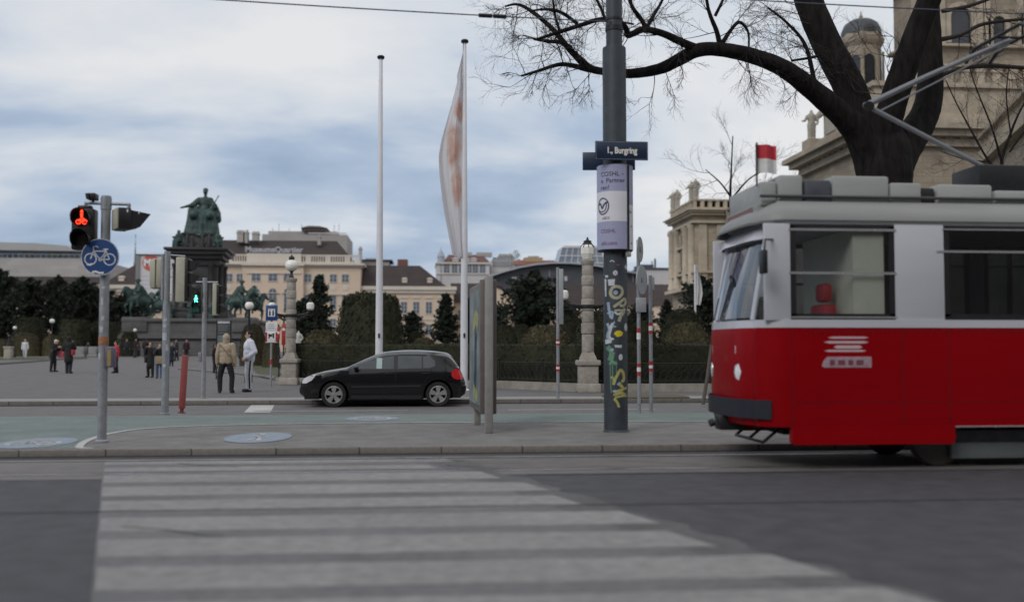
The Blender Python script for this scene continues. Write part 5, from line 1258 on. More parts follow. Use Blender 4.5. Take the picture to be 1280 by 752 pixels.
def person(px, py, hpx, rz, label, jacket, trousers, shoe=(.015,.015,.017), pose={}, hair='dark', coat=0.0, puffy=1.0, hood=None, extras=(), cat='person', feet=None, vox=.013, D=None, group=None):
    B = gd(px, D) if D else GP(px, py); s = mpp(B); H = min(1.92, max(1.5, hpx*s))
    t = thing('person', label, cat, B, rz, group)
    J, k = fig(H, pose)
    body_mb(J, k).remesh('body', vox*.75, skin, t, smooth=2)
    P_ = puffy; m = MB()
    bot = J['pel'] + Vector((0, 0, (.02-coat)*k)); 
    m.ell(J['chest']+Vector((0, 0, .03))*k, (.19*P_*k, .135*P_*k, .2*k)); m.ell(J['chest']-Vector((0, 0, .13))*k, (.175*P_*k, .135*P_*k, .2*k)); m.cap(J['chest']-Vector((0, 0, .15))*k, bot+Vector((0, 0, .02))*k, .14*P_*k, .135*P_*k)
    m.cap(J['pel']+Vector((-.06, 0, .02-coat))*k, J['pel']+Vector((.06, 0, .02-coat))*k, .125*P_*k, .125*P_*k)
    m.cap(J['pel']+Vector((-.05, 0, .08))*k, J['pel']+Vector((.05, 0, .08))*k, .13*P_*k, .13*P_*k)
    if coat > .2: m.cap(J['pel'], J['pel']-Vector((0, 0, coat))*k, .15*P_*k, .17*P_*k)
    m.cap(J['neck']-Vector((0, 0, .06))*k, J['neck']+Vector((0, -.005, .02))*k, .09*k, .075*k)
    for n in 'LR':
        w = J['elb'+n].lerp(J['wri'+n], .93)
        m.cap(J['chest']+Vector((0, 0, .1))*k, J['sho'+n], .1*P_*k, .082*P_*k); m.caps([J['sho'+n], J['elb'+n], w], [.08*P_*k, .066*P_*k, .05*P_*k])
    if hood:
        h = J['head']; m.ell(h+Vector((0, .025, .025))*k, (.112*k, .118*k, .128*k)); m.cap(J['neck'], h-Vector((0, -.03, .05))*k, .1*k, .1*k)
    o = m.remesh('jacket' if coat < .2 else 'coat', vox, cloth_m(*jacket), t, smooth=2)
    m = MB(); m.ell(J['pel']-Vector((0, 0, .02))*k, (.17*k, .13*k, .12*k))
    for n in 'LR': m.caps([J['hip'+n], J['kne'+n], J['ank'+n]-Vector((0, 0, .0))*k], [.108*k, .082*k, .066*k])
    m.remesh('trousers', vox, cloth_m(*trousers), t, smooth=2)
    for n in 'LR':
        m = MB(); m.cap(J['ank'+n]-Vector((0, -.02, .03))*k, J['toe'+n]+Vector((0, .02, .015))*k, .05*k, .042*k); m.cap(J['ank'+n]+Vector((0, .03, -.045))*k, J['toe'+n], .043*k, .036*k)
        m.remesh('shoe', vox*.8, M('shoe_' + str(shoe), shoe, .6), t, smooth=1)
    h = J['head']
    if hair in ('dark', 'blond', 'cap', 'whitecap', 'bun'):
        hm_ = {'dark': hair_d, 'blond': hair_b, 'bun': hair_d, 'cap': cloth_m('black_cap', (.012,.012,.014)), 'whitecap': cloth_m('pale_cap', (.62,.58,.52))}[hair]
        if not hood:
            m = MB(); m.ell(h+Vector((0, .03, .045))*k, (.09*k, .098*k, .092*k)); m.ell(h+Vector((0, .055, -.01))*k, (.08*k, .065*k, .085*k))
            if hair == 'bun': m.ell(h+Vector((0, .11, .02))*k, .045*k)
            if 'cap' in hair: m.cap(h+Vector((0, -.06, .06))*k, h+Vector((0, -.13, .045))*k, .03*k, .018*k)
            m.remesh('hat' if 'cap' in hair else 'hair', vox*.8, hm_, t, smooth=2)
    for e_ in extras: e_(t, J, k)
    return t
def bag_side(name, col, side, z=.78, w=.13, strap=True):
    def f(t, J, k):
        m = MB(); m.bbox(side*.2*k-.06*k, side*.2*k+.06*k, -.02*k-w*k, -.02*k+w*k, (z-.13)*k, (z+.13)*k, .03*k)
        if strap: 
            a = J['sho'+('L' if side > 0 else 'R')]; m.tube([a+Vector((0, -.11, .06))*k, J['chest']+Vector((side*.06, -.165, -.06))*k, Vector((side*.2*k, -.1*k, (z+.12)*k))], .012*k, 6); m.tube([a+Vector((0, .11, .06))*k, J['chest']+Vector((side*.06, .165, -.06))*k, Vector((side*.2*k, .12*k, (z+.12)*k))], .012*k, 6)
        m.build(name, cloth_m('bag_'+str(col), col), t)
    return f
def bag_hand(name, col, n, h=.34, w=.17):
    def f(t, J, k):
        p = J['wri'+n]; m = MB(); m.bbox(p.x-.06*k, p.x+.06*k, p.y-w*k-.03*k, p.y+w*k-.03*k, p.z-(h+.2)*k, p.z-.2*k, .03*k); m.tube([(p.x, p.y-.1*k, p.z-.2*k), (p.x, p.y-.03*k, p.z-.06*k), (p.x, p.y+.06*k, p.z-.2*k)], .012*k, 6)
        m.build(name, cloth_m('bag_'+str(col), col), t)
    return f
def front_bag(col):
    def f(t, J, k):
        m = MB(); m.bbox(-.16*k, .16*k, -.26*k, -.13*k, .72*k, 1.12*k, .04*k); m.build('bag', cloth_m('bag_'+str(col), col), t)
    return f
def stripe(col):
    def f(t, J, k):
        for n, s in (('L', -1), ('R', 1)):
            h, kn, an = J['hip'+n], J['kne'+n], J['ank'+n]
            m = MB(); a = []; b = []
            for i in range(13):
                u = i/12; p = h.lerp(kn, u*2) if u < .5 else kn.lerp(an, u*2-1); r = (.108+(.082-.108)*u*2 if u < .5 else .082+(.066-.082)*(u*2-1))*k*1.03
                a.append(p+Vector((s*r, -.022*k, 0))); b.append(p+Vector((s*r, .022*k, 0)))
            m.grid([a, b], True); m.build('side_stripe', cloth_m('stripe', col), t, fixn=False)
    return f
BK = ('black', (.012, .012, .014)); NV = ('navy', (.016, .02, .035)); DG = ('charcoal', (.03, .03, .034))
person(282, 491, 73, R(178), 'person in a beige hooded jacket and black trousers standing seen from behind', ('beige', (.36, .295, .215)), BK, pose={'stance': .17, 'arms': ('down', 'down')}, hood=True, puffy=1.12, vox=.010,
       extras=(bag_side('shoulder_bag', (.20, .13, .07), -1, .93, .07),))
person(311, 489.5, 76, R(-70), 'person in a white puffer jacket and white tracksuit trousers with black side stripes', ('white_puffer', (.58, .60, .70)), ('white_track', (.56, .57, .62)), pose={'arms': ('pocket', 'pocket'), 'stance': .07}, hair='cap', puffy=1.22, vox=.010, extras=(stripe((.02, .02, .03)),))
person(31, 448, 24, R(8), 'small distant person in a long white coat walking past the clipped hedge', ('white_coat', (.62, .63, .66)), ('pale_trousers', (.5, .52, .56)), pose={'stride': .16, 'stance': .1}, hair='blond', coat=.12)
person(66, 464.5, 40, R(75), 'person with a pale cap and black clothes leaning towards a camera, far left', BK, BK, pose={'lean': .13, 'arms': ('phone', 'phone'), 'stride': .06}, hair='whitecap', extras=(bag_hand('carrier_bag', (.38, .07, .10), 'R'),))
person(85.5, 466.5, 46, R(172), 'person in a bulky black hooded coat with a red bag, seen from behind', BK, NV, pose={'arms': ('face', 'bent'), 'stance': .08}, hood=True, coat=.3, puffy=1.2, extras=(bag_side('red_bag', (.36, .03, .05), -1, 1.0, .12, False),))
person(145, 466, 40, R(-80), 'person in a bright red jacket and black trousers beside the bicycle sign pole', ('bright_red', (.58, .025, .035)), BK, pose={'arms': ('bent', 'bent'), 'stride': .05}, hair='dark', coat=.06, puffy=1.08)
person(158.5, 448, 22, R(10), 'tiny distant person in dark clothes, left of two standing before the monument', NV, BK, D=100)
person(170, 449, 23, R(-12), 'tiny distant person in a black jacket with a red bag before the monument', BK, NV, D=97, extras=(bag_side('red_bag', (.3, .05, .05), 1, 1.1, .08, False),))
person(182, 449, 24, R(170), 'distant person in black standing behind the photographing group', BK, BK, D=92, pose={'arms': ('face', 'down')})
person(188, 471.5, 44, R(-20), 'person in a long black coat photographing with raised hands', BK, BK, pose={'arms': ('face', 'face'), 'stance': .12}, coat=.32, puffy=1.12, extras=(bag_side('dark_bag', (.02, .022, .03), -1, .86, .16),))
person(199, 472.5, 43, R(15), 'person in blue jeans carrying a beige bag in front of a dark coat', BK, ('jeans', (.05, .09, .16)), pose={'arms': ('face', 'bent'), 'stance': .1}, extras=(front_bag((.32, .24, .14)),))
person(214, 457.5, 29, R(20), 'distant person in a long navy coat just right of the traffic light mast', NV, NV, coat=.45, pose={'arms': ('bent', 'bent')})
person(221, 452, 27, R(-70), 'distant person in black walking left of the red marker post', BK, BK, pose={'stride': .14}, D=80)
person(233, 449, 25, R(30), 'distant person in dark clothes partly behind the red marker post', ('dark_wine', (.04, .012, .016)), BK, D=86)
person(267.5, 466, 36, R(95), 'person in black with a black bag, partly hidden by the beige-coated person', BK, BK, pose={'arms': ('bent', 'bent')}, extras=(bag_hand('black_bag', (.012, .012, .013), 'L'),))
person(110, 441, 14, R(0), 'tiny distant dark figure in the gap between two low stone blocks', NV, BK, D=112)

# ================= monument =================
bronze = M('green_bronze', (.020, .045, .041), .6, .2, var=.5, scale=1.6, bump=.6, bscale=6, col2=(.058, .108, .096))
mst = M('monument_granite', (.035, .032, .034), .6, var=.3, scale=1.2, bump=.1, big=.2); mst2 = M('monument_grey', (.105, .10, .10), .75, var=.18, scale=.8, big=.2, brick=(2.2, .9, .02, .55)); mdark = M('monument_dark', (.026, .024, .024), .5, var=.3, scale=1)
DM = 116; B = gd(249, DM); s = DM / F
t = thing('monument', 'tall dark stone monument with a green bronze seated queen and riders around it', 'monument', B, R(4))
def zz(py): return zat(249, py, B)
# steps and base
m = MB()
for i in range(6): w = (84 - i*1.6)*s; m.bbox(-w, w, -w, w, (0 if i == 0 else zz(443-i*3.2)-.0), zz(443-(i+1)*3.2), .03)
m.build('steps', mst2, t)
m = MB()
m.prism([(-80*s, zz(423.5)), (80*s, zz(423.5)), (78*s, zz(419)), (-78*s, zz(419))], -80*s, 80*s); 
m.prism([(-79*s, zz(419)), (79*s, zz(419)), (75*s, zz(415.5)), (74*s, zz(404)), (-74*s, zz(404)), (-75*s, zz(415.5))], -74*s, 74*s); m.bbox(-76.5*s, 76.5*s, -76.5*s, 76.5*s, zz(404), zz(400), .06); m.build('base', mst2, t)
m = MB()
for x0 in (-74, -44, 14, 44): m.box(x0*s, (x0+30)*s, -74.4*s, -74*s, zz(416), zz(406)) if False else None
for sx in (-1, 1): m.bbox(sx*62*s-14*s, sx*62*s+14*s, -76*s, -40*s, zz(416), zz(398.5), .05)
m.build('corner_block', mst2, t)
# shaft
m = MB(); m.bbox(-38*s, 38*s, -38*s, 38*s, zz(400), zz(391), .08); m.bbox(-35*s, 35*s, -35*s, 35*s, zz(391), zz(386), .06); m.bbox(-25*s, 25*s, -25*s, 25*s, zz(386), zz(326), .05); m.bbox(-27*s, 27*s, -27*s, 27*s, zz(334), zz(325), .05)
sh = m.build('pedestal', mst, t)
for sx in (-1, 1):
    for sy in (-1, 1):
        for ox, oy in ((27, 17), (17, 27)):
            m = MB(); m.lathe([(4.6*s, zz(386)), (4.6*s, zz(383)), (3.5*s, zz(381)), (3.3*s, zz(337)), (4.4*s, zz(334)), (4.6*s, zz(331))], c=(sx*ox*s, sy*oy*s, 0), n=14); m.build('column', mdark, sh)
m = MB()
n = 12; ar = [(-9*s, zz(378))] + [(9*s*cos(pi-pi*i/n), zz(352)+11*s*sin(pi-pi*i/n)) for i in range(n+1)] + [(9*s, zz(378))]
m.prism(ar, -25.9*s, -25.3*s); m.build('niche', mdark, sh)
m = MB(); m.bbox(-31*s, 31*s, -31*s, 31*s, zz(326), zz(321), .05); m.bbox(-35*s, 35*s, -35*s, 35*s, zz(321), zz(316), .08); m.bbox(-38*s, 38*s, -38*s, 38*s, zz(316), zz(312.5), .06); m.build('cornice', mdark, t)
m = MB(); m.lathe([(33*s*1.2, zz(312.5)), (30*s*1.2, zz(309)), (25*s*1.2, zz(303)), (22.5*s*1.2, zz(300)), (22*s*1.2, zz(296)), (24*s*1.2, zz(295)), (24*s*1.2, zz(293)), (20*s, zz(292))], n=4, rot=pi/4, smooth=False); m.build('plinth', mst, t)
# seated queen
def V(x, y, z): return Vector((x*s, y*s, zz(z)))       # x to the right in survey pixels, y depth, z pixel row
m = MB(); c = m.cap
def E(x, y, z, rx, ry, rz_, mb=None): (mb or m).ell(V(x, y, z), (rx*s, ry*s, rz_*s))
def K(a, b, ra, rb_, mb=None): (mb or m).cap(V(*a), V(*b), ra*s, rb_*s)
E(5, -1, 239.5, 3.0, 3.4, 3.9); E(5, 1, 237.2, 3.4, 3.6, 2.8); K((5, 0, 243), (5, 0, 248), 1.8, 2.4); K((5,-4,240.5),(5,-4.3,241.5),.5,.7)
E(4.5, 0, 254, 7.5, 5.2, 7); E(4, 0, 262, 7, 6, 7); K((-2, 0, 250.5), (11, 0, 250.5), 4.2, 4.2)
K((-3, -1, 251), (-9, -4, 257), 4, 3.8); K((-9, -4, 257), (-17, -8, 259.5), 3.0, 1.8); K((-17,-8,259.5),(-21.5,-9,261),1.4,1.5); 
for i in range(4): K((-21.5,-9+i*.6-1,260.6+i*.3),(-24.3,-9+i*.6-1,261.2+i*.5),.45,.35)
K((-20.5,-9,260.5),(-21.8,-10.3,258.6),.5,.4)
K((11, 0, 251.5), (16.5, -1, 258), 4.2, 3.8); K((16.5, -1, 258), (12, -8, 263), 3, 2.2); K((12,-8,263),(9.5,-9.5,263.5),1.6,1.4)
for i in range(4): K((9.5,-9.5+i*.6,263.2+i*.25),(8,-9.8+i*.6,263.8+i*.3),.5,.4)
K((11.5, -8.5, 264.5), (21.3, -6, 246), .9, .85); E(21.8, -6, 245.2, 1.1, 1.1, 1.3)
# lap, knees and skirt folds
K((-2, -2, 268), (-7, -14, 270.5), 6.5, 6.0); K((9, -2, 268), (12, -13, 270.5), 6.5, 6.0)
for x0, x1 in ((-9, -13), (-6, -8.5), (-2, -3), (3, 2.5), (7, 8), (11, 13), (15, 18.5)):
    K((x0, -13+abs(x0-3)*.25, 272), (x1, -14+abs(x1-3)*.2, 292), 3.6, 4.0)
K((-10, 0, 268), (-14, -3, 292), 6, 6.5); K((13, 0, 268), (17, -3, 291), 6, 6.5); E(2, 0, 280, 14, 12, 13); K((-12, -15, 293), (3, -19, 296), 3, 3); K((3, -19, 296), (16, -14, 293), 3, 2.5)
K((-11, -4, 265), (12, -8, 266), 3, 3.5); K((-6, -8, 264), (6, -11, 268), 2.2, 2.2)
K((-13, 5, 262), (-15, 3, 276), 4, 3.2); K((17, 4, 259), (20, 3, 266), 3.6, 3.5); K((20, 2, 266), (21.5, 0, 275), 3.8, 3.4); E(20.5, -1, 271, 3.6, 4, 4.5)
E(1, 8, 272, 15, 8, 18)
m.remesh('queen_statue', 1.0*s, bronze, t, smooth=1)
m = MB(); m.bbox(-19*s, 21*s, -12*s, 14*s, zz(296), zz(289), .1); m.bbox(-17*s, 19*s, 2*s, 13*s, zz(290), zz(262), .15); m.build('throne', bronze, t)
# seated corner figures on the cornice
def corner_fig(x, flip):
    mb = MB(); f = flip
    for a, b, ra, rb_ in (((x, -24, 292.5), (x, -24, 294.5), 2.2, 2.0), ((x, -24, 298), (x+f*.5, -23, 304), 3.6, 4), ((x+f*.5, -25, 304), (x-f*4.5, -29, 304.5), 2.8, 2.3), ((x-f*4.5, -29, 304.5), (x-f*5.5, -29, 311.5), 2.2, 1.6), ((x+f*1.5, -28, 304), (x-f*1, -32, 305), 2.8, 2.3), ((x-f*1, -32, 305), (x-f*1.5, -32, 312), 2.2, 1.8), ((x-f*2.5, -24, 297), (x-f*5, -25, 301), 1.7, 1.4), ((x-f*5, -25, 301), (x-f*7, -27, 299), 1.3, 1), ((x+f*3, -23, 297), (x+f*6, -22, 301), 1.8, 1.6), ((x+f*6, -22, 301), (x+f*7, -24, 308), 1.6, 2.2)): K(a, b, ra, rb_, mb)
    E(x+f*2, -22, 308.5, 6, 6, 3.8, mb)
    mb.remesh('seated_figure', .9*s, bronze, t, smooth=1)
corner_fig(-22.5, 1); corner_fig(24, -1)
mb = MB()
for x, y, z0 in ((-12,-27,306),(-6,-28,307.5),(6,-28,307),(14,-27,306)): K((x, y, z0-7), (x, y, z0+4), 2.0, 2.8, mb); E(x, y, z0-9, 1.6, 1.6, 1.8, mb)
K((-16,-26,311),(18,-26,311),2.2,2.2,mb); mb.remesh('relief_group', .9*s, mst, t, smooth=1)
# equestrian statues on the corner plinths
def rider(x0, y0, f, ang, nm='equestrian_statue'):
    """f = +1: horse heading to the right"""
    mb = MB(); Mr = Matrix.Rotation(ang, 3, 'Z'); o = V(x0, y0, 400)
    def Q(a): return o + Mr @ Vector((a[0]*f*s, a[1]*s, a[2]*s))
    def C_(a, b, ra, rb_): mb.cap(Q(a), Q(b), ra*s, rb_*s)
    C_((-9, 0, 21), (8, 0, 22), 6.2, 6.0); C_((-2,0,20.5),(4,0,20.5),6.0,6.0); C_((-12, 0, 22), (-9, 0, 21), 5.2, 6)          # barrel, croup
    C_((9, 0, 24), (15, 0, 33), 4.6, 3.0); C_((15, 0, 34), (16.5, 0, 35.5), 2.8, 2.5); C_((16.5, 0, 35.5), (21, 0, 29.5), 2.5, 1.5); C_((14.5, -1, 37), (14.8, -1.2, 39), .7, .3); C_((14.5, 1, 37), (14.8, 1.2, 39), .7, .3)
    C_((12.5,0,36),(7.5,0,27.5),1.6,2.2)                                                                            # mane
    for y, kn, ho in ((-3, (11.5, -3, 10), (10, -3, 1)), (3, (15.5, 3, 14.5), (13, 3, 8.5))):
        C_((9, y, 19), kn, 2.7, 1.5); C_(kn, ho, 1.35, 1.0); C_(ho, (ho[0]+.8, ho[1], ho[2]-.8), 1.3, 1.4)
    for y, st, hk, ft in ((-3.2, (-9.5, -3.2, 14.5), (-13.5, -3.2, 9.2), (-12.5, -3.2, 1)), (3.2, (-6.5, 3.2, 14.5), (-9.5, 3.2, 9), (-8, 3.2, 1))):
        C_((-11, y, 20), st, 4.0, 2.6); C_(st, hk, 2.3, 1.5); C_(hk, ft, 1.4, 1.1); C_(ft, (ft[0]+1, ft[1], .6), 1.3, 1.4)
    C_((-15, 0, 25), (-18.5, 0, 20), 1.6, 2.0); C_((-18.5, 0, 20), (-18.5, 0, 10), 2.0, .9)
    C_((0, 0, 28), (.5, 0, 37), 3.6, 4.0); C_((.5, 0, 38), (.8, 0, 42), 1.8, 1.5); mb.ell(Q((1, 0, 43.6)), (2.1*s, 2.1*s, 2.6*s)); C_((-2.2, 0, 45.5), (4.2, 0, 45.3), 1.1, 1.1); C_((.5,0,45.8),(1,0,46.6),1.9,1.5)
    for y in (-1, 1):
        C_((0, y*2.5, 28.5), (5.5, y*6, 24), 2.6, 2.1); C_((5.5, y*6, 24), (4, y*6.6, 15.5), 1.9, 1.4); C_((4, y*6.6, 15), (6.6, y*6.8, 14.3), 1.3, 1)
    C_((.5, -4, 37), (3, -6, 32.5), 1.9, 1.5); C_((3, -6, 32.5), (8, -3, 32), 1.4, 1.1); C_((.5, 4, 37), (3, 6.5, 33), 1.9, 1.5); C_((3, 6.5, 33), (8.5, 5, 34.5), 1.4, 1.1)
    C_((-3, 0, 37), (-8, 0, 27), 3, 4.5)                                                                              # cloak
    mb.remesh(nm, .85*s, bronze, t, smooth=1)
    m2 = MB(); m2.bbox(-17*s, 17*s, -8*s, 8*s, -1*s, .8*s, .05); o2 = m2.build('statue_plinth', mst2, t); o2.location = o; o2.rotation_euler = (0, 0, ang)
rider(-62, -55, -1, R(38)); rider(56, -55, 1, R(-20)); rider(-58, 55, -1, R(-35)); rider(60, 55, 1, R(35))
# standing figures against the pedestal
def standing(x, y, z0, hgt, f):
    mb = MB(); h = hgt
    def q(a): return V(x, y, z0) + Vector((a[0]*h*s, a[1]*h*s, a[2]*h*s))
    def C_(a, b, ra, rb_): mb.cap(q(a), q(b), ra*h*s, rb_*h*s)
    mb.ell(q((0, 0, .94)), (.055*h*s, .06*h*s, .07*h*s)); C_((0, 0, .85), (0, 0, .9), .045, .04); C_((0, 0, .55), (0, 0, .76), .12, .13); C_((-.13, 0, .8), (-.2, -.02, .62), .055, .05); C_((-.2, -.02, .62), (-.1, -.16, .55), .045, .035); C_((.13, 0, .8), (.2, 0, .62), .055, .05); C_((.2, 0, .62), (.2, -.1, .45), .045, .035)
    C_((-.07, 0, .5), (-.08, -.02, .04), .09, .06); C_((.07, 0, .5), (.09, .03, .04), .09, .06); C_((0, .06, .75), (0, .08, .1), .13, .17)
    mb.remesh('standing_figure', .7*s, bronze, t, smooth=1)
    m2 = MB(); m2.bbox(-3*s, 3*s, -3*s, 3*s, -8*s, .3*s, .04); o2 = m2.build('figure_base', bronze, t); o2.location = V(x, y, z0)
standing(-5, -42, 394, 16, 1); standing(20, -42, 394, 15, -1); standing(-28, -42, 394, 15, -1)
# ================= buildings =================
cream = M('cream_render', (.60, .475, .365), .85, var=.06, scale=.35, big=.08); cream_t = M('pale_trim', (.58, .52, .45), .8, var=.08, scale=.5)
roof_b = M('brown_roof_tiles', (.046, .033, .032), .85, var=.22, scale=.5, brick=(.5, .28, .02, .7), big=.2)
pane_m = M('window_pane', (.10, .112, .135), .12, var=.35, scale=.4, spec=.6); fr_m = M('window_frame_white', (.50, .50, .50), .6, var=.05)
ltr = M('sign_letters', (.42, .42, .44), .5, var=.05); grey_w = M('grey_wall', (.33, .31, .30), .85, var=.1, scale=.3, big=.1); white_w = M('white_wall', (.52, .50, .50), .85, var=.07, scale=.2, big=.08)
dark_g = M('dark_basalt', (.075, .078, .09), .6, var=.2, scale=.4, brick=(3, 1.2, .03, .7)); metal_l = M('roof_edge_metal', (.42, .44, .47), .4, .4, var=.08, scale=.3)
_win = {}
def window(parent, x, z, w, h, kind='rect', y=0.0, dark=False):
    """a window on a wall whose face is at local y; frame > pane; meshes shared between equal windows"""
    key = (round(w, 2), round(h, 2), kind, dark)
    if key not in _win:
        f = MB(); g = MB(); t_ = .12*min(1, w/1.2)
        if kind == 'arch':
            n = 12; ar = [(w/2*cos(pi*i/n), h-w/2+w/2*sin(pi*i/n)) for i in range(n+1)]; o_ = [((w/2+t_)*cos(pi*i/n), h-w/2+(w/2+t_)*sin(pi*i/n)) for i in range(n+1)]
            inn_ = [(w/2, 0)] + ar + [(-w/2, 0)]; out_ = [(w/2+t_, 0)] + o_ + [(-w/2-t_, 0)]
            f.grid([[Vector((a, -.10, b)) for a, b in inn_], [Vector((a, -.10, b)) for a, b in out_], [Vector((a, .0, b)) for a, b in out_]], False)
            g.add([Vector((a, -.05, b)) for a, b in inn_], [tuple(range(len(inn_)))])
        else:
            f.box(-w/2-t_, -w/2, -.10, 0, -t_, h+t_); f.box(w/2, w/2+t_, -.10, 0, -t_, h+t_); f.box(-w/2, w/2, -.10, 0, h, h+t_); f.box(-w/2-t_*1.5, w/2+t_*1.5, -.16, 0, -t_*1.2, 0)
            g.poly([(-w/2, -.05, 0), (w/2, -.05, 0), (w/2, -.05, h), (-w/2, -.05, h)])
        f.box(-.05, .05, -.085, -.055, 0, h*.98)
        for u in ((.33, .66) if h > 2 else (.5,)): f.box(-w/2, w/2, -.082, -.055, h*u-.03, h*u+.03)
        a = f.build('window', fr_m); b = g.build('pane', pane_m, fixn=False)
        _win[key] = (a.data, b.data); bpy.data.objects.remove(a); bpy.data.objects.remove(b)
    a = link('window', _win[key][0], None, parent); a.location = (x, y, z)
    b = link('pane', _win[key][1], None, a)
    return a
def gable(mb, x0, x1, y0, y1, z0, z1, hipl=0, hipr=0):     # ridge along x
    ym = (y0+y1)/2
    v = [(x0,y0,z0),(x1,y0,z0),(x1,y1,z0),(x0,y1,z0),(x0+hipl,ym,z1),(x1-hipr,ym,z1)]
    mb.add(v, [(0,1,5,4),(2,3,4,5),(1,2,5),(3,0,4),(0,3,2,1)])
YM = 229.0; O = at(341, 434, YM); O.z = zp(YM); sM = (at(342, 434, YM).x - O.x)
def LX(px): return at(px, 434, YM).x - O.x
def LZ(py, px=341): return at(px, py, YM).z - O.z
t = thing('museum_building', 'long cream museum building with dark roof and pale rooftop lettering', 'building', O)
xl, xr = LX(232), LX(450)
m = MB(); m.box(xl, xr, 0, 16, 0, LZ(333)); m.build('wall', cream, t)
m = MB(); m.box(LX(303), LX(379), -1.0, -.01, 0, LZ(333)); m.build('centre_projection', cream, t)
m = MB(); 
m.box(xl-.4, xr+.4, -.5, 16.3, LZ(333)+.01, LZ(331)); m.box(xl-.9, xr+.9, -1.0, 16.6, LZ(331), LZ(328.6)); m.box(LX(302), LX(380), -1.6, -1.01, LZ(332.5), LZ(328.8)); m.build('cornice', cream_t, t)
m = MB()
for a, b in ((232, 247), (247, 303)): pass
m.box(LX(307), LX(376), -.6, .2, LZ(328.6)+.01, LZ(317.5)); m.box(xl, LX(307), -.3, .1, LZ(319.8), LZ(318)); m.box(LX(376), xr, -.3, .1, LZ(319.8), LZ(318)); m.box(xl, LX(307), -.3, .1, LZ(328.6)+.01, LZ(327)); m.box(LX(376), xr, -.3, .1, LZ(328.6)+.01, LZ(327))
x = xl
while x < xr-.2:
    if not (LX(306) < x < LX(376.5)):
        k = int(round((x-xl)/.55)); wide = k % 8 in (0, 1); m.box(x, x+(.5 if wide else .26), -.25, .05, LZ(327), LZ(319.8))
    x += .55
m.build('balustrade', cream_t, t)
m = MB(); gable(m, LX(244), LX(437), 1.2, 16, LZ(320), LZ(295.5), LX(437)-LX(416), LX(437)-LX(416)); rf = m.build('roof', roof_b, t)
for px, y0, y1, n in ((293, 284.5, 300, 3), (301, 284, 301, 1), (312.5, 286, 298, 3), (394.5, 289, 303, 1), (447.5, 304, 325, 1)):
    m = MB(); w = (8 if n == 3 else 3.6)*sM; m.box(LX(px)-w/2, LX(px)+w/2, 5, 7, LZ(y1), LZ(y0+4)); m.box(LX(px)-w/2-.15, LX(px)+w/2+.15, 4.9, 7.1, LZ(y0+4), LZ(y0+3))
    for k in range(n): m.lathe([(.35, LZ(y0+3)), (.3, LZ(y0))], c=(LX(px)+(k-(n-1)/2)*1.0*(n > 1)*.55, 6, 0), n=8)
    m.build('chimney', M('chimney_pale', (.36,.33,.31), .85, var=.2, scale=1), rf)
m = MB(); text(m, 'MuseumsQuartier', 9.8*sM, lambda a, b: Vector((LX(341.5)+a, -.5, LZ(312.3)+b)), .05, 1.0); m.box(LX(308), LX(375), -.48, -.40, LZ(317.4), LZ(316.8)) ; m.build('sign_lettering', ltr, t, fixn=False)
for px in (250, 268, 285, 299, 384, 400, 416, 431): window(t, LX(px), LZ(352), 1.5, 1.75, y=0)
for px in (320, 341, 360):
    window(t, LX(px), LZ(351.5), 1.9, 1.9, y=-1.0); window(t, LX(px), LZ(388), 1.7, 5.0, 'arch', y=-1.0)
    m = MB(); m.box(LX(px)-1.4, LX(px)+1.4, -1.35, -1.0, LZ(366.8), LZ(366)); m.build('lintel', cream_t, t)
for px in (268, 285, 300, 384, 400, 416, 431):
    window(t, LX(px), LZ(386), 1.3, 3.1, y=0)
    m = MB(); m.box(LX(px)-1.2, LX(px)+1.2, -.35, 0, LZ(368.0), LZ(367)); m.build('lintel', cream_t, t)
    m = MB(); m.lathe([(.62, 0), (.7, .06), (.55, .1)], n=16); o = m.build('medallion', cream_t, t); o.rotation_euler = (pi/2, 0, 0); o.location = (LX(px), 0, LZ(359.5))
    window(t, LX(px), LZ(407), 1.3, 1.6, y=0)
m = MB(); m.box(LX(308), LX(376), -1.25, -1.0, LZ(342.3), LZ(340.8)); m.box(xl-.2, LX(303)-.01, -.2, 0, LZ(392), LZ(390.5)); m.box(LX(379)+.01, xr+.2, -.2, 0, LZ(392), LZ(390.5)); m.build('string_course', cream_t, t)
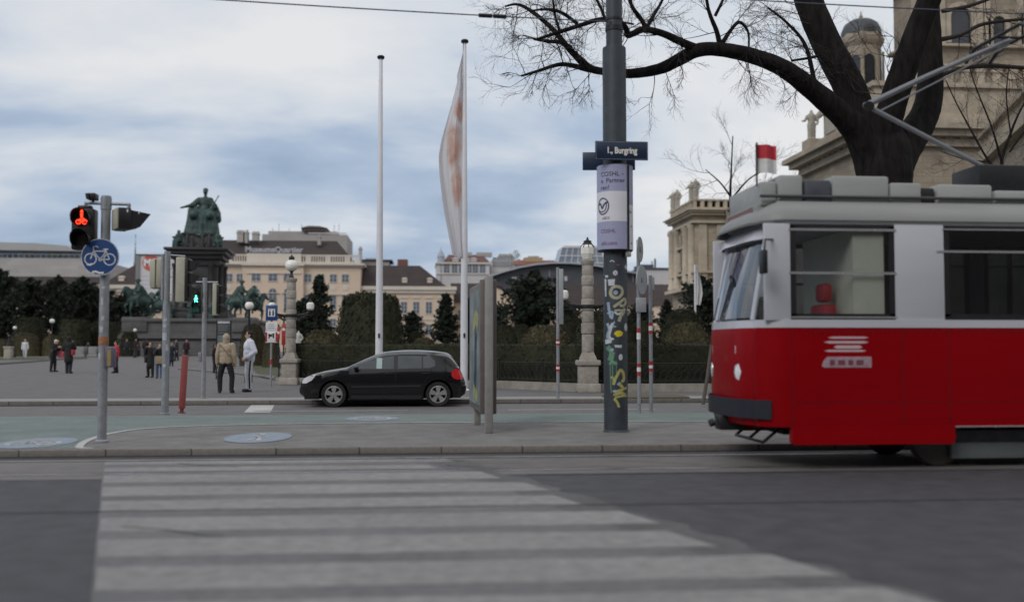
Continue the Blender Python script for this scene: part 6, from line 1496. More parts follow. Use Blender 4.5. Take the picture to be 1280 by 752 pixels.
# the two wings and the end roofs
def wing(px0, px1, label, hip_right, dorm, wins):
    o = Vector((O.x+LX(px0), YM+1.5, O.z)); t = thing('museum_wing', label, 'building', o, 0)
    w = LX(px1)-LX(px0)
    m = MB(); m.box(0, w, 0, 13, 0, LZ(365)); m.build('wall', cream, t)
    m = MB(); m.box(-.1, w+.5, -.45, 13.3, LZ(365), LZ(361)); m.box(-.15, w+.7, -.8, 13.5, LZ(361), LZ(356.5)); m.build('cornice', cream_t, t)
    m = MB(); hr = LX(px1)-LX(px1-34) if hip_right else 0; hl_ = 0 if hip_right else LX(px0+34)-LX(px0)
    gable(m, (-.1 if hip_right else .8), (w-1.6 if hip_right else w+.1), .2, 13, LZ(356.5)+.01, LZ(327), hl_, hr); r = m.build('roof', roof_b, t)
    for px in dorm:
        x = LX(px)-LX(px0); m = MB(); m.box(x-.6, x+.6, 1.4, 4, LZ(354), LZ(347)); m.prism([(x-.75, LZ(347)), (x+.75, LZ(347)), (x+.4, LZ(344.6)), (x-.4, LZ(344.6))], 1.2, 4); d_ = m.build('dormer', cream_t, r)
        g = MB(); g.poly([(x-.32, 1.37, LZ(353)), (x+.32, 1.37, LZ(353)), (x+.32, 1.37, LZ(348)), (x-.32, 1.37, LZ(348))])
    for px in wins:
        window(t, LX(px)-LX(px0), LZ(390.5), 1.35, 2.6); window(t, LX(px)-LX(px0), LZ(418), 1.35, 2.4)
        m = MB(); x = LX(px)-LX(px0); m.box(x-1, x+1, -.2, 0, LZ(371.5), LZ(369.5)); m.build('lintel', cream_t, t)
    m = MB(); m.box(0, w, -.15, 0, LZ(399), LZ(397)); m.build('string_course', cream_t, t)
    return t
wing(451, 567, 'cream museum wing with two white dormers, behind the flagpoles', True, (505, 537), (460, 473, 489, 504.5, 520, 536, 552))
wing(117, 231, 'cream museum wing behind the trees left of the monument', False, (145, 151+56), (130, 146, 162, 178, 193, 209, 222))
def simple_roof_house(px0, px1, ytop, yeave, label, dy, wall=cream, hip=(0, 0), wins=(), roofm=None, name='museum_range', group=None, ybase=None):
    Y = YM+dy; a = at(px0, 434, Y); b = at(px1, 434, Y); z = lambda py: at((px0+px1)/2, py, Y).z - zp(Y)
    t = thing(name, label, 'building', (a.x, Y, zp(Y)), 0, group); w = b.x-a.x
    m = MB(); m.box(0, w, 0, 12, 0, z(yeave)); m.build('wall', wall, t)
    m = MB(); gable(m, -.5, w+.5, -.6, 12.6, z(yeave)+.01, z(ytop), hip[0], hip[1]); m.build('roof', roofm or roof_b, t)
    for px, py, ww, hh in wins: window(t, at(px, 434, Y).x-a.x, z(py), ww, hh)
    return t
simple_roof_house(-70, 116, 343, 366, 'low cream range with brown roof at the far left behind the trees', 6, wins=[(px, 392, 1.3, 2.6) for px in range(-40, 112, 17)])
simple_roof_house(566.5, 625, 352, 378, 'low brown-roofed range behind the right flagpole', 9, wins=[(px, 400, 1.3, 2.4) for px in (576, 590, 606)])
simple_roof_house(642, 905, 353, 381, 'long low cream range with a brown roof behind the dark conifer', 7, wins=[(px, 402, 1.3, 2.6) for px in range(652, 900, 16)])
# gable end house
Y = YM-6; a = at(618, 434, Y); z = lambda py: at(630, py, Y).z-zp(Y); t = thing('gable_house', 'cream house end with a sloping gable behind the poster display', 'building', (a.x, Y, zp(Y))); w = at(641, 434, Y).x-a.x
m = MB(); m.prism([(0, 0), (w, 0), (w, z(376)), (w*.35, z(361)), (0, z(358))], 0, 10); m.build('wall', cream, t)
m = MB(); m.prism([(w+.5, z(377)), (w*.35, z(361)), (-.2, z(358)), (-.2, z(355)), (w*.35, z(357.5)), (w+.5, z(374))], -.3, 10.3); m.build('roof', roof_b, t)
# rooftop block behind the museum
Y = YM+40; a = at(326, 434, Y); z = lambda py, px=380: at(px, py, Y).z; t = thing('rear_block', 'grey flat-roofed block with a dark penthouse showing above the museum roof', 'building', (a.x, Y, 0)); q = lambda px: at(px, 434, Y).x-a.x
m = MB(); m.box(0, q(433), 0, 20, 0, z(293)); m.box(q(333), q(420), 1, 18, z(293), z(288.5)); m.build('wall', grey_w, t)
m = MB(); m.box(q(376), q(406), -.5, 12, z(288.5)+.01, z(285)); m.prism([(q(375), z(285)), (q(408), z(285)), (q(398), z(282.8)), (q(385), z(282.5))], -1, 12); m.build('penthouse', M('penthouse_brown', (.13,.10,.095), .7, var=.15), t)
m = MB()
for px in (335, 343, 356, 372, 414, 420): m.tube([(q(px), 6, z(289)), (q(px), 6, z(276+px % 7))], .05, 4)
m.build('antenna', dark_iron, t)
m = MB(); m.box(q(384), q(432), -.2, -.01, z(292), z(290.6)); m.build('pale_band', white_w, t)
# modern museum on the left
Y = YM+55; a = at(-120, 434, Y); z = lambda py, px=50: at(px, py, Y).z; q = lambda px: at(px, 434, Y).x-a.x
t = thing('modern_museum', 'pale modern museum block with a glazed top floor at the far left', 'building', (a.x, Y, 0))
m = MB(); m.box(0, q(126), 0, 30, 0, z(325.5)); m.box(q(-60), q(100), 1, 29, z(325.5), z(322)); m.build('wall', M('pale_limestone', (.40,.375,.365), .85, var=.06, scale=.15, brick=(3.5, 1.1, .02, .85)), t)
m = MB(); m.box(0, q(100), 2.2, 28, z(322)+.01, z(311.5)); m.build('glazing', M('blue_glazing', (.07,.105,.14), .15, var=.5, scale=.15, brick=(4.5, 3.5, .06, 2.2)), t)
m = MB(); m.prism([(0, z(301)), (q(40), z(303.5)), (q(80), z(306.5)), (q(86), z(311.5)), (q(105), z(312)), (q(105), z(313.2)), (0, z(312))], .5, 29); m.build('roof', M('pale_roof', (.36,.355,.35), .7, var=.06, scale=.2), t)
m = MB()
for px in range(-8, 108, 7): m.tube([(q(px), .3, z(322)), (q(px), .3, z(317.5))], .06, 4)
m.tube([(q(-40), .3, z(317.5)), (q(108), .3, z(317.5))], .06, 4); m.build('railing', metal_l, t)
for px, py in ((30, 318), (62, 319), (76, 318), (100, 319)):
    m = MB(); rnd = random.Random(px)
    for i in range(70): 
        c_ = Vector((q(px)+rnd.gauss(0, .9), .9+rnd.random()*.6, z(py)+rnd.gauss(0, .7))); dx = Vector((rnd.uniform(-.3,.3), rnd.uniform(-.3,.3), rnd.uniform(-.3,.3))); m.add([c_, c_+dx, c_+Vector((.2,.1,.3))], [(0,1,2)])
    o = m.build('roof_plant', M('dry_plant', (.16,.16,.11), .9, var=.3), None, Vector((a.x, Y, 0)), fixn=False); tag(o, {30:'largest pale roof plant on the far left terrace', 62:'middle roof plant on the glazed terrace at far left', 76:'roof plant second from the bicycle sign on the terrace', 100:'roof plant nearest the bicycle sign on the terrace'}[px], 'plant', 'plants on the roof terrace')
# banner tower with a red round emblem
Y = YM-10; a = at(170, 434, Y); z = lambda py: at(185, py, Y).z-zp(Y); q = lambda px: at(px, 434, Y).x-a.x
t = thing('banner_tower', 'white banner with a red round emblem in a grey frame, behind the signal backs', 'banner', (a.x, Y, zp(Y)))
m = MB(); m.box(q(168.5), q(173), -.4, .4, 0, z(317.5)); m.box(q(173), q(219), -.4, .4, z(319), z(317.5)); m.box(q(217), q(219), -.4, .4, 0, z(319)); m.build('frame', M('frame_grey', (.20,.20,.20), .6), t)
m = MB(); m.box(q(173), q(217), -.1, .1, z(372), z(319)); bn = m.build('banner', M('banner_white', (.55,.54,.56), .7, var=.05, scale=.4), t)
m = MB(); r = 10*sM; m.poly([(q(187)+r*cos(i*2*pi/28), -.14, z(328.5)+r*sin(i*2*pi/28)) for i in range(28)]); em_ = m.build('emblem', M('emblem_red', (.50,.10,.07), .6), bn, fixn=False)
m = MB(); text(m, 'MQ', 11*sM, lambda x, y: Vector((q(187.5)+x, -.18, z(328.5)+y)), .12); m.build('lettering', white_p, em_, fixn=False)
m = MB()
for py in (345, 350, 355, 360): m.box(q(175), q(195), -.14, -.11, z(py+.5), z(py))
m.build('text_line', M('banner_print', (.36,.36,.38), .6), bn)
# church spire far behind
Y = 420; a = at(167, 434, Y); z = lambda py: at(167, py, Y).z; s = (at(168, 434, Y).x-a.x)
t = thing('church_spire', 'thin green church spire rising behind the brown roof', 'spire', (a.x, Y, 0))
m = MB(); m.lathe([(1.9*s, 0), (1.9*s, z(331)), (2.2*s, z(330)), (1.3*s, z(326)), (1.0*s, z(318)), (.45*s, z(306)), (.12*s, z(297))], n=8, smooth=False); m.build('spire', M('spire_green', (.13,.16,.16), .6, var=.2, scale=.5), t)
m = MB(); m.ell((0, 0, z(305)), .8*s, 8, 6); m.tube([(0, 0, z(298)), (0, 0, z(292.5))], .12, 4); m.build('finial', dark_iron, t)
# dark hall with the curved roof
Y = YM+30; a = at(612, 434, Y); z = lambda py, px=720: at(px, py, Y).z; q = lambda px: at(px, 434, Y).x-a.x
t = thing('exhibition_hall', 'dark grey exhibition hall under a shallow curved pale roof edge', 'building', (a.x, Y, 0))
arc = [(612, 345), (630, 339), (650, 333.5), (670, 329.8), (690, 328), (710, 327.8), (735, 329.5), (765, 334), (800, 341), (830, 348)]
m = MB(); m.prism([(q(px), z(py+2.2)) for px, py in arc] + [(q(842), 0), (q(612), 0)], .6, 40); m.build('wall', dark_g, t)
m = MB(); m.prism([(q(px-(3 if px == 612 else 0)), z(py)) for px, py in arc] + [(q(px), z(py+2.0)) for px, py in reversed(arc)], -1.2, 41); m.build('roof_edge', metal_l, t)
m = MB(); m.box(q(640), q(646), .4, .59, z(351.5), z(346.5)); m.box(q(706), q(709.5), .4, .59, z(351), z(345)); m.build('pale_hatch', white_w, t)
for px in (664, 687, 792): 
    m = MB(); m.box(q(px), q(px)+.15, .45, .6, z(352), z(338)); m.build('downpipe', metal_l, t)
# skylight on it
t = thing('glass_skylight', 'sloped glass skylight with white frames above the dark hall', 'skylight', (at(697, 434, Y+6).x, Y+6, z(329)))
a2 = at(697, 434, Y+6); q2 = lambda px: at(px, 434, Y+6).x-a2.x; z2 = lambda py: at(720, py, Y+6).z - z(329)
m = MB(); m.prism([(q2(697), 0), (q2(757), 0), (q2(752), z2(309)), (q2(703), z2(309))], .2, 9); m.build('glazing', M('skylight_glass', (.16,.20,.25), .15, var=.2, scale=.3), t)
m = MB()
for i in range(8): u = i/7; m.tube([(q2(697+60*u), .1, 0), (q2(703+49*u), .1, z2(309))], .16, 4)
for v in (0.02, .45, .98): m.tube([(q2(697+6*v), .06, z2(329-20*v)), (q2(757-5*v), .06, z2(329-20*v))], .18, 4)
m.box(q2(706), q2(748), 0, 9, z2(309), z2(307)); m.build('frame', white_w, t)
# ornate white block with turret and neighbours behind the right flagpole
Y = YM+75; a = at(544, 434, Y); z = lambda py, px=590: at(px, py, Y).z; q = lambda px: at(px, 434, Y).x-a.x
t = thing('corner_house', 'ornate white corner house with a small pointed turret and reddish roof', 'building', (a.x, Y, 0))
m = MB(); m.box(q(545), q(612), 0, 18, 0, z(330)); m.build('wall', white_w, t)
m = MB(); m.box(q(544), q(613), -.6, 18, z(330)+.01, z(328)); m.box(q(544.5), q(612), -.3, 0, z(343), z(342)); m.build('cornice', cream_t, t)
m = MB(); gable(m, q(553), q(613), 0, 16, z(328)+.01, z(315.5), 2, 2); rf = m.build('roof', M('red_brown_roof', (.12,.06,.05), .85, var=.2, scale=.6), t)
for px in (569, 583, 592): m = MB(); m.box(q(px)-1, q(px)+1, 1, 5, z(327.8), z(323.5)); m.prism([(q(px)-1.4, z(323.5)), (q(px)+1.4, z(323.5)), (q(px), z(321))], .8, 5); m.build('dormer', white_w, rf)
for px in (586, 602, 612): m = MB(); m.box(q(px)-1.2, q(px)+1.2, 7, 9, z(318), z(312.5)); m.build('chimney', grey_w, rf)
m = MB(); m.lathe([(6.3*sM, 0), (6.3*sM, z(322)), (7*sM, z(321)), (7*sM, z(320)), (6*sM, z(319.5)), (4*sM, z(316)), (1*sM, z(312.5)), (.3*sM, z(309))], c=(q(551), 1, 0), n=8, smooth=False); m.build('turret', M('turret_blue_grey', (.30,.33,.38), .7, var=.2, scale=.3), t)
for px in (558, 568, 577, 586, 594, 603): window(t, q(px), z(341), 1.7, 2.6)
t = thing('stepped_house', 'white stepped apartment house with roof terraces right of the ornate corner house', 'building', (at(613, 434, Y+4).x, Y+4, 0)); q = lambda px: at(px, 434, Y+4).x-at(613, 434, Y+4).x
m = MB(); m.box(0, q(646), 0, 14, 0, z(326)); m.box(q(616), q(643), 2, 13, z(326), z(321.5)); m.box(q(625), q(642), 3, 12, z(321.5), z(317)); m.box(q(624), q(643), 2.6, 12.4, z(317), z(316)); m.build('wall', white_w, t)
for i in range(8): window(t, q(618+3.3*i), z(332), 1.1, 1.8)
for i in range(4): window(t, q(627+4*i), z(320.8), 1.1, 1.5, y=3)
for i in range(6): window(t, q(619+4.2*i), z(325.5), 1.1, 1.5, y=2)
m = MB(); rnd = random.Random(3)
for i in range(160): c_ = Vector((q(644.5)+rnd.gauss(0, .8), 2+rnd.random(), z(319)+rnd.gauss(0, 1))); m.add([c_, c_+Vector((rnd.uniform(-.4,.4), 0, rnd.uniform(-.4,.4))), c_+Vector((.25,.1,.35))], [(0,1,2)])
o = m.build('roof_tree', M('roof_tree_green', (.03,.045,.025), .9), None, Vector((at(613, 434, Y+4).x, Y+4, 0)), fixn=False); tag(o, 'small round dark tree on the terrace of the white stepped house', 'tree')
t = thing('red_roof_house', 'low house with a red roof and pale chimneys beside the skylight', 'building', (at(642, 434, Y-8).x, Y-8, 0)); q = lambda px: at(px, 434, Y-8).x-at(642, 434, Y-8).x; z = lambda py: at(665, py, Y-8).z
m = MB(); m.box(0, q(700), 0, 12, 0, z(331)); m.build('wall', grey_w, t); m = MB(); gable(m, 0, q(700), -.5, 12, z(331)+.01, z(323), 1, 1); m.build('roof', M('red_roof', (.20,.075,.055), .85, var=.2, scale=.5), t)
m = MB(); m.box(q(657), q(680), 3, 8, z(326), z(320.5)); m.build('attic', M('ochre_attic', (.35,.26,.16), .85), t)
for px in (665, 670, 674): m = MB(); m.box(q(px)-.6, q(px)+.6, 5, 6, z(321), z(318)); m.build('chimney', grey_w, t)
Y = YM+24; a = at(803, 434, Y); q = lambda px: at(px, 434, Y).x-a.x; z = lambda py: at(820, py, Y).z
t = thing('white_hall', 'plain white flat-roofed hall right of the round sign backs', 'building', (a.x, Y, 0)); m = MB(); m.box(q(802), q(846), 0, 20, 0, z(336.5)); m.build('wall', white_w, t); m = MB(); m.box(q(801), q(847), -.4, 20, z(336.5)+.01, z(334.5)); m.box(q(805), q(822), 4, 12, z(334.5), z(329)); m.build('roof', M('hall_dark_roof', (.06,.065,.08), .6), t)
m = MB(); m.tube([(q(823), 3, z(335)), (q(823), 3, z(322))], .25, 5); m.tube([(q(819), 3, z(330)), (q(819), 3, z(325))], .15, 5); m.build('mast', dark_iron, t)
# distant roofs between the museum and its right wing
Y = YM+50; a = at(448, 434, Y); q = lambda px: at(px, 434, Y).x-a.x; z = lambda py: at(480, py, Y).z
t = thing('distant_house', 'distant roofline with a reddish chimney block above the museum wing', 'building', (a.x, Y, 0)); m = MB(); m.box(0, q(486), 0, 12, 0, z(326)); m.box(q(456), q(470), 0, 10, z(326), z(323)); m.build('wall', grey_w, t)
m = MB(); m.box(q(496), q(509), 2, 8, 0, z(323)); m.build('chimney_block', M('brick_red', (.17,.075,.06), .85), t); m = MB(); m.box(q(450), q(490), -.5, 12, z(326)+.01, z(324.6)); m.build('roof', roof_b, t)

# ================= the large museum palace on the right =================
sand = M('sandstone', (.315, .262, .198), .85, var=.24, scale=.6, brick=(1.7, .55, .03, .66), big=.32, bump=.15, bscale=3); sand_t = M('sandstone_trim', (.36, .305, .235), .8, var=.22, scale=.9, big=.2, bump=.2, bscale=4); dome_m = M('dome_slate', (.06, .065, .075), .6, var=.2, scale=.5)
dk = M('palace_window', (.03, .033, .04), .2, var=.3, scale=.5); statm = M('statue_stone', (.34, .315, .27), .85, var=.2, scale=2)
def stone_statue(mb, o, h, arm=1):
    def C_(a, b, ra, rb_): mb.cap(o+Vector(a)*h, o+Vector(b)*h, ra*h, rb_*h, 8)
    mb.ell(o+Vector((0, 0, .93))*h, (.055*h, .06*h, .075*h), 8, 6); C_((0, 0, .85), (0, 0, .9), .04, .04); C_((0, 0, .55), (0, 0, .78), .11, .13); C_((-.14, 0, .79), (-.24, -.05, .62), .05, .045); C_((-.24, -.05, .62), (-.36*arm, -.1, .60), .04, .03); C_((.14, 0, .79), (.22, 0, .62), .05, .045); C_((.22, 0, .62), (.16, -.1, .5), .04, .03)
    C_((-.06, 0, .5), (-.07, -.03, .04), .09, .06); C_((.06, 0, .5), (.09, .03, .04), .09, .06); C_((0, .05, .5), (.02, .06, .1), .12, .13); mb.box(o.x-.14*h, o.x+.14*h, o.y-.14*h, o.y+.14*h, o.z-.02, o.z+.05*h)
def palace_arch(mb, x, y, z0, w, h, n=10):
    pts = [(x-w/2, z0)] + [(x+w/2*cos(pi-pi*i/n), z0+h-w/2+w/2*sin(pi*i/n)) for i in range(n+1)] + [(x+w/2, z0)]; mb.add([Vector((a, y, b)) for a, b in pts], [tuple(range(len(pts)))])
def face_prism(mb, poly, x0, x1): mb.prism(poly, x0, x1, axes='yz')
sand_lit = M('lit_sandstone', (.43, .365, .28), .85, var=.2, scale=.6, brick=(1.7, .55, .03, .66), big=.25); sand_lit_t = M('lit_sandstone_trim', (.47, .405, .315), .8, var=.2, scale=.9, big=.2)  # light put into the colour: paler copy than the shaded nearer blocks
# -- far corner pavilion
P1 = dep(870, 434, 120); P1.z = 0; XP, YP = P1.x, P1.y
t = thing('palace_pavilion', 'ornate sandstone corner pavilion with rooftop statues, left of the tram front', 'building', (XP, YP, 0))
zP = lambda py: at(870, py, YP).z
LW, WW = 11.0, 24.0
m = MB(); m.box(0, WW, 0, LW, 0, zP(268)); m.build('wall', sand_lit, t)
m = MB(); m.box(-.5, WW, -.5, LW+.5, zP(279), zP(276)); m.box(-.6, WW, -.6, LW+.4, zP(269), zP(266)); m.box(-.85, WW, -.85, LW+.6, zP(266), zP(263.5)); m.box(-1.1, WW, -1.1, LW+.8, zP(263.5), zP(262)); m.build('cornice', sand_lit_t, t)
m = MB(); m.box(-.3, WW, -.3, LW+.3, zP(262)+.01, zP(259)); m.box(-.35, WW, -.35, LW+.35, zP(251), zP(249))
for k in range(10): m.box(-.3+0, .2, k*LW/9.4-.2, k*LW/9.4+.35, zP(259), zP(251))
for k in range(26): m.box(k*.95-.3, k*.95+.15, -.3, .1, zP(259), zP(251))
m.build('balustrade', sand_lit_t, t)
m = MB(); m.box(-.5, WW, -.5, LW+.5, zP(341), zP(338.5)); m.box(-.9, WW, -.9, LW+.9, zP(362), zP(358)); m.box(-.6, WW, -.6, LW+.6, 0, zP(405)); m.build('string_course', sand_lit_t, t)
for yy in (.7, 3.4, 7.7, 10.3):
    m = MB(); m.lathe([(.62, zP(357)), (.62, zP(354)), (.5, zP(352)), (.46, zP(286)), (.62, zP(283)), (.66, zP(280))], c=(-.25, yy, 0), n=12); m.build('column', sand_lit_t, t)
for xx in (.9, 3.2, 8.2, 10.5): 
    m = MB(); m.box(xx-.5, xx+.5, -.28, -.0, zP(357), zP(280)); m.build('pilaster', sand_lit_t, t)
for yy in (5.5,):
    m = MB(); face_prism(m, [(yy-1.0, zP(334)), (yy+1.0, zP(334)), (yy+1.0, zP(312)), (yy+.7, zP(309)), (yy, zP(307.5)), (yy-.7, zP(309)), (yy-1.0, zP(312))], -.06, .1); w_ = m.build('window', dk, t)
    m = MB(); m.box(-.3, -.001, yy-1.6, yy-1.0, zP(335), zP(310)); m.box(-.3, -.001, yy+1.0, yy+1.6, zP(335), zP(310)); m.box(-.45, -.002, yy-1.9, yy+1.9, zP(306), zP(303)); m.split('surround', sand_lit_t, w_, True)
    m = MB(); m.box(-.06, .1, yy-.7, yy+.7, zP(300), zP(288)); w_ = m.build('window', dk, t); m = MB(); m.box(-.25, -.001, yy-1.2, yy-.7, zP(301), zP(287)); m.box(-.25, -.001, yy+.7, yy+1.2, zP(301), zP(287)); m.split('surround', sand_lit_t, w_, True)
for xx in (5.7, 14.5, 19.5):
    m = MB(); palace_arch(m, xx, -.03, zP(335), 2.0, zP(308)-zP(335)); w_ = m.build('window', dk, t, fixn=False); m = MB(); m.box(xx-1.5, xx-1.0, -.3, -.001, zP(336), zP(310)); m.box(xx+1.0, xx+1.5, -.3, -.001, zP(336), zP(310)); m.box(xx-1.8, xx+1.8, -.4, -.001, zP(306), zP(303)); m.split('surround', sand_lit_t, w_, True)
rnd = random.Random(4)
for (xx, yy) in ((0, 10.6), (0, 8.4), (.2, 2.2), (.2, .2)):
    m = MB(); stone_statue(m, Vector((xx, yy, zP(249))), 2.6); m.remesh('roof_statue', .12, statm, t, smooth=1)
# -- main block with attic and cupola
XB = 36.0
def yfor(px): # depth at which sight line px meets the wall plane X = XB
    d = ray(px, 434); return d.y*XB/d.x
Y0, Y1 = yfor(1094), yfor(1010)
zB = lambda py, px=1010: at(px, py, Y1).z
t = thing('palace_main_block', 'huge sandstone museum block with carved attic, cupola and winged statue behind the bare tree', 'building', (XB, Y0, 0))
LB = Y1-Y0
m = MB(); m.box(0, 60, 0, LB+25, 0, zB(215)); m.build('wall', sand, t)
zc0, zc1 = zB(212), zB(198)
m = MB(); m.box(-.5, 60, -.5, LB+.5, zc0-.6, zc0); m.box(-.4, 60, -.4, LB+.4, zc0, zc1-1.0); m.box(-1.2, 60, -1.2, LB+1.2, zc1-.95, zc1-.45); m.box(-1.7, 60, -1.7, LB+1.7, zc1-.45, zc1); m.build('cornice', sand_t, t)
m = MB()
for k in range(12): m.box(-.55, -.39, k*LB/12+.2, k*LB/12+.8, zc0+.15, zc1-1.1)
for k in range(40): m.box(k*1.2, k*1.2+.7, -.55, -.39, zc0+.15, zc1-1.1)
m.build('frieze_relief', sand_t, t)
m = MB(); m.box(.2, 60, .2, LB-2.6, zc1+.01, zc1+1.2); m.box(.6, 60, .6, LB-3.0, zc1+1.2, zc1+3.4); m.box(.3, 60, .3, LB-2.8, zc1+3.4, zc1+3.8); at_ = m.build('attic', sand_t, t)
m = MB(); 
for k in range(3): m.box(.5, .6, 2+k*3.2, 4+k*3.2, zc1+1.5, zc1+3.2)
m.build('relief_panel', statm, at_)
m = MB(); m.box(-.4, .9, LB-2.0, LB-.2, zc1+.01, zc1+1.5); m.build('statue_plinth', sand_t, t)
m = MB(); o_ = Vector((.2, LB-1.1, zc1+1.5)); stone_statue(m, o_, 2.9)
m.cap(o_+Vector((.5, .1, 2.2)), o_+Vector((1.3, .3, 3.3)), .22, .12, 8); m.cap(o_+Vector((.5, .1, 2.1)), o_+Vector((1.15, .3, 2.4)), .22, .1, 8); m.cap(o_+Vector((.55, .1, 2.1)), o_+Vector((1.4, .3, 2.9)), .2, .1, 8); m.remesh('winged_statue', .09, statm, t, smooth=1)
# cupola
c_ = dep(1083, 434, 97); cx, cy = c_.x-XB, c_.y-Y0; zT = lambda py: dep(1083, py, 97).z
k_ = 97/F
m = MB(); m.lathe([(25*k_, zT(175)), (25*k_, zT(122)), (27*k_, zT(120)), (27*k_, zT(117)), (24*k_, zT(116)), (23.5*k_, zT(62)), (25*k_, zT(60)), (27*k_, zT(56)), (28*k_, zT(51)), (26*k_, zT(50)), (25.5*k_, zT(46))], c=(cx, cy, 0), n=8, rot=pi/8, smooth=False); tw = m.build('cupola', sand_t, t)
m = MB(); m.lathe([(25*k_, zT(46)), (24.5*k_, zT(40)), (21*k_, zT(32)), (14*k_, zT(27)), (5*k_, zT(25)), (4*k_, zT(24))], c=(cx, cy, 0), n=16); m.build('dome', dome_m, tw)
m = MB(); m.lathe([(3.5*k_, zT(25)), (2*k_, zT(23)), (2.6*k_, zT(21)), (1.2*k_, zT(19)), (.4*k_, zT(14))], c=(cx, cy, 0), n=10); m.build('finial', sand_t, tw)
for i in range(8):
    a = i*pi/4; Mr = Matrix.Translation((cx, cy, 0)) @ Matrix.Rotation(a, 4, 'Z')
    n = 10; w = 13*k_; pts = [(-w/2, zT(112))] + [(w/2*cos(pi-pi*j/n), zT(80)+w/2*sin(pi*j/n)) for j in range(n+1)] + [(w/2, zT(112))]
    m = MB(); m.add([Mr @ Vector((22.6*k_, p, q_)) for p, q_ in pts], [tuple(range(len(pts)))]); w_ = m.build('arched_opening', dk, tw, fixn=False)
    m = MB()
    for sg in (-1, 1): m.lathe([(1.9*k_, zT(114)), (1.6*k_, zT(112)), (1.5*k_, zT(70)), (2*k_, zT(68))], c=(Mr @ Vector((24*k_, sg*9.0*k_, 0))), n=8)
    m.build('colonnette', sand_t, tw)
# central dome drum, rising out of the frame
c_ = dep(1145, 434, 86); cx, cy = c_.x-XB, c_.y-Y0
t2 = thing('palace_tower', 'massive sandstone tower block with arched window and ledges above the tram roof', 'building', (c_.x, c_.y, 0))
zU = lambda py: dep(1145, py, 86).z
k_ = 86/F; WD = 30
m = MB(); m.box(0, WD, 0, 3, 0, zU(-90)); m.build('wall', sand, t2)
m = MB(); 
for a, b, pr in ((150, 146, .5), (146, 142, 1.0), (83, 80, .35), (58, 55, .5), (173, 170, .35), (-20, -24, .9)): m.box(-pr, WD, -pr, 3+pr, zU(a), zU(b))
m.build('ledge', sand_t, t2)
m = MB()
for px in (1150, 1186, 1236, 1246, 1290): x_ = (px-1145)*k_; m.box(x_-.28, x_+.28, -.3, -.0, zU(55), zU(-18))
for px in (1153, 1160): x_ = (px-1145)*k_; m.lathe([(.36, zU(225)), (.32, zU(222)), (.3, zU(178)), (.4, zU(175))], c=(x_, -.45, 0), n=10)
m.split('pilaster', sand_t, t2, True)
for px, y0, y1, w in ((1211, 53, 8, 1.9), (1262, 56, 18, 1.2), (1311, 53, 8, 1.9)):
    x_ = (px-1145)*k_; m = MB(); palace_arch(m, x_, -.04, zU(y0), w, zU(y1)-zU(y0)); w_ = m.build('arched_window', dk, t2, fixn=False)
    m = MB(); n = 12; hh = zU(y1)-zU(y0); 
    inn_ = [(x_+w/2, zU(y0))] + [(x_+w/2*cos(pi*i/n), zU(y0)+hh-w/2+w/2*sin(pi*i/n)) for i in range(n+1)] + [(x_-w/2, zU(y0))]; out_ = [(x_+w/2+.45, zU(y0))] + [(x_+(w/2+.45)*cos(pi*i/n), zU(y0)+hh-w/2+(w/2+.45)*sin(pi*i/n)) for i in range(n+1)] + [(x_-w/2-.45, zU(y0))]
    m.grid([[Vector((a, -.03, b)) for a, b in inn_], [Vector((a, -.3, b)) for a, b in inn_], [Vector((a, -.3, b)) for a, b in out_], [Vector((a, 0, b)) for a, b in out_]], False); m.build('arch_surround', sand_t, w_, fixn=False)
for px, y0, y1, w in ((1264, 186, 164, .95), (1215, 205, 178, 1.0), (1300, 186, 164, .95)):
    x_ = (px-1145)*k_; m = MB(); m.box(x_-w/2, x_+w/2, -.05, .05, zU(y0), zU(y1)); w_ = m.build('window', dk, t2); m = MB(); m.box(x_-w/2-.35, x_-w/2, -.25, 0, zU(y0), zU(y1)); m.box(x_+w/2, x_+w/2+.35, -.25, 0, zU(y0), zU(y1)); m.box(x_-w/2-.5, x_+w/2+.5, -.4, 0, zU(y1)+.01, zU(y1-4)); m.split('surround', sand_t, w_, True)
for zz0, zz1, st in ((142, 84, 21), (222, 174, 30)):
    px = 1152
    while px < 1420:
        x_ = (px-1145)*k_; m = MB(); m.box(x_-.35, x_+.35, -.22, -.001, zU(zz0), zU(zz1)); m.box(x_-.5, x_+.5, -.3, -.002, zU(zz1+5), zU(zz1+1)); m.build('pilaster', sand_t, t2)
        if zz0 < 200: m = MB(); m.box(x_+.75, x_+st*k_-.75, -.1, -.0015, zU(zz0-8), zU(zz1+9)); m.build('relief_panel', statm, t2)
        px += st
# lower wing with sloping stair balustrade towards the road, at the right edge
b0 = dep(1228, 170, 74); b1 = dep(1300, 142, 58)
t3 = thing('palace_front_wing', 'nearer sandstone wing with balustrade at the right edge above the tram', 'building', (b0.x, b0.y, 0)); dv = Vector((b1.x-b0.x, b1.y-b0.y, 0)); an = math.atan2(dv.y, dv.x); t3.rotation_euler = (0, 0, an); ln3 = dv.length+12
h3 = b0.z
m = MB(); m.box(0, ln3, 0, -8 if False else .8, 0, h3-2.4) if False else m.box(0, ln3, .0, 9, 0, h3-2.4); m.build('wall', sand, t3)
m = MB(); m.box(-.6, ln3, -.6, 9, h3-2.39, h3-1.6); m.box(-.3, ln3, -.3, .3, h3-1.6, h3-1.2); m.box(-.35, ln3, -.35, .35, h3-.25, h3)
k = 0
while k*.55 < ln3: m.lathe([(.09, h3-1.2), (.15, h3-.9), (.08, h3-.5), (.12, h3-.25)], c=(k*.55, 0, 0), n=6); k += 1
m.build('balustrade', sand_t, t3)
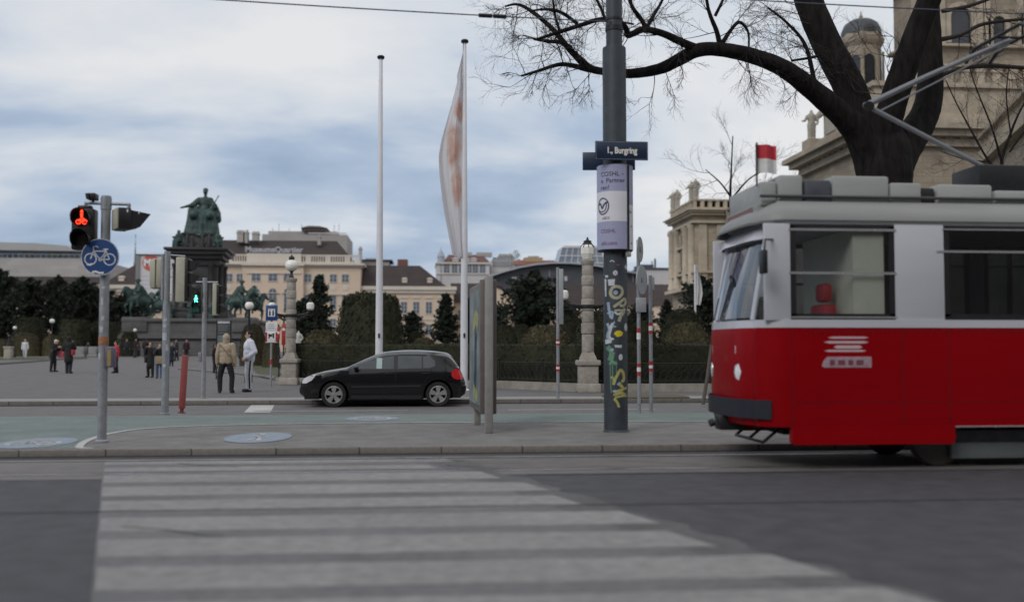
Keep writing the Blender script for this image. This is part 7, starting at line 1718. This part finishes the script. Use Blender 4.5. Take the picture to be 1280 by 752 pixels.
m = MB(); m.box(-.04, .05, 2.2, 3.6, h3-7, h3-4.0); m.box(4, 5.4, -.04, .05, h3-7, h3-4.0); m.build('window', dk, t3)
# ================= vegetation =================
hedge_m = M('clipped_hedge', (.020, .0235, .0135), .85, var=.4, scale=3.5, col2=(.042, .042, .023), rnd=.25, big=.25, spec=.2); hedge_b = M('brown_hedge', (.056, .052, .029), .85, var=.4, scale=3.5, col2=(.09, .078, .044), rnd=.2, big=.25, spec=.2)
conif = M('conifer_needles', (.012, .018, .014), .8, var=.45, scale=1.2, col2=(.032, .042, .029), rnd=.25, big=.3, spec=.2); conif2 = M('yew_needles', (.020, .026, .015), .8, var=.45, scale=1.2, col2=(.04, .045, .024), rnd=.25)
bark = M('dark_bark', (.009, .008, .0075), .95, var=.5, scale=9, bump=1.0, bscale=14, spec=.15, col2=(.024, .021, .0195), stretch=(1, 1, .22)); twig_m = M('twig_bark', (.03, .023, .022), .9, var=.3, scale=5); trunk_m = M('brown_trunk', (.06, .045, .035), .9, var=.3, scale=5)
rl = random.Random(11)
def leaf(mb, p, nrm, sz):
    a = Vector((rl.gauss(0, 1), rl.gauss(0, 1), rl.gauss(0, 1))).normalized(); n = (nrm*.9 + a*.9).normalized(); u = n.orthogonal().normalized(); ang = rl.random()*6.28
    v = n.cross(u); u, v = u*cos(ang)+v*sin(ang), v*cos(ang)-u*sin(ang); q = p + nrm*rl.uniform(-.2, 1)*sz
    mb.add([q-u*sz*.5, q+v*sz*.35, q+u*sz*.6, q-v*sz*.35], [(0, 1, 2, 3)])
def super_dome(kind, n, sz):
    """unit shape: radius 1, height 1, clipped shrub; kinds: dome, drum, block"""
    mb = MB(); rows = []; N_ = 36
    def prof(u):
        if kind == 'dome': a = u*pi/2; return (cos(a)**.55 if u < 1 else 0.0, sin(a)**.95)
        if kind == 'drum': a = u*pi/2; return (cos(a)**.42 if u < 1 else 0.0, .52*min(1, u*1.7)+.48*sin(a)**1.15)
        a = u*pi/2; return (cos(a)**.18 if u < 1 else 0.0, .86*min(1, u*1.45)+.14*sin(a)**2)
    for j in range(17):
        r, z = prof(j/16); row = []
        for i in range(N_):
            th = 2*pi*i/N_; w = 1 + .05*noise.noise(Vector((cos(th)*2, sin(th)*2, z*3+n*.01)))
            row.append(Vector((r*w*cos(th), r*w*sin(th), z*(1+.02*noise.noise(Vector((cos(th)*3, sin(th)*3, 5)))))))
        rows.append(row)
    mb.grid(rows, True, close=True)
    for _ in range(n):
        j = rl.random()**.8*15.9; i = rl.randrange(N_); j0 = int(j); fr = j-j0; p = rows[j0][i].lerp(rows[j0+1][(i+1) % N_], fr)
        nr = Vector((p.x, p.y, p.z*.6+.05)).normalized(); leaf(mb, p, nr, sz*rl.uniform(.6, 1.3))
    return mb
_sh = {}
def shrub(px0, px1, ytop, D, kind, mat, label, group, ybot=None, flat=1.0):
    c = gd((px0+px1)/2, D); r = (px1-px0)/2*D/F; H = dep((px0+px1)/2, ytop, D).z - c.z
    key = (kind, mat.name)
    if key not in _sh: _sh[key] = [super_dome(kind, 2600, .075).build('clipped_shrub', mat, fixn=False).data]; bpy.data.objects.remove([o for o in C.objects if o.data == _sh[key][0]][0])
    o = link('clipped_shrub', _sh[key][0], None, None, c, rl.random()*6.28); o.scale = (r, r*flat, H)
    return tag(o, label, 'shrub', group)
G1, G2 = 'clipped shrubs behind the long hedge', 'clipped shrubs at the left of the square'
S_ = [ # px0, px1, ytop, D, kind, mat, label
 (12, 50, 418, 106, 'dome', hedge_b, 'broad rounded brown-green shrub behind the person in the white coat', G2), (52, 80, 420.5, 107, 'dome', hedge_b, 'rounded shrub directly behind the pale-capped person', G2), (-8, 12, 425, 104, 'dome', hedge_b, 'low rounded shrub cut by the left edge behind the stone bollard', G2),
 (17, 56, 400, 122, 'drum', hedge_m, 'flat-topped dark clipped shrub above the white-coated person', G2), (75, 112, 402, 120, 'block', hedge_m, 'squarish dark clipped shrub above the black hooded person', G2), (110, 152, 405, 124, 'drum', hedge_m, 'dark clipped shrub behind the bicycle sign pole', G2), (146, 172, 406, 120, 'dome', hedge_m, 'dark low shrub beside the left end of the monument base', G2), (150, 174, 417, 104, 'dome', hedge_m, 'small low green shrub at the corner of the monument steps', G2),
 (420, 505, 372, 62, 'drum', hedge_m, 'very large dark clipped drum-shaped yew behind the bare flagpole', G1), (374, 430, 416, 52, 'dome', hedge_b, 'wide low brown-green dome beside the left lamp column', G1), (508, 532, 417, 66, 'dome', hedge_m, 'small dome just right of the large yew drum', G1), (512, 548, 425, 50, 'dome', hedge_b, 'low dome above the roof of the black car', G1), (596, 630, 415, 60, 'dome', hedge_m, 'dark dome partly behind the poster display', G1), (615, 648, 410, 58, 'dome', hedge_m, 'rounded dome just right of the poster display', G1), (648, 716, 411, 52, 'dome', hedge_b, 'wide brownish dome behind the thin banded sign post', G1), (636, 668, 409, 75, 'dome', hedge_m, 'dark dome behind the wide brownish dome', G1), (698, 732, 401, 66, 'block', hedge_m, 'squarish dark shrub left of the stone lamp column', G1), (716, 800, 394, 60, 'dome', hedge_m, 'large dome behind the stone lamp column and thick mast', G1),
 (784, 822, 405, 68, 'dome', hedge_m, 'dark dome between the banded posts', G1), (824, 884, 392, 62, 'dome', hedge_m, 'wide flat green dome left of the tram front', G1), (828, 890, 408, 50, 'dome', hedge_b, 'brownish dome right above the hedge by the tram front', G1), (884, 950, 400, 58, 'dome', hedge_m, 'dome behind the tram nose', G1), (328, 350, 420, 62, 'dome', hedge_b, 'small reddish-brown dome behind the blue sign post', G1), (300, 332, 408, 66, 'dome', hedge_b, 'brown-green shrub behind the person in white', G1)]
for a in S_: shrub(*a)
# long hedge behind the iron fence, following the fence line
PR = [GP(345, 479.5), GP(363, 480.5), GP(480, 482.5), GP(621, 485), GP(735, 490)]
PR = [Vector((p.x, p.y, 0)) for p in PR]; PE = Vector((26, PR[-1].y-.1, 0))
def offs(pts, d):
    out = []
    for i, p in enumerate(pts):
        t_ = (pts[min(i+1, len(pts)-1)]-pts[max(i-1, 0)]).normalized(); out.append(p + Vector((-t_.y, t_.x, 0))*d)
    return out
def hedge(pts, label, h, w=1.1, n=9000):
    mb = MB(); f_, b_ = offs(pts, .35), offs(pts, .35+w); rows = []; fine = []
    for i in range(len(pts)-1):
        for k in range(14): u = k/14; fine.append((f_[i].lerp(f_[i+1], u), b_[i].lerp(b_[i+1], u)))
    fine.append((f_[-1], b_[-1])); prof = [(0, 0), (-.02, .3), (0, .6), (.02, .85), (.05, .97), (.12, 1.0), (.5, 1.01), (.88, 1.0), (.97, .95), (1.0, .6), (1, 0)]
    for a, b in fine:
        z0 = zp(a.y); rows.append([a.lerp(b, u + .03*noise.noise(Vector((a.x*1.5, v*4, 3)))) + Vector((0, 0, z0 + h*v*(1 + .015*noise.noise(Vector((a.x*2, u*3, 1))) if v > .5 else 1))) for u, v in prof])
    mb.grid(rows, True)
    mb.f.append(tuple(len(mb.v)-len(rows)*11+i for i in range(11))); mb.sm.append(False); mb.f.append(tuple(len(mb.v)-11+i for i in reversed(range(11)))); mb.sm.append(False)
    for _ in range(n):
        i = rl.randrange(len(rows)-1); j = rl.randrange(8); u = rl.random(); v = rl.random(); p = rows[i][j].lerp(rows[i+1][j], u).lerp(rows[i][j+1].lerp(rows[i+1][j+1], u), v)
        d_ = (pts[-1]-pts[0]).normalized(); nr = Vector((d_.y, -d_.x, 0)) if j < 4 else Vector((0, 0, 1)); leaf(mb, p, nr, rl.uniform(.03, .065))
    o = mb.build('hedge', hedge_m, fixn=False); tag(o, label, 'hedge'); return o
hz_ = dep(640, 433, 34).z - .1
hedge(PR, 'long dark clipped hedge running behind the black car to the stone lamp column', 1.50)
hedge([PR[-1]+Vector((.3, 0, 0)), Vector((8, PR[-1].y-.05, 0)), Vector((17, PR[-1].y-.1, 0)), PE], 'dark clipped hedge right of the stone lamp column, passing behind the tram', 1.50, n=8000)
# iron fence on a stone kerb
def fence(pts, label):
    t = thing('iron_fence', label, 'fence', pts[0]); o = pts[0]; z0 = zp(o.y)
    m = MB(); a, b = offs(pts, -.02), offs(pts, .28)
    for i in range(len(pts)-1):
        zz_ = [(a[i], a[i+1], b[i+1], b[i])]
        for q in zz_: 
            lo = [v-o+Vector((0, 0, z0-.1)) for v in q]; hi = [v-o+Vector((0, 0, z0+.26)) for v in q]; m.add(lo+hi, [(0,3,2,1),(4,5,6,7),(0,1,5,4),(1,2,6,5),(2,3,7,6),(3,0,4,7)])
    m.build('stone_base', M('fence_base_stone', (.27, .25, .22), .85, var=.2, scale=4, bump=.3), t)
    c = offs(pts, .12)
    for i in range(len(pts)-1):
        L_ = (c[i+1]-c[i]).length; n = max(1, int(round(L_/2.0))); 
        for k in range(n):
            p, q = c[i].lerp(c[i+1], k/n)-o, c[i].lerp(c[i+1], (k+1)/n)-o; d_ = (q-p).normalized(); w = (q-p).length; up = Vector((0, 0, 1))
            m = MB(); m.tube([p+up*(z0+.26), p+up*(z0+.98)], .028, 6); m.ell(p+up*(z0+1.0), .045, 8, 6); m.build('post', dark_iron, t)
            m = MB(); 
            for zz_ in (.34, .90): m.tube([p+up*(z0+zz_), q+up*(z0+zz_)], .016, 5)
            s_ = 0.0
            while s_ < w-.05:
                cc = p + d_*(s_+.11); m.tube([cc+d_*.095*cos(a_)+up*(z0+.52+.14*sin(a_)) for a_ in [j*pi/7 for j in range(15)]], .009, 4, cap=False); m.tube([cc+d_*.07*cos(a_)+up*(z0+.76+.08*sin(a_)) for a_ in [j*pi/5 for j in range(11)]], .008, 4, cap=False); m.tube([p+d_*s_+up*(z0+.34), p+d_*s_+up*(z0+.90)], .008, 4, cap=False); s_ += .22
            m.build('panel', dark_iron, t)
    return t
fence(PR, 'low ornamental iron fence on a stone kerb behind the black car')
fence([PR[-1]+Vector((.3, 0, 0)), Vector((9, PR[-1].y-.05, 0)), Vector((16, PR[-1].y-.08, 0))], 'low ornamental iron fence right of the stone lamp column, behind the thick mast')
# lawns
def lawn(pts, name='lawn'):
    m = MB(); m.poly([Vector((p.x, p.y, zp(p.y)+.03)) for p in pts]); o = m.build(name, grass_m, fixn=False)
    if o.data.polygons[0].normal.z < 0: o.data.flip_normals()
    return struct(o)
lawn([GP(-60, 450), GP(62, 449), gd(70, 96), gd(-80, 100)]); lawn([gd(326, 46), gd(346, 42), gd(352, 80), gd(308, 80)]); lawn([PR[0]+Vector((.5, 1.5, 0)), PR[2]+Vector((0, 2, 0)), PR[3]+Vector((.4, 1.6, 0)), PR[4]+Vector((0, 2.0, 0)), Vector((30, PR[-1].y+2, 0)), Vector((30, 86, 0)), gd(350, 88)])
# curved kerb line of the left path
m = MB(); pts = [GP(x, y) for x, y in ((-60, 457.5), (0, 455.5), (40, 452.5), (75, 449.5), (108, 448))]
kb_ = [Vector((p.x, p.y, zp(p.y)+.06)) for p in pts]; m.tube(kb_, .10, 6); struct(m.build('lawn_kerb', M('lawn_kerb_stone', (.17, .16, .15), .85, var=.2)))
m = MB(); pts = [gd(224, 58), gd(300, 50), gd(345, 44)]; m.tube([p+Vector((0, 0, .05)) for p in pts], .09, 6); struct(m.build('lawn_kerb', _m['lawn_kerb_stone']))
# conifers
def conifer_mesh(seed, H, Rb, kind):
    rr = random.Random(seed); crown = MB(); limb = MB()
    limb.tube([(0, 0, 0), (rr.uniform(-.1, .1), 0, H*.5), (0, 0, H*.96)], [H*.025, H*.016, H*.004], 7)
    nb = 150
    for i in range(nb):
        u = (i/nb)**.9; z = H*(.08+.90*u); 
        r = Rb*((1-u)**.75*.95+.10) if kind == 'cone' else Rb*(sin(min(1, u*1.06)*pi)**.6*.95+.12)
        r *= rr.uniform(.55, 1.22); a = i*2.39996+rr.uniform(-.4, .4); d_ = Vector((cos(a), sin(a), rr.uniform(-.05, .35)))
        p0 = Vector((0, 0, z)); p1 = p0+d_*r; limb.tube([p0, p0.lerp(p1, .6)+Vector((0, 0, -.03*r)), p1], [H*.006, H*.003, H*.001], 4, cap=False)
        for k in range(44):
            v = rr.uniform(.2, 1.05); c_ = p0.lerp(p1, v)+Vector((rr.gauss(0, .10), rr.gauss(0, .10), rr.gauss(0, .08)))*r*.9*(1.15-v*.4)
            s_ = rr.uniform(.14, .34)*H*.13; q1 = Vector((rr.gauss(0, 1), rr.gauss(0, 1), rr.gauss(0, .6))).normalized()*s_; q2 = Vector((rr.gauss(0, 1), rr.gauss(0, 1), rr.gauss(0, 1))).normalized()*s_*.55
            crown.add([c_-q1, c_+q2, c_+q1*1.1, c_-q2], [(0, 1, 2, 3)])
    return crown, limb
_cf = {}
def conifer(px0, px1, ytop, D, kind, seed, label, mat=None, group='dark conifers in the gardens'):
    key = (kind, seed % 3); mat = mat or conif
    if key not in _cf:
        cr, lb = conifer_mesh(seed % 3 + (10 if kind == 'cone' else 20), 8, 3.2, kind); a = lb.build('trunk', trunk_m, fixn=False); b = cr.build('crown', mat, fixn=False); _cf[key] = (a.data, b.data); bpy.data.objects.remove(a); bpy.data.objects.remove(b)
    c = gd((px0+px1)/2, D); H = dep((px0+px1)/2, ytop, D).z-c.z; w = (px1-px0)/2*D/F
    t = thing('conifer', label, 'tree', c, rl.random()*6.28, group); t.scale = (w/3.2, w/3.2, H/8)
    link('trunk', _cf[key][0], None, t); link('crown', _cf[key][1], None, t)
    return t
CT = [(-34, 26, 334, 150, 'oval', 1, 'dark conifer cut by the left edge of the picture'), (8, 66, 346, 165, 'oval', 2, 'wide dark tree below the modern museum at far left'), (48, 96, 344, 160, 'oval', 0, 'dark pointed conifer left of the bicycle sign'), (74, 128, 345, 150, 'oval', 1, 'dark bushy tree just left of the bicycle sign pole'), (104, 150, 356, 165, 'oval', 2, 'dark conifer behind the bicycle sign pole'), (128, 190, 364, 150, 'oval', 0, 'dark bushy tree between the bicycle sign and the monument'), (374, 422, 343, 96, 'cone', 1, 'pointed dark conifer right of the round globe lamp column'), (358, 400, 372, 92, 'oval', 2, 'low dark tree right behind the left lamp column'), (534, 580, 366, 100, 'cone', 0, 'dark conifer left of the flagged pole'), (500, 532, 388, 115, 'oval', 1, 'small loose tree between the large yew drum and the flagged pole'), (574, 600, 372, 118, 'cone', 2, 'narrow dark conifer right behind the flagged pole'), (600, 640, 380, 120, 'oval', 1, 'ragged dark tree beside the poster display'), (626, 704, 338, 105, 'oval', 2, 'largest dark conifer, broad and dense, left of the stone lamp column'), (652, 690, 336, 108, 'cone', 0, 'upright top of the dark conifer pair left of the stone lamp column'), (690, 728, 378, 120, 'oval', 0, 'low dark tree behind the side globe of the stone lamp column'), (780, 822, 374, 125, 'oval', 1, 'dark low tree behind the round sign backs'), (816, 852, 374, 130, 'cone', 2, 'small dark tree right of the banded posts'), (848, 908, 344, 104, 'oval', 0, 'dark pine in front of the palace pavilion beside the white flag'), (900, 960, 360, 110, 'cone', 1, 'dark conifer seen through the front of the tram')]
for a in CT: conifer(*a)
# white flag in the gardens, white garden statue, pale slab
B = gd(869.5, 75); s = 75/F; zq = lambda py: dep(869.5, py, 75).z-B.z
t = thing('garden_flagpole', 'small white flagpole with a limp white flag before the palace pavilion', 'flagpole', B); m = MB(); m.tube([(0, 0, 0), (0, 0, zq(331))], .075, 8); m.build('pole', white_metal, t)
m = MB(); rows = []
for i in range(15):
    u = i/14; w = (2+6*sin(min(1, u*1.3)*pi/2))*s*(1-.35*max(0, u-.7)/.3); rows.append([Vector((.06+w*k/8, .12*sin(k*1.1+u*3), zq(333+48*u))) for k in range(9)])
m.grid(rows, True); m.build('flag', M('white_cloth', (.55, .54, .55), .8, var=.08), t, fixn=False)
B = gd(373, 70); m = MB(); stone_statue(m, Vector((0, 0, 1.0)), 1.35); m.bbox(-.4, .4, -.4, .4, 0, 1.0, .05); m.remesh
o = m.remesh('garden_statue', .05, M('white_marble', (.50, .49, .48), .7, var=.12), None, B, smooth=1); tag(o, 'small white garden statue left of the wide low brown-green dome', 'statue')
B = gd(552, 46); m = MB(); m.prism([(-.35, 1.55), (-.22, 1.75), (.42, 1.35), (.42, .0), (-.35, .0)], -.2, .2); o = m.build('stone_slab', M('pinkish_stone', (.33, .27, .24), .8, var=.2), None, B); tag(o, 'pale slanted stone slab between the low dome and the flagged pole', 'slab')
# --- bare trees
def twigs(mb, p, d, ln, r, depth, rr, up=.0, spread=.55):
    """a twig that forks; directions drift and droop a little"""
    n = 4; pts = [p]; q = p; dd = d
    for i in range(n):
        dd = (dd + Vector((rr.gauss(0, .12), rr.gauss(0, .12), rr.gauss(0, .12)+up*.08))).normalized(); q = q + dd*ln/n; pts.append(q)
    mb.tube(pts, [r*(1-.14*i) for i in range(n+1)], 5 if r > .015 else 3, cap=False)
    if depth <= 0: return
    for i in range(1, n+1):
        for _ in range(2 if (i == n or rr.random() < .15) else 1):
            if i < n and rr.random() < .40: continue
            ax = Vector((rr.gauss(0, 1), rr.gauss(0, 1), rr.gauss(0, 1))); ax = (ax - dd*ax.dot(dd)).normalized(); nd = (dd*(1-spread*.4) + ax*spread + Vector((0, 0, up*.25))).normalized()
            twigs(mb, pts[i], nd, ln*rr.uniform(.5, .78), r*.58, depth-1, rr, up, spread)
DT = 20.5
def TP(px, py, dz=0): return dep(px, py, DT+dz)
tb = gd(1105, DT); tb.z = .1
def catm(pts, k=6):
    out = []
    for i in range(len(pts)-1):
        p0, p1, p2, p3 = pts[max(i-1, 0)], pts[i], pts[i+1], pts[min(i+2, len(pts)-1)]
        for j in range(k): u = j/k; out.append(tuple(.5*((2*p1[c])+(-p0[c]+p2[c])*u+(2*p0[c]-5*p1[c]+4*p2[c]-p3[c])*u*u+(-p0[c]+3*p1[c]-3*p2[c]+p3[c])*u**3) for c in range(4)))
    out.append(pts[-1]); return out
t = thing('bare_tree', 'big bare tree with thick dark forking limbs rising behind the tram', 'tree', tb)
kpx = DT/F
rt = random.Random(5)
def limb(mb, pts, n=14, rough=True):
    q = catm(pts); P_ = []; r_ = []
    for i, (x, y, w, dz) in enumerate(q):
        p = TP(x, y, dz)-tb; 
        P_.append(p); r_.append(w/2*kpx*(1+.05*noise.noise(Vector((i*.9, x*.05, 2)))))
    mb.tube(P_, r_, n); mb.ell(P_[-1], r_[-1]*.98, 8, 6); return P_, r_
L0 = [(1112, 520, 96, 0), (1110, 470, 78, 0), (1109, 380, 70, 0), (1108, 300, 67, 0), (1107, 240, 66, 0), (1106, 205, 64, 0), (1103, 180, 48, 0), (1100, 165, 26, 0)]
LA = [(1092, 225, 40, 0), (1086, 198, 40, 0), (1072, 166, 36, -.1), (1050, 142, 30, -.3), (1020, 116, 26, -.5), (980, 86, 22, -.8), (940, 70, 19, -1.0), (900, 62, 17, -1.2), (872, 63, 17, -1.2), (850, 74, 16, -1.1), (825, 86, 14, -1.0), (790, 92, 12, -.9), (758, 90, 10, -.9), (735, 84, 9.5, -.9), (712, 62, 7.5, -1.1), (692, 38, 6, -1.2), (668, 17, 4.8, -1.3), (648, 6, 3.5, -1.4), (632, 8, 2.2, -1.4)]
LBm = [(1100, 230, 46, .1), (1094, 195, 46, .1), (1078, 160, 44, .2), (1062, 110, 40, .3), (1036, 60, 38, .5), (1014, 10, 36, .6), (998, -40, 32, .7), (975, -110, 26, .9), (940, -200, 18, 1)]
LCm = [(1102, 225, 30, .1), (1102, 185, 38, -.05), (1116, 130, 34, -.3), (1134, 75, 32, -.5), (1152, 25, 29, -.6), (1172, -25, 26, -.8), (1200, -90, 20, -1), (1240, -180, 12, -1.2)]
LD = [(1112, 250, 46, .2), (1116, 212, 50, .2), (1128, 185, 48, .4), (1148, 158, 40, .6), (1160, 130, 35, .7), (1163, 90, 32, .8), (1161, 40, 31, .9), (1160, 0, 29, 1), (1166, -60, 25, 1.2), (1180, -160, 16, 1.4)]
trk = MB()
for L_ in (L0, LBm, LCm, LD): limb(trk, L_, 16)
limb(trk, LA, 14)
trk.ell(TP(1107, 196)-tb, (32*kpx, 30*kpx, 44*kpx), 16, 12); trk.ell(TP(1100, 176)-tb, (20*kpx, 24*kpx, 26*kpx), 16, 12)
trk_o = trk.remesh('trunk', .035, bark, t, smooth=1)
# thin end of the long limb and sub-limbs need their own round section
br = MB(); starts = []
for sub in ([(735, 84, 9.5, -.9), (712, 62, 7.5, -1.1), (692, 38, 6, -1.2), (668, 17, 4.8, -1.3), (648, 6, 3.5, -1.4), (632, 8, 2.2, -1.4)],
    [(868, 60, 11, -1.2), (850, 52, 9.5, -1.4), (828, 42, 8.5, -1.6), (805, 37, 8, -1.7), (792, 42, 7.5, -1.8), (784, 44, 7, -1.8), (782, 34, 6, -1.9), (770, 26, 6, -2), (748, 25, 5.5, -2), (725, 32, 5, -2.1), (700, 40, 4.5, -2.1), (672, 49, 3, -2.2)],
    [(748, 88, 8, -.9), (735, 87, 7, -.8), (715, 82, 6, -.7), (698, 81, 5.2, -.6), (672, 89, 4, -.5), (652, 95, 2.6, -.4)],
    [(714, 60, 6, -1.1), (700, 53, 5, -1.0), (685, 52, 4.2, -1), (668, 49, 3.2, -.9)], [(722, 30, 4.5, -2), (700, 15, 4, -2.1), (680, 12, 3, -2.2), (664, 14, 2, -2.3)],
    [(808, 36, 6, -1.7), (800, 22, 5, -1.7), (790, 8, 4.4, -1.8), (780, -20, 3, -1.9)], [(808, 36, 5, -1.7), (818, 18, 4, -1.6), (828, 0, 3.4, -1.5), (838, -30, 2.4, -1.4)],
    [(900, 58, 7, -1.2), (896, 40, 6, -1.3), (888, 20, 5, -1.4), (884, 4, 4, -1.5), (880, -30, 3, -1.6)], [(902, 56, 6, -1.2), (912, 40, 5, -1.1), (924, 28, 4.2, -1), (935, 40, 3, -.9), (936, 60, 2.4, -.9)], [(894, 20, 4, -1.4), (906, -6, 3, -1.4), (915, -40, 2, -1.4)],
    [(757, 26, 4, -2), (750, 8, 3.4, -2), (738, -14, 2.6, -2.1)], [(700, 40, 3.2, -2.1), (694, 20, 2.6, -2.1), (690, -8, 2, -2.2)],
    [(1020, 116, 7, -.5), (1008, 60, 5, -.6), (985, 30, 3.5, -.7), (960, 10, 2.6, -.8)], [(1050, 100, 7, .3), (1020, 62, 5, .2), (1022, 70, 4, .2), (990, 76, 3, 0)]):
    P_, r_ = limb(br, sub, 8); starts += [(P_[i], (P_[min(i+1, len(P_)-1)]-P_[i-1]).normalized(), r_[i]) for i in range(2, len(P_), 2)] + [(P_[-1], (P_[-1]-P_[-3]).normalized(), r_[-1])]*2
br.build('branches', bark, t, fixn=False)
tw = MB()
for p, d_, r in starts:
    if rt.random() < .5: continue
    ax = Vector((rt.gauss(0, 1), rt.gauss(0, .8), rt.gauss(0, 1)+.1)).normalized(); nd = (d_*.55 + ax*.75).normalized()
    twigs(tw, p, nd, rt.uniform(.38, .75), min(.012, r*.4), 3, rt, rt.choice((-.5, .1, .5)), .6)
# hanging sprays below the long limb, as in the picture
for x, y, dz, ln_, dx in ((818, 92, -1, 1.0, .25), (830, 86, -1, .8, .4), (708, 84, -.7, .9, -.2), (735, 88, -.8, .7, .1), (690, 84, -.6, .8, -.4), (915, 66, -1.1, .9, .2), (935, 72, -1, 1.1, .1), (930, 70, -1, .7, -.2), (965, 82, -.9, .8, .2), (672, 90, -.5, .6, -.5), (775, 92, -.9, .6, .2), (1000, 98, -.6, .6, -.3), (848, 76, -1.1, .6, .5), (655, 95, -.4, .5, -1), (640, 10, -1.4, .6, -1), (660, 14, -1.3, .6, -.8), (668, 49, -.9, .5, -1), (672, 49, -2.2, .5, -1)):
    for q in range(1): twigs(tw, TP(x, y, dz)-tb, Vector((dx+rt.gauss(0, .25), rt.gauss(0, .3), -1 if abs(dx) < .7 else -.15)).normalized(), ln_*rt.uniform(.45, .7), .011, 3, rt, -.15, .55)
for x, y, dz in ((1040, 60, .5), (1020, 20, .6), (1065, 115, .3), (1012, 0, .6), (1138, 70, -.5), (1120, 120, -.3), (1000, -40, .7), (1050, 90, .4), (975, -100, .9)):
    for q in range(2): twigs(tw, TP(x, y, dz)-tb, Vector((rt.uniform(-1, -.2), rt.gauss(0, .4), rt.uniform(-.3, .8))).normalized(), rt.uniform(.5, .9), .014, 3, rt, .2, .6)
# side limbs to the right
for sub in ([(1175, 95, 6, .8), (1200, 86, 5, .9), (1235, 82, 6, 1), (1270, 84, 5, 1.1), (1310, 86, 4, 1.2)], [(1172, 50, 7, .9), (1200, 44, 5.5, 1), (1230, 30, 5, 1.1), (1280, 24, 4, 1.2)], [(1178, 14, 6, 1), (1210, 8, 5, 1.1), (1250, -6, 4, 1.2)]):
    P_, r_ = limb(tw, sub, 7)
    for i in range(3, len(P_), 3): twigs(tw, P_[i], Vector((rt.uniform(0, 1), rt.gauss(0, .4), rt.uniform(-1, .6))).normalized(), rt.uniform(.4, .8), .012, 3, rt, -.1, .55)
tw.build('twigs', twig_m, t, fixn=False)
def small_tree(px, D, pts, label, seed, ups, ntw, ln_):
    B = gd(px, D); t = thing('small_bare_tree', label, 'tree', B); rr = random.Random(seed); k_ = D/F; tr = MB(); tw = MB()
    for L_ in pts:
        q = catm([(a, b, c, d) for a, b, c, d in L_]); P_ = [dep(a, b, D+d)-B for a, b, c, d in q]; tr.tube(P_, [c/2*k_*(.42 if px > 1000 else .8) for a, b, c, d in q], 7)
        for i in range(4, len(P_), ntw):
            dd = (P_[min(i+1, len(P_)-1)]-P_[i-1]).normalized(); ax = Vector((rr.gauss(0, 1), rr.gauss(0, .7), rr.gauss(.1, .8))).normalized(); twigs(tw, P_[i], (dd*.6+ax*.7).normalized(), ln_*rr.uniform(.6, 1.2), .010*D/30, 3, rr, ups, .55)
    tr.build('trunk', bark, t, fixn=False); tw.build('twigs', twig_m, t, fixn=False)
small_tree(918, 52, [[(918, 440, 7, 0), (917, 330, 6, 0), (913, 250, 4.5, 0), (914, 215, 3, .2), (916, 170, 1.6, .3)], [(914, 250, 3.5, 0), (935, 225, 2.5, .3), (962, 208, 1.6, .4)], [(913, 245, 3.5, 0), (900, 228, 2.4, .3), (882, 212, 1.5, .5)], [(915, 265, 3, 0), (945, 245, 2, -.3), (965, 222, 1.4, -.5)]], 'slender bare tree behind the small flag on the tram roof', 4, .35, 3, 1.3)
small_tree(1262, 33, [[(1262, 500, 18, 0), (1262, 330, 15, 0), (1258, 240, 13, 0), (1252, 205, 10, .2), (1262, 170, 8, .3), (1280, 130, 6, .4), (1310, 95, 4, .5)], [(1256, 225, 9, 0), (1235, 200, 7, .2), (1215, 165, 5.5, .3), (1196, 130, 4, .5), (1182, 100, 3, .5)], [(1254, 210, 8, 0), (1240, 160, 5.5, -.3), (1222, 115, 4, -.4), (1212, 85, 3, -.5)], [(1262, 190, 6, .2), (1280, 165, 5, .1), (1300, 140, 4, 0)], [(1236, 202, 5, .2), (1210, 200, 4, .3), (1178, 190, 2.5, .4)], [(1264, 172, 5, .3), (1258, 120, 4, .3), (1262, 80, 3, .4)]], 'small bare tree with many upright branches at the right edge', 9, .3, 3, .9)
# unseen facade added behind the viewer to shade the roadway and darken reflections
t = thing('shading_facade', 'long stone facade added out of view behind the viewer to shade the road', 'building', (0, -26, 0))
m = MB(); m.box(-110, 110, -12, 0, 0, 21); m.build('wall', M('facade_grey', (.20, .18, .155), .85, var=.15, scale=.5, brick=(2.4, .8, .03, .7)), t)
m = MB(); m.box(-110.5, 110.5, -12.5, .8, 21.01, 22.2); m.build('cornice', M('facade_trim', (.24, .22, .19), .85), t)
rw = rect('near_pavement', -XW, XW, -30, -8, .03, paving)
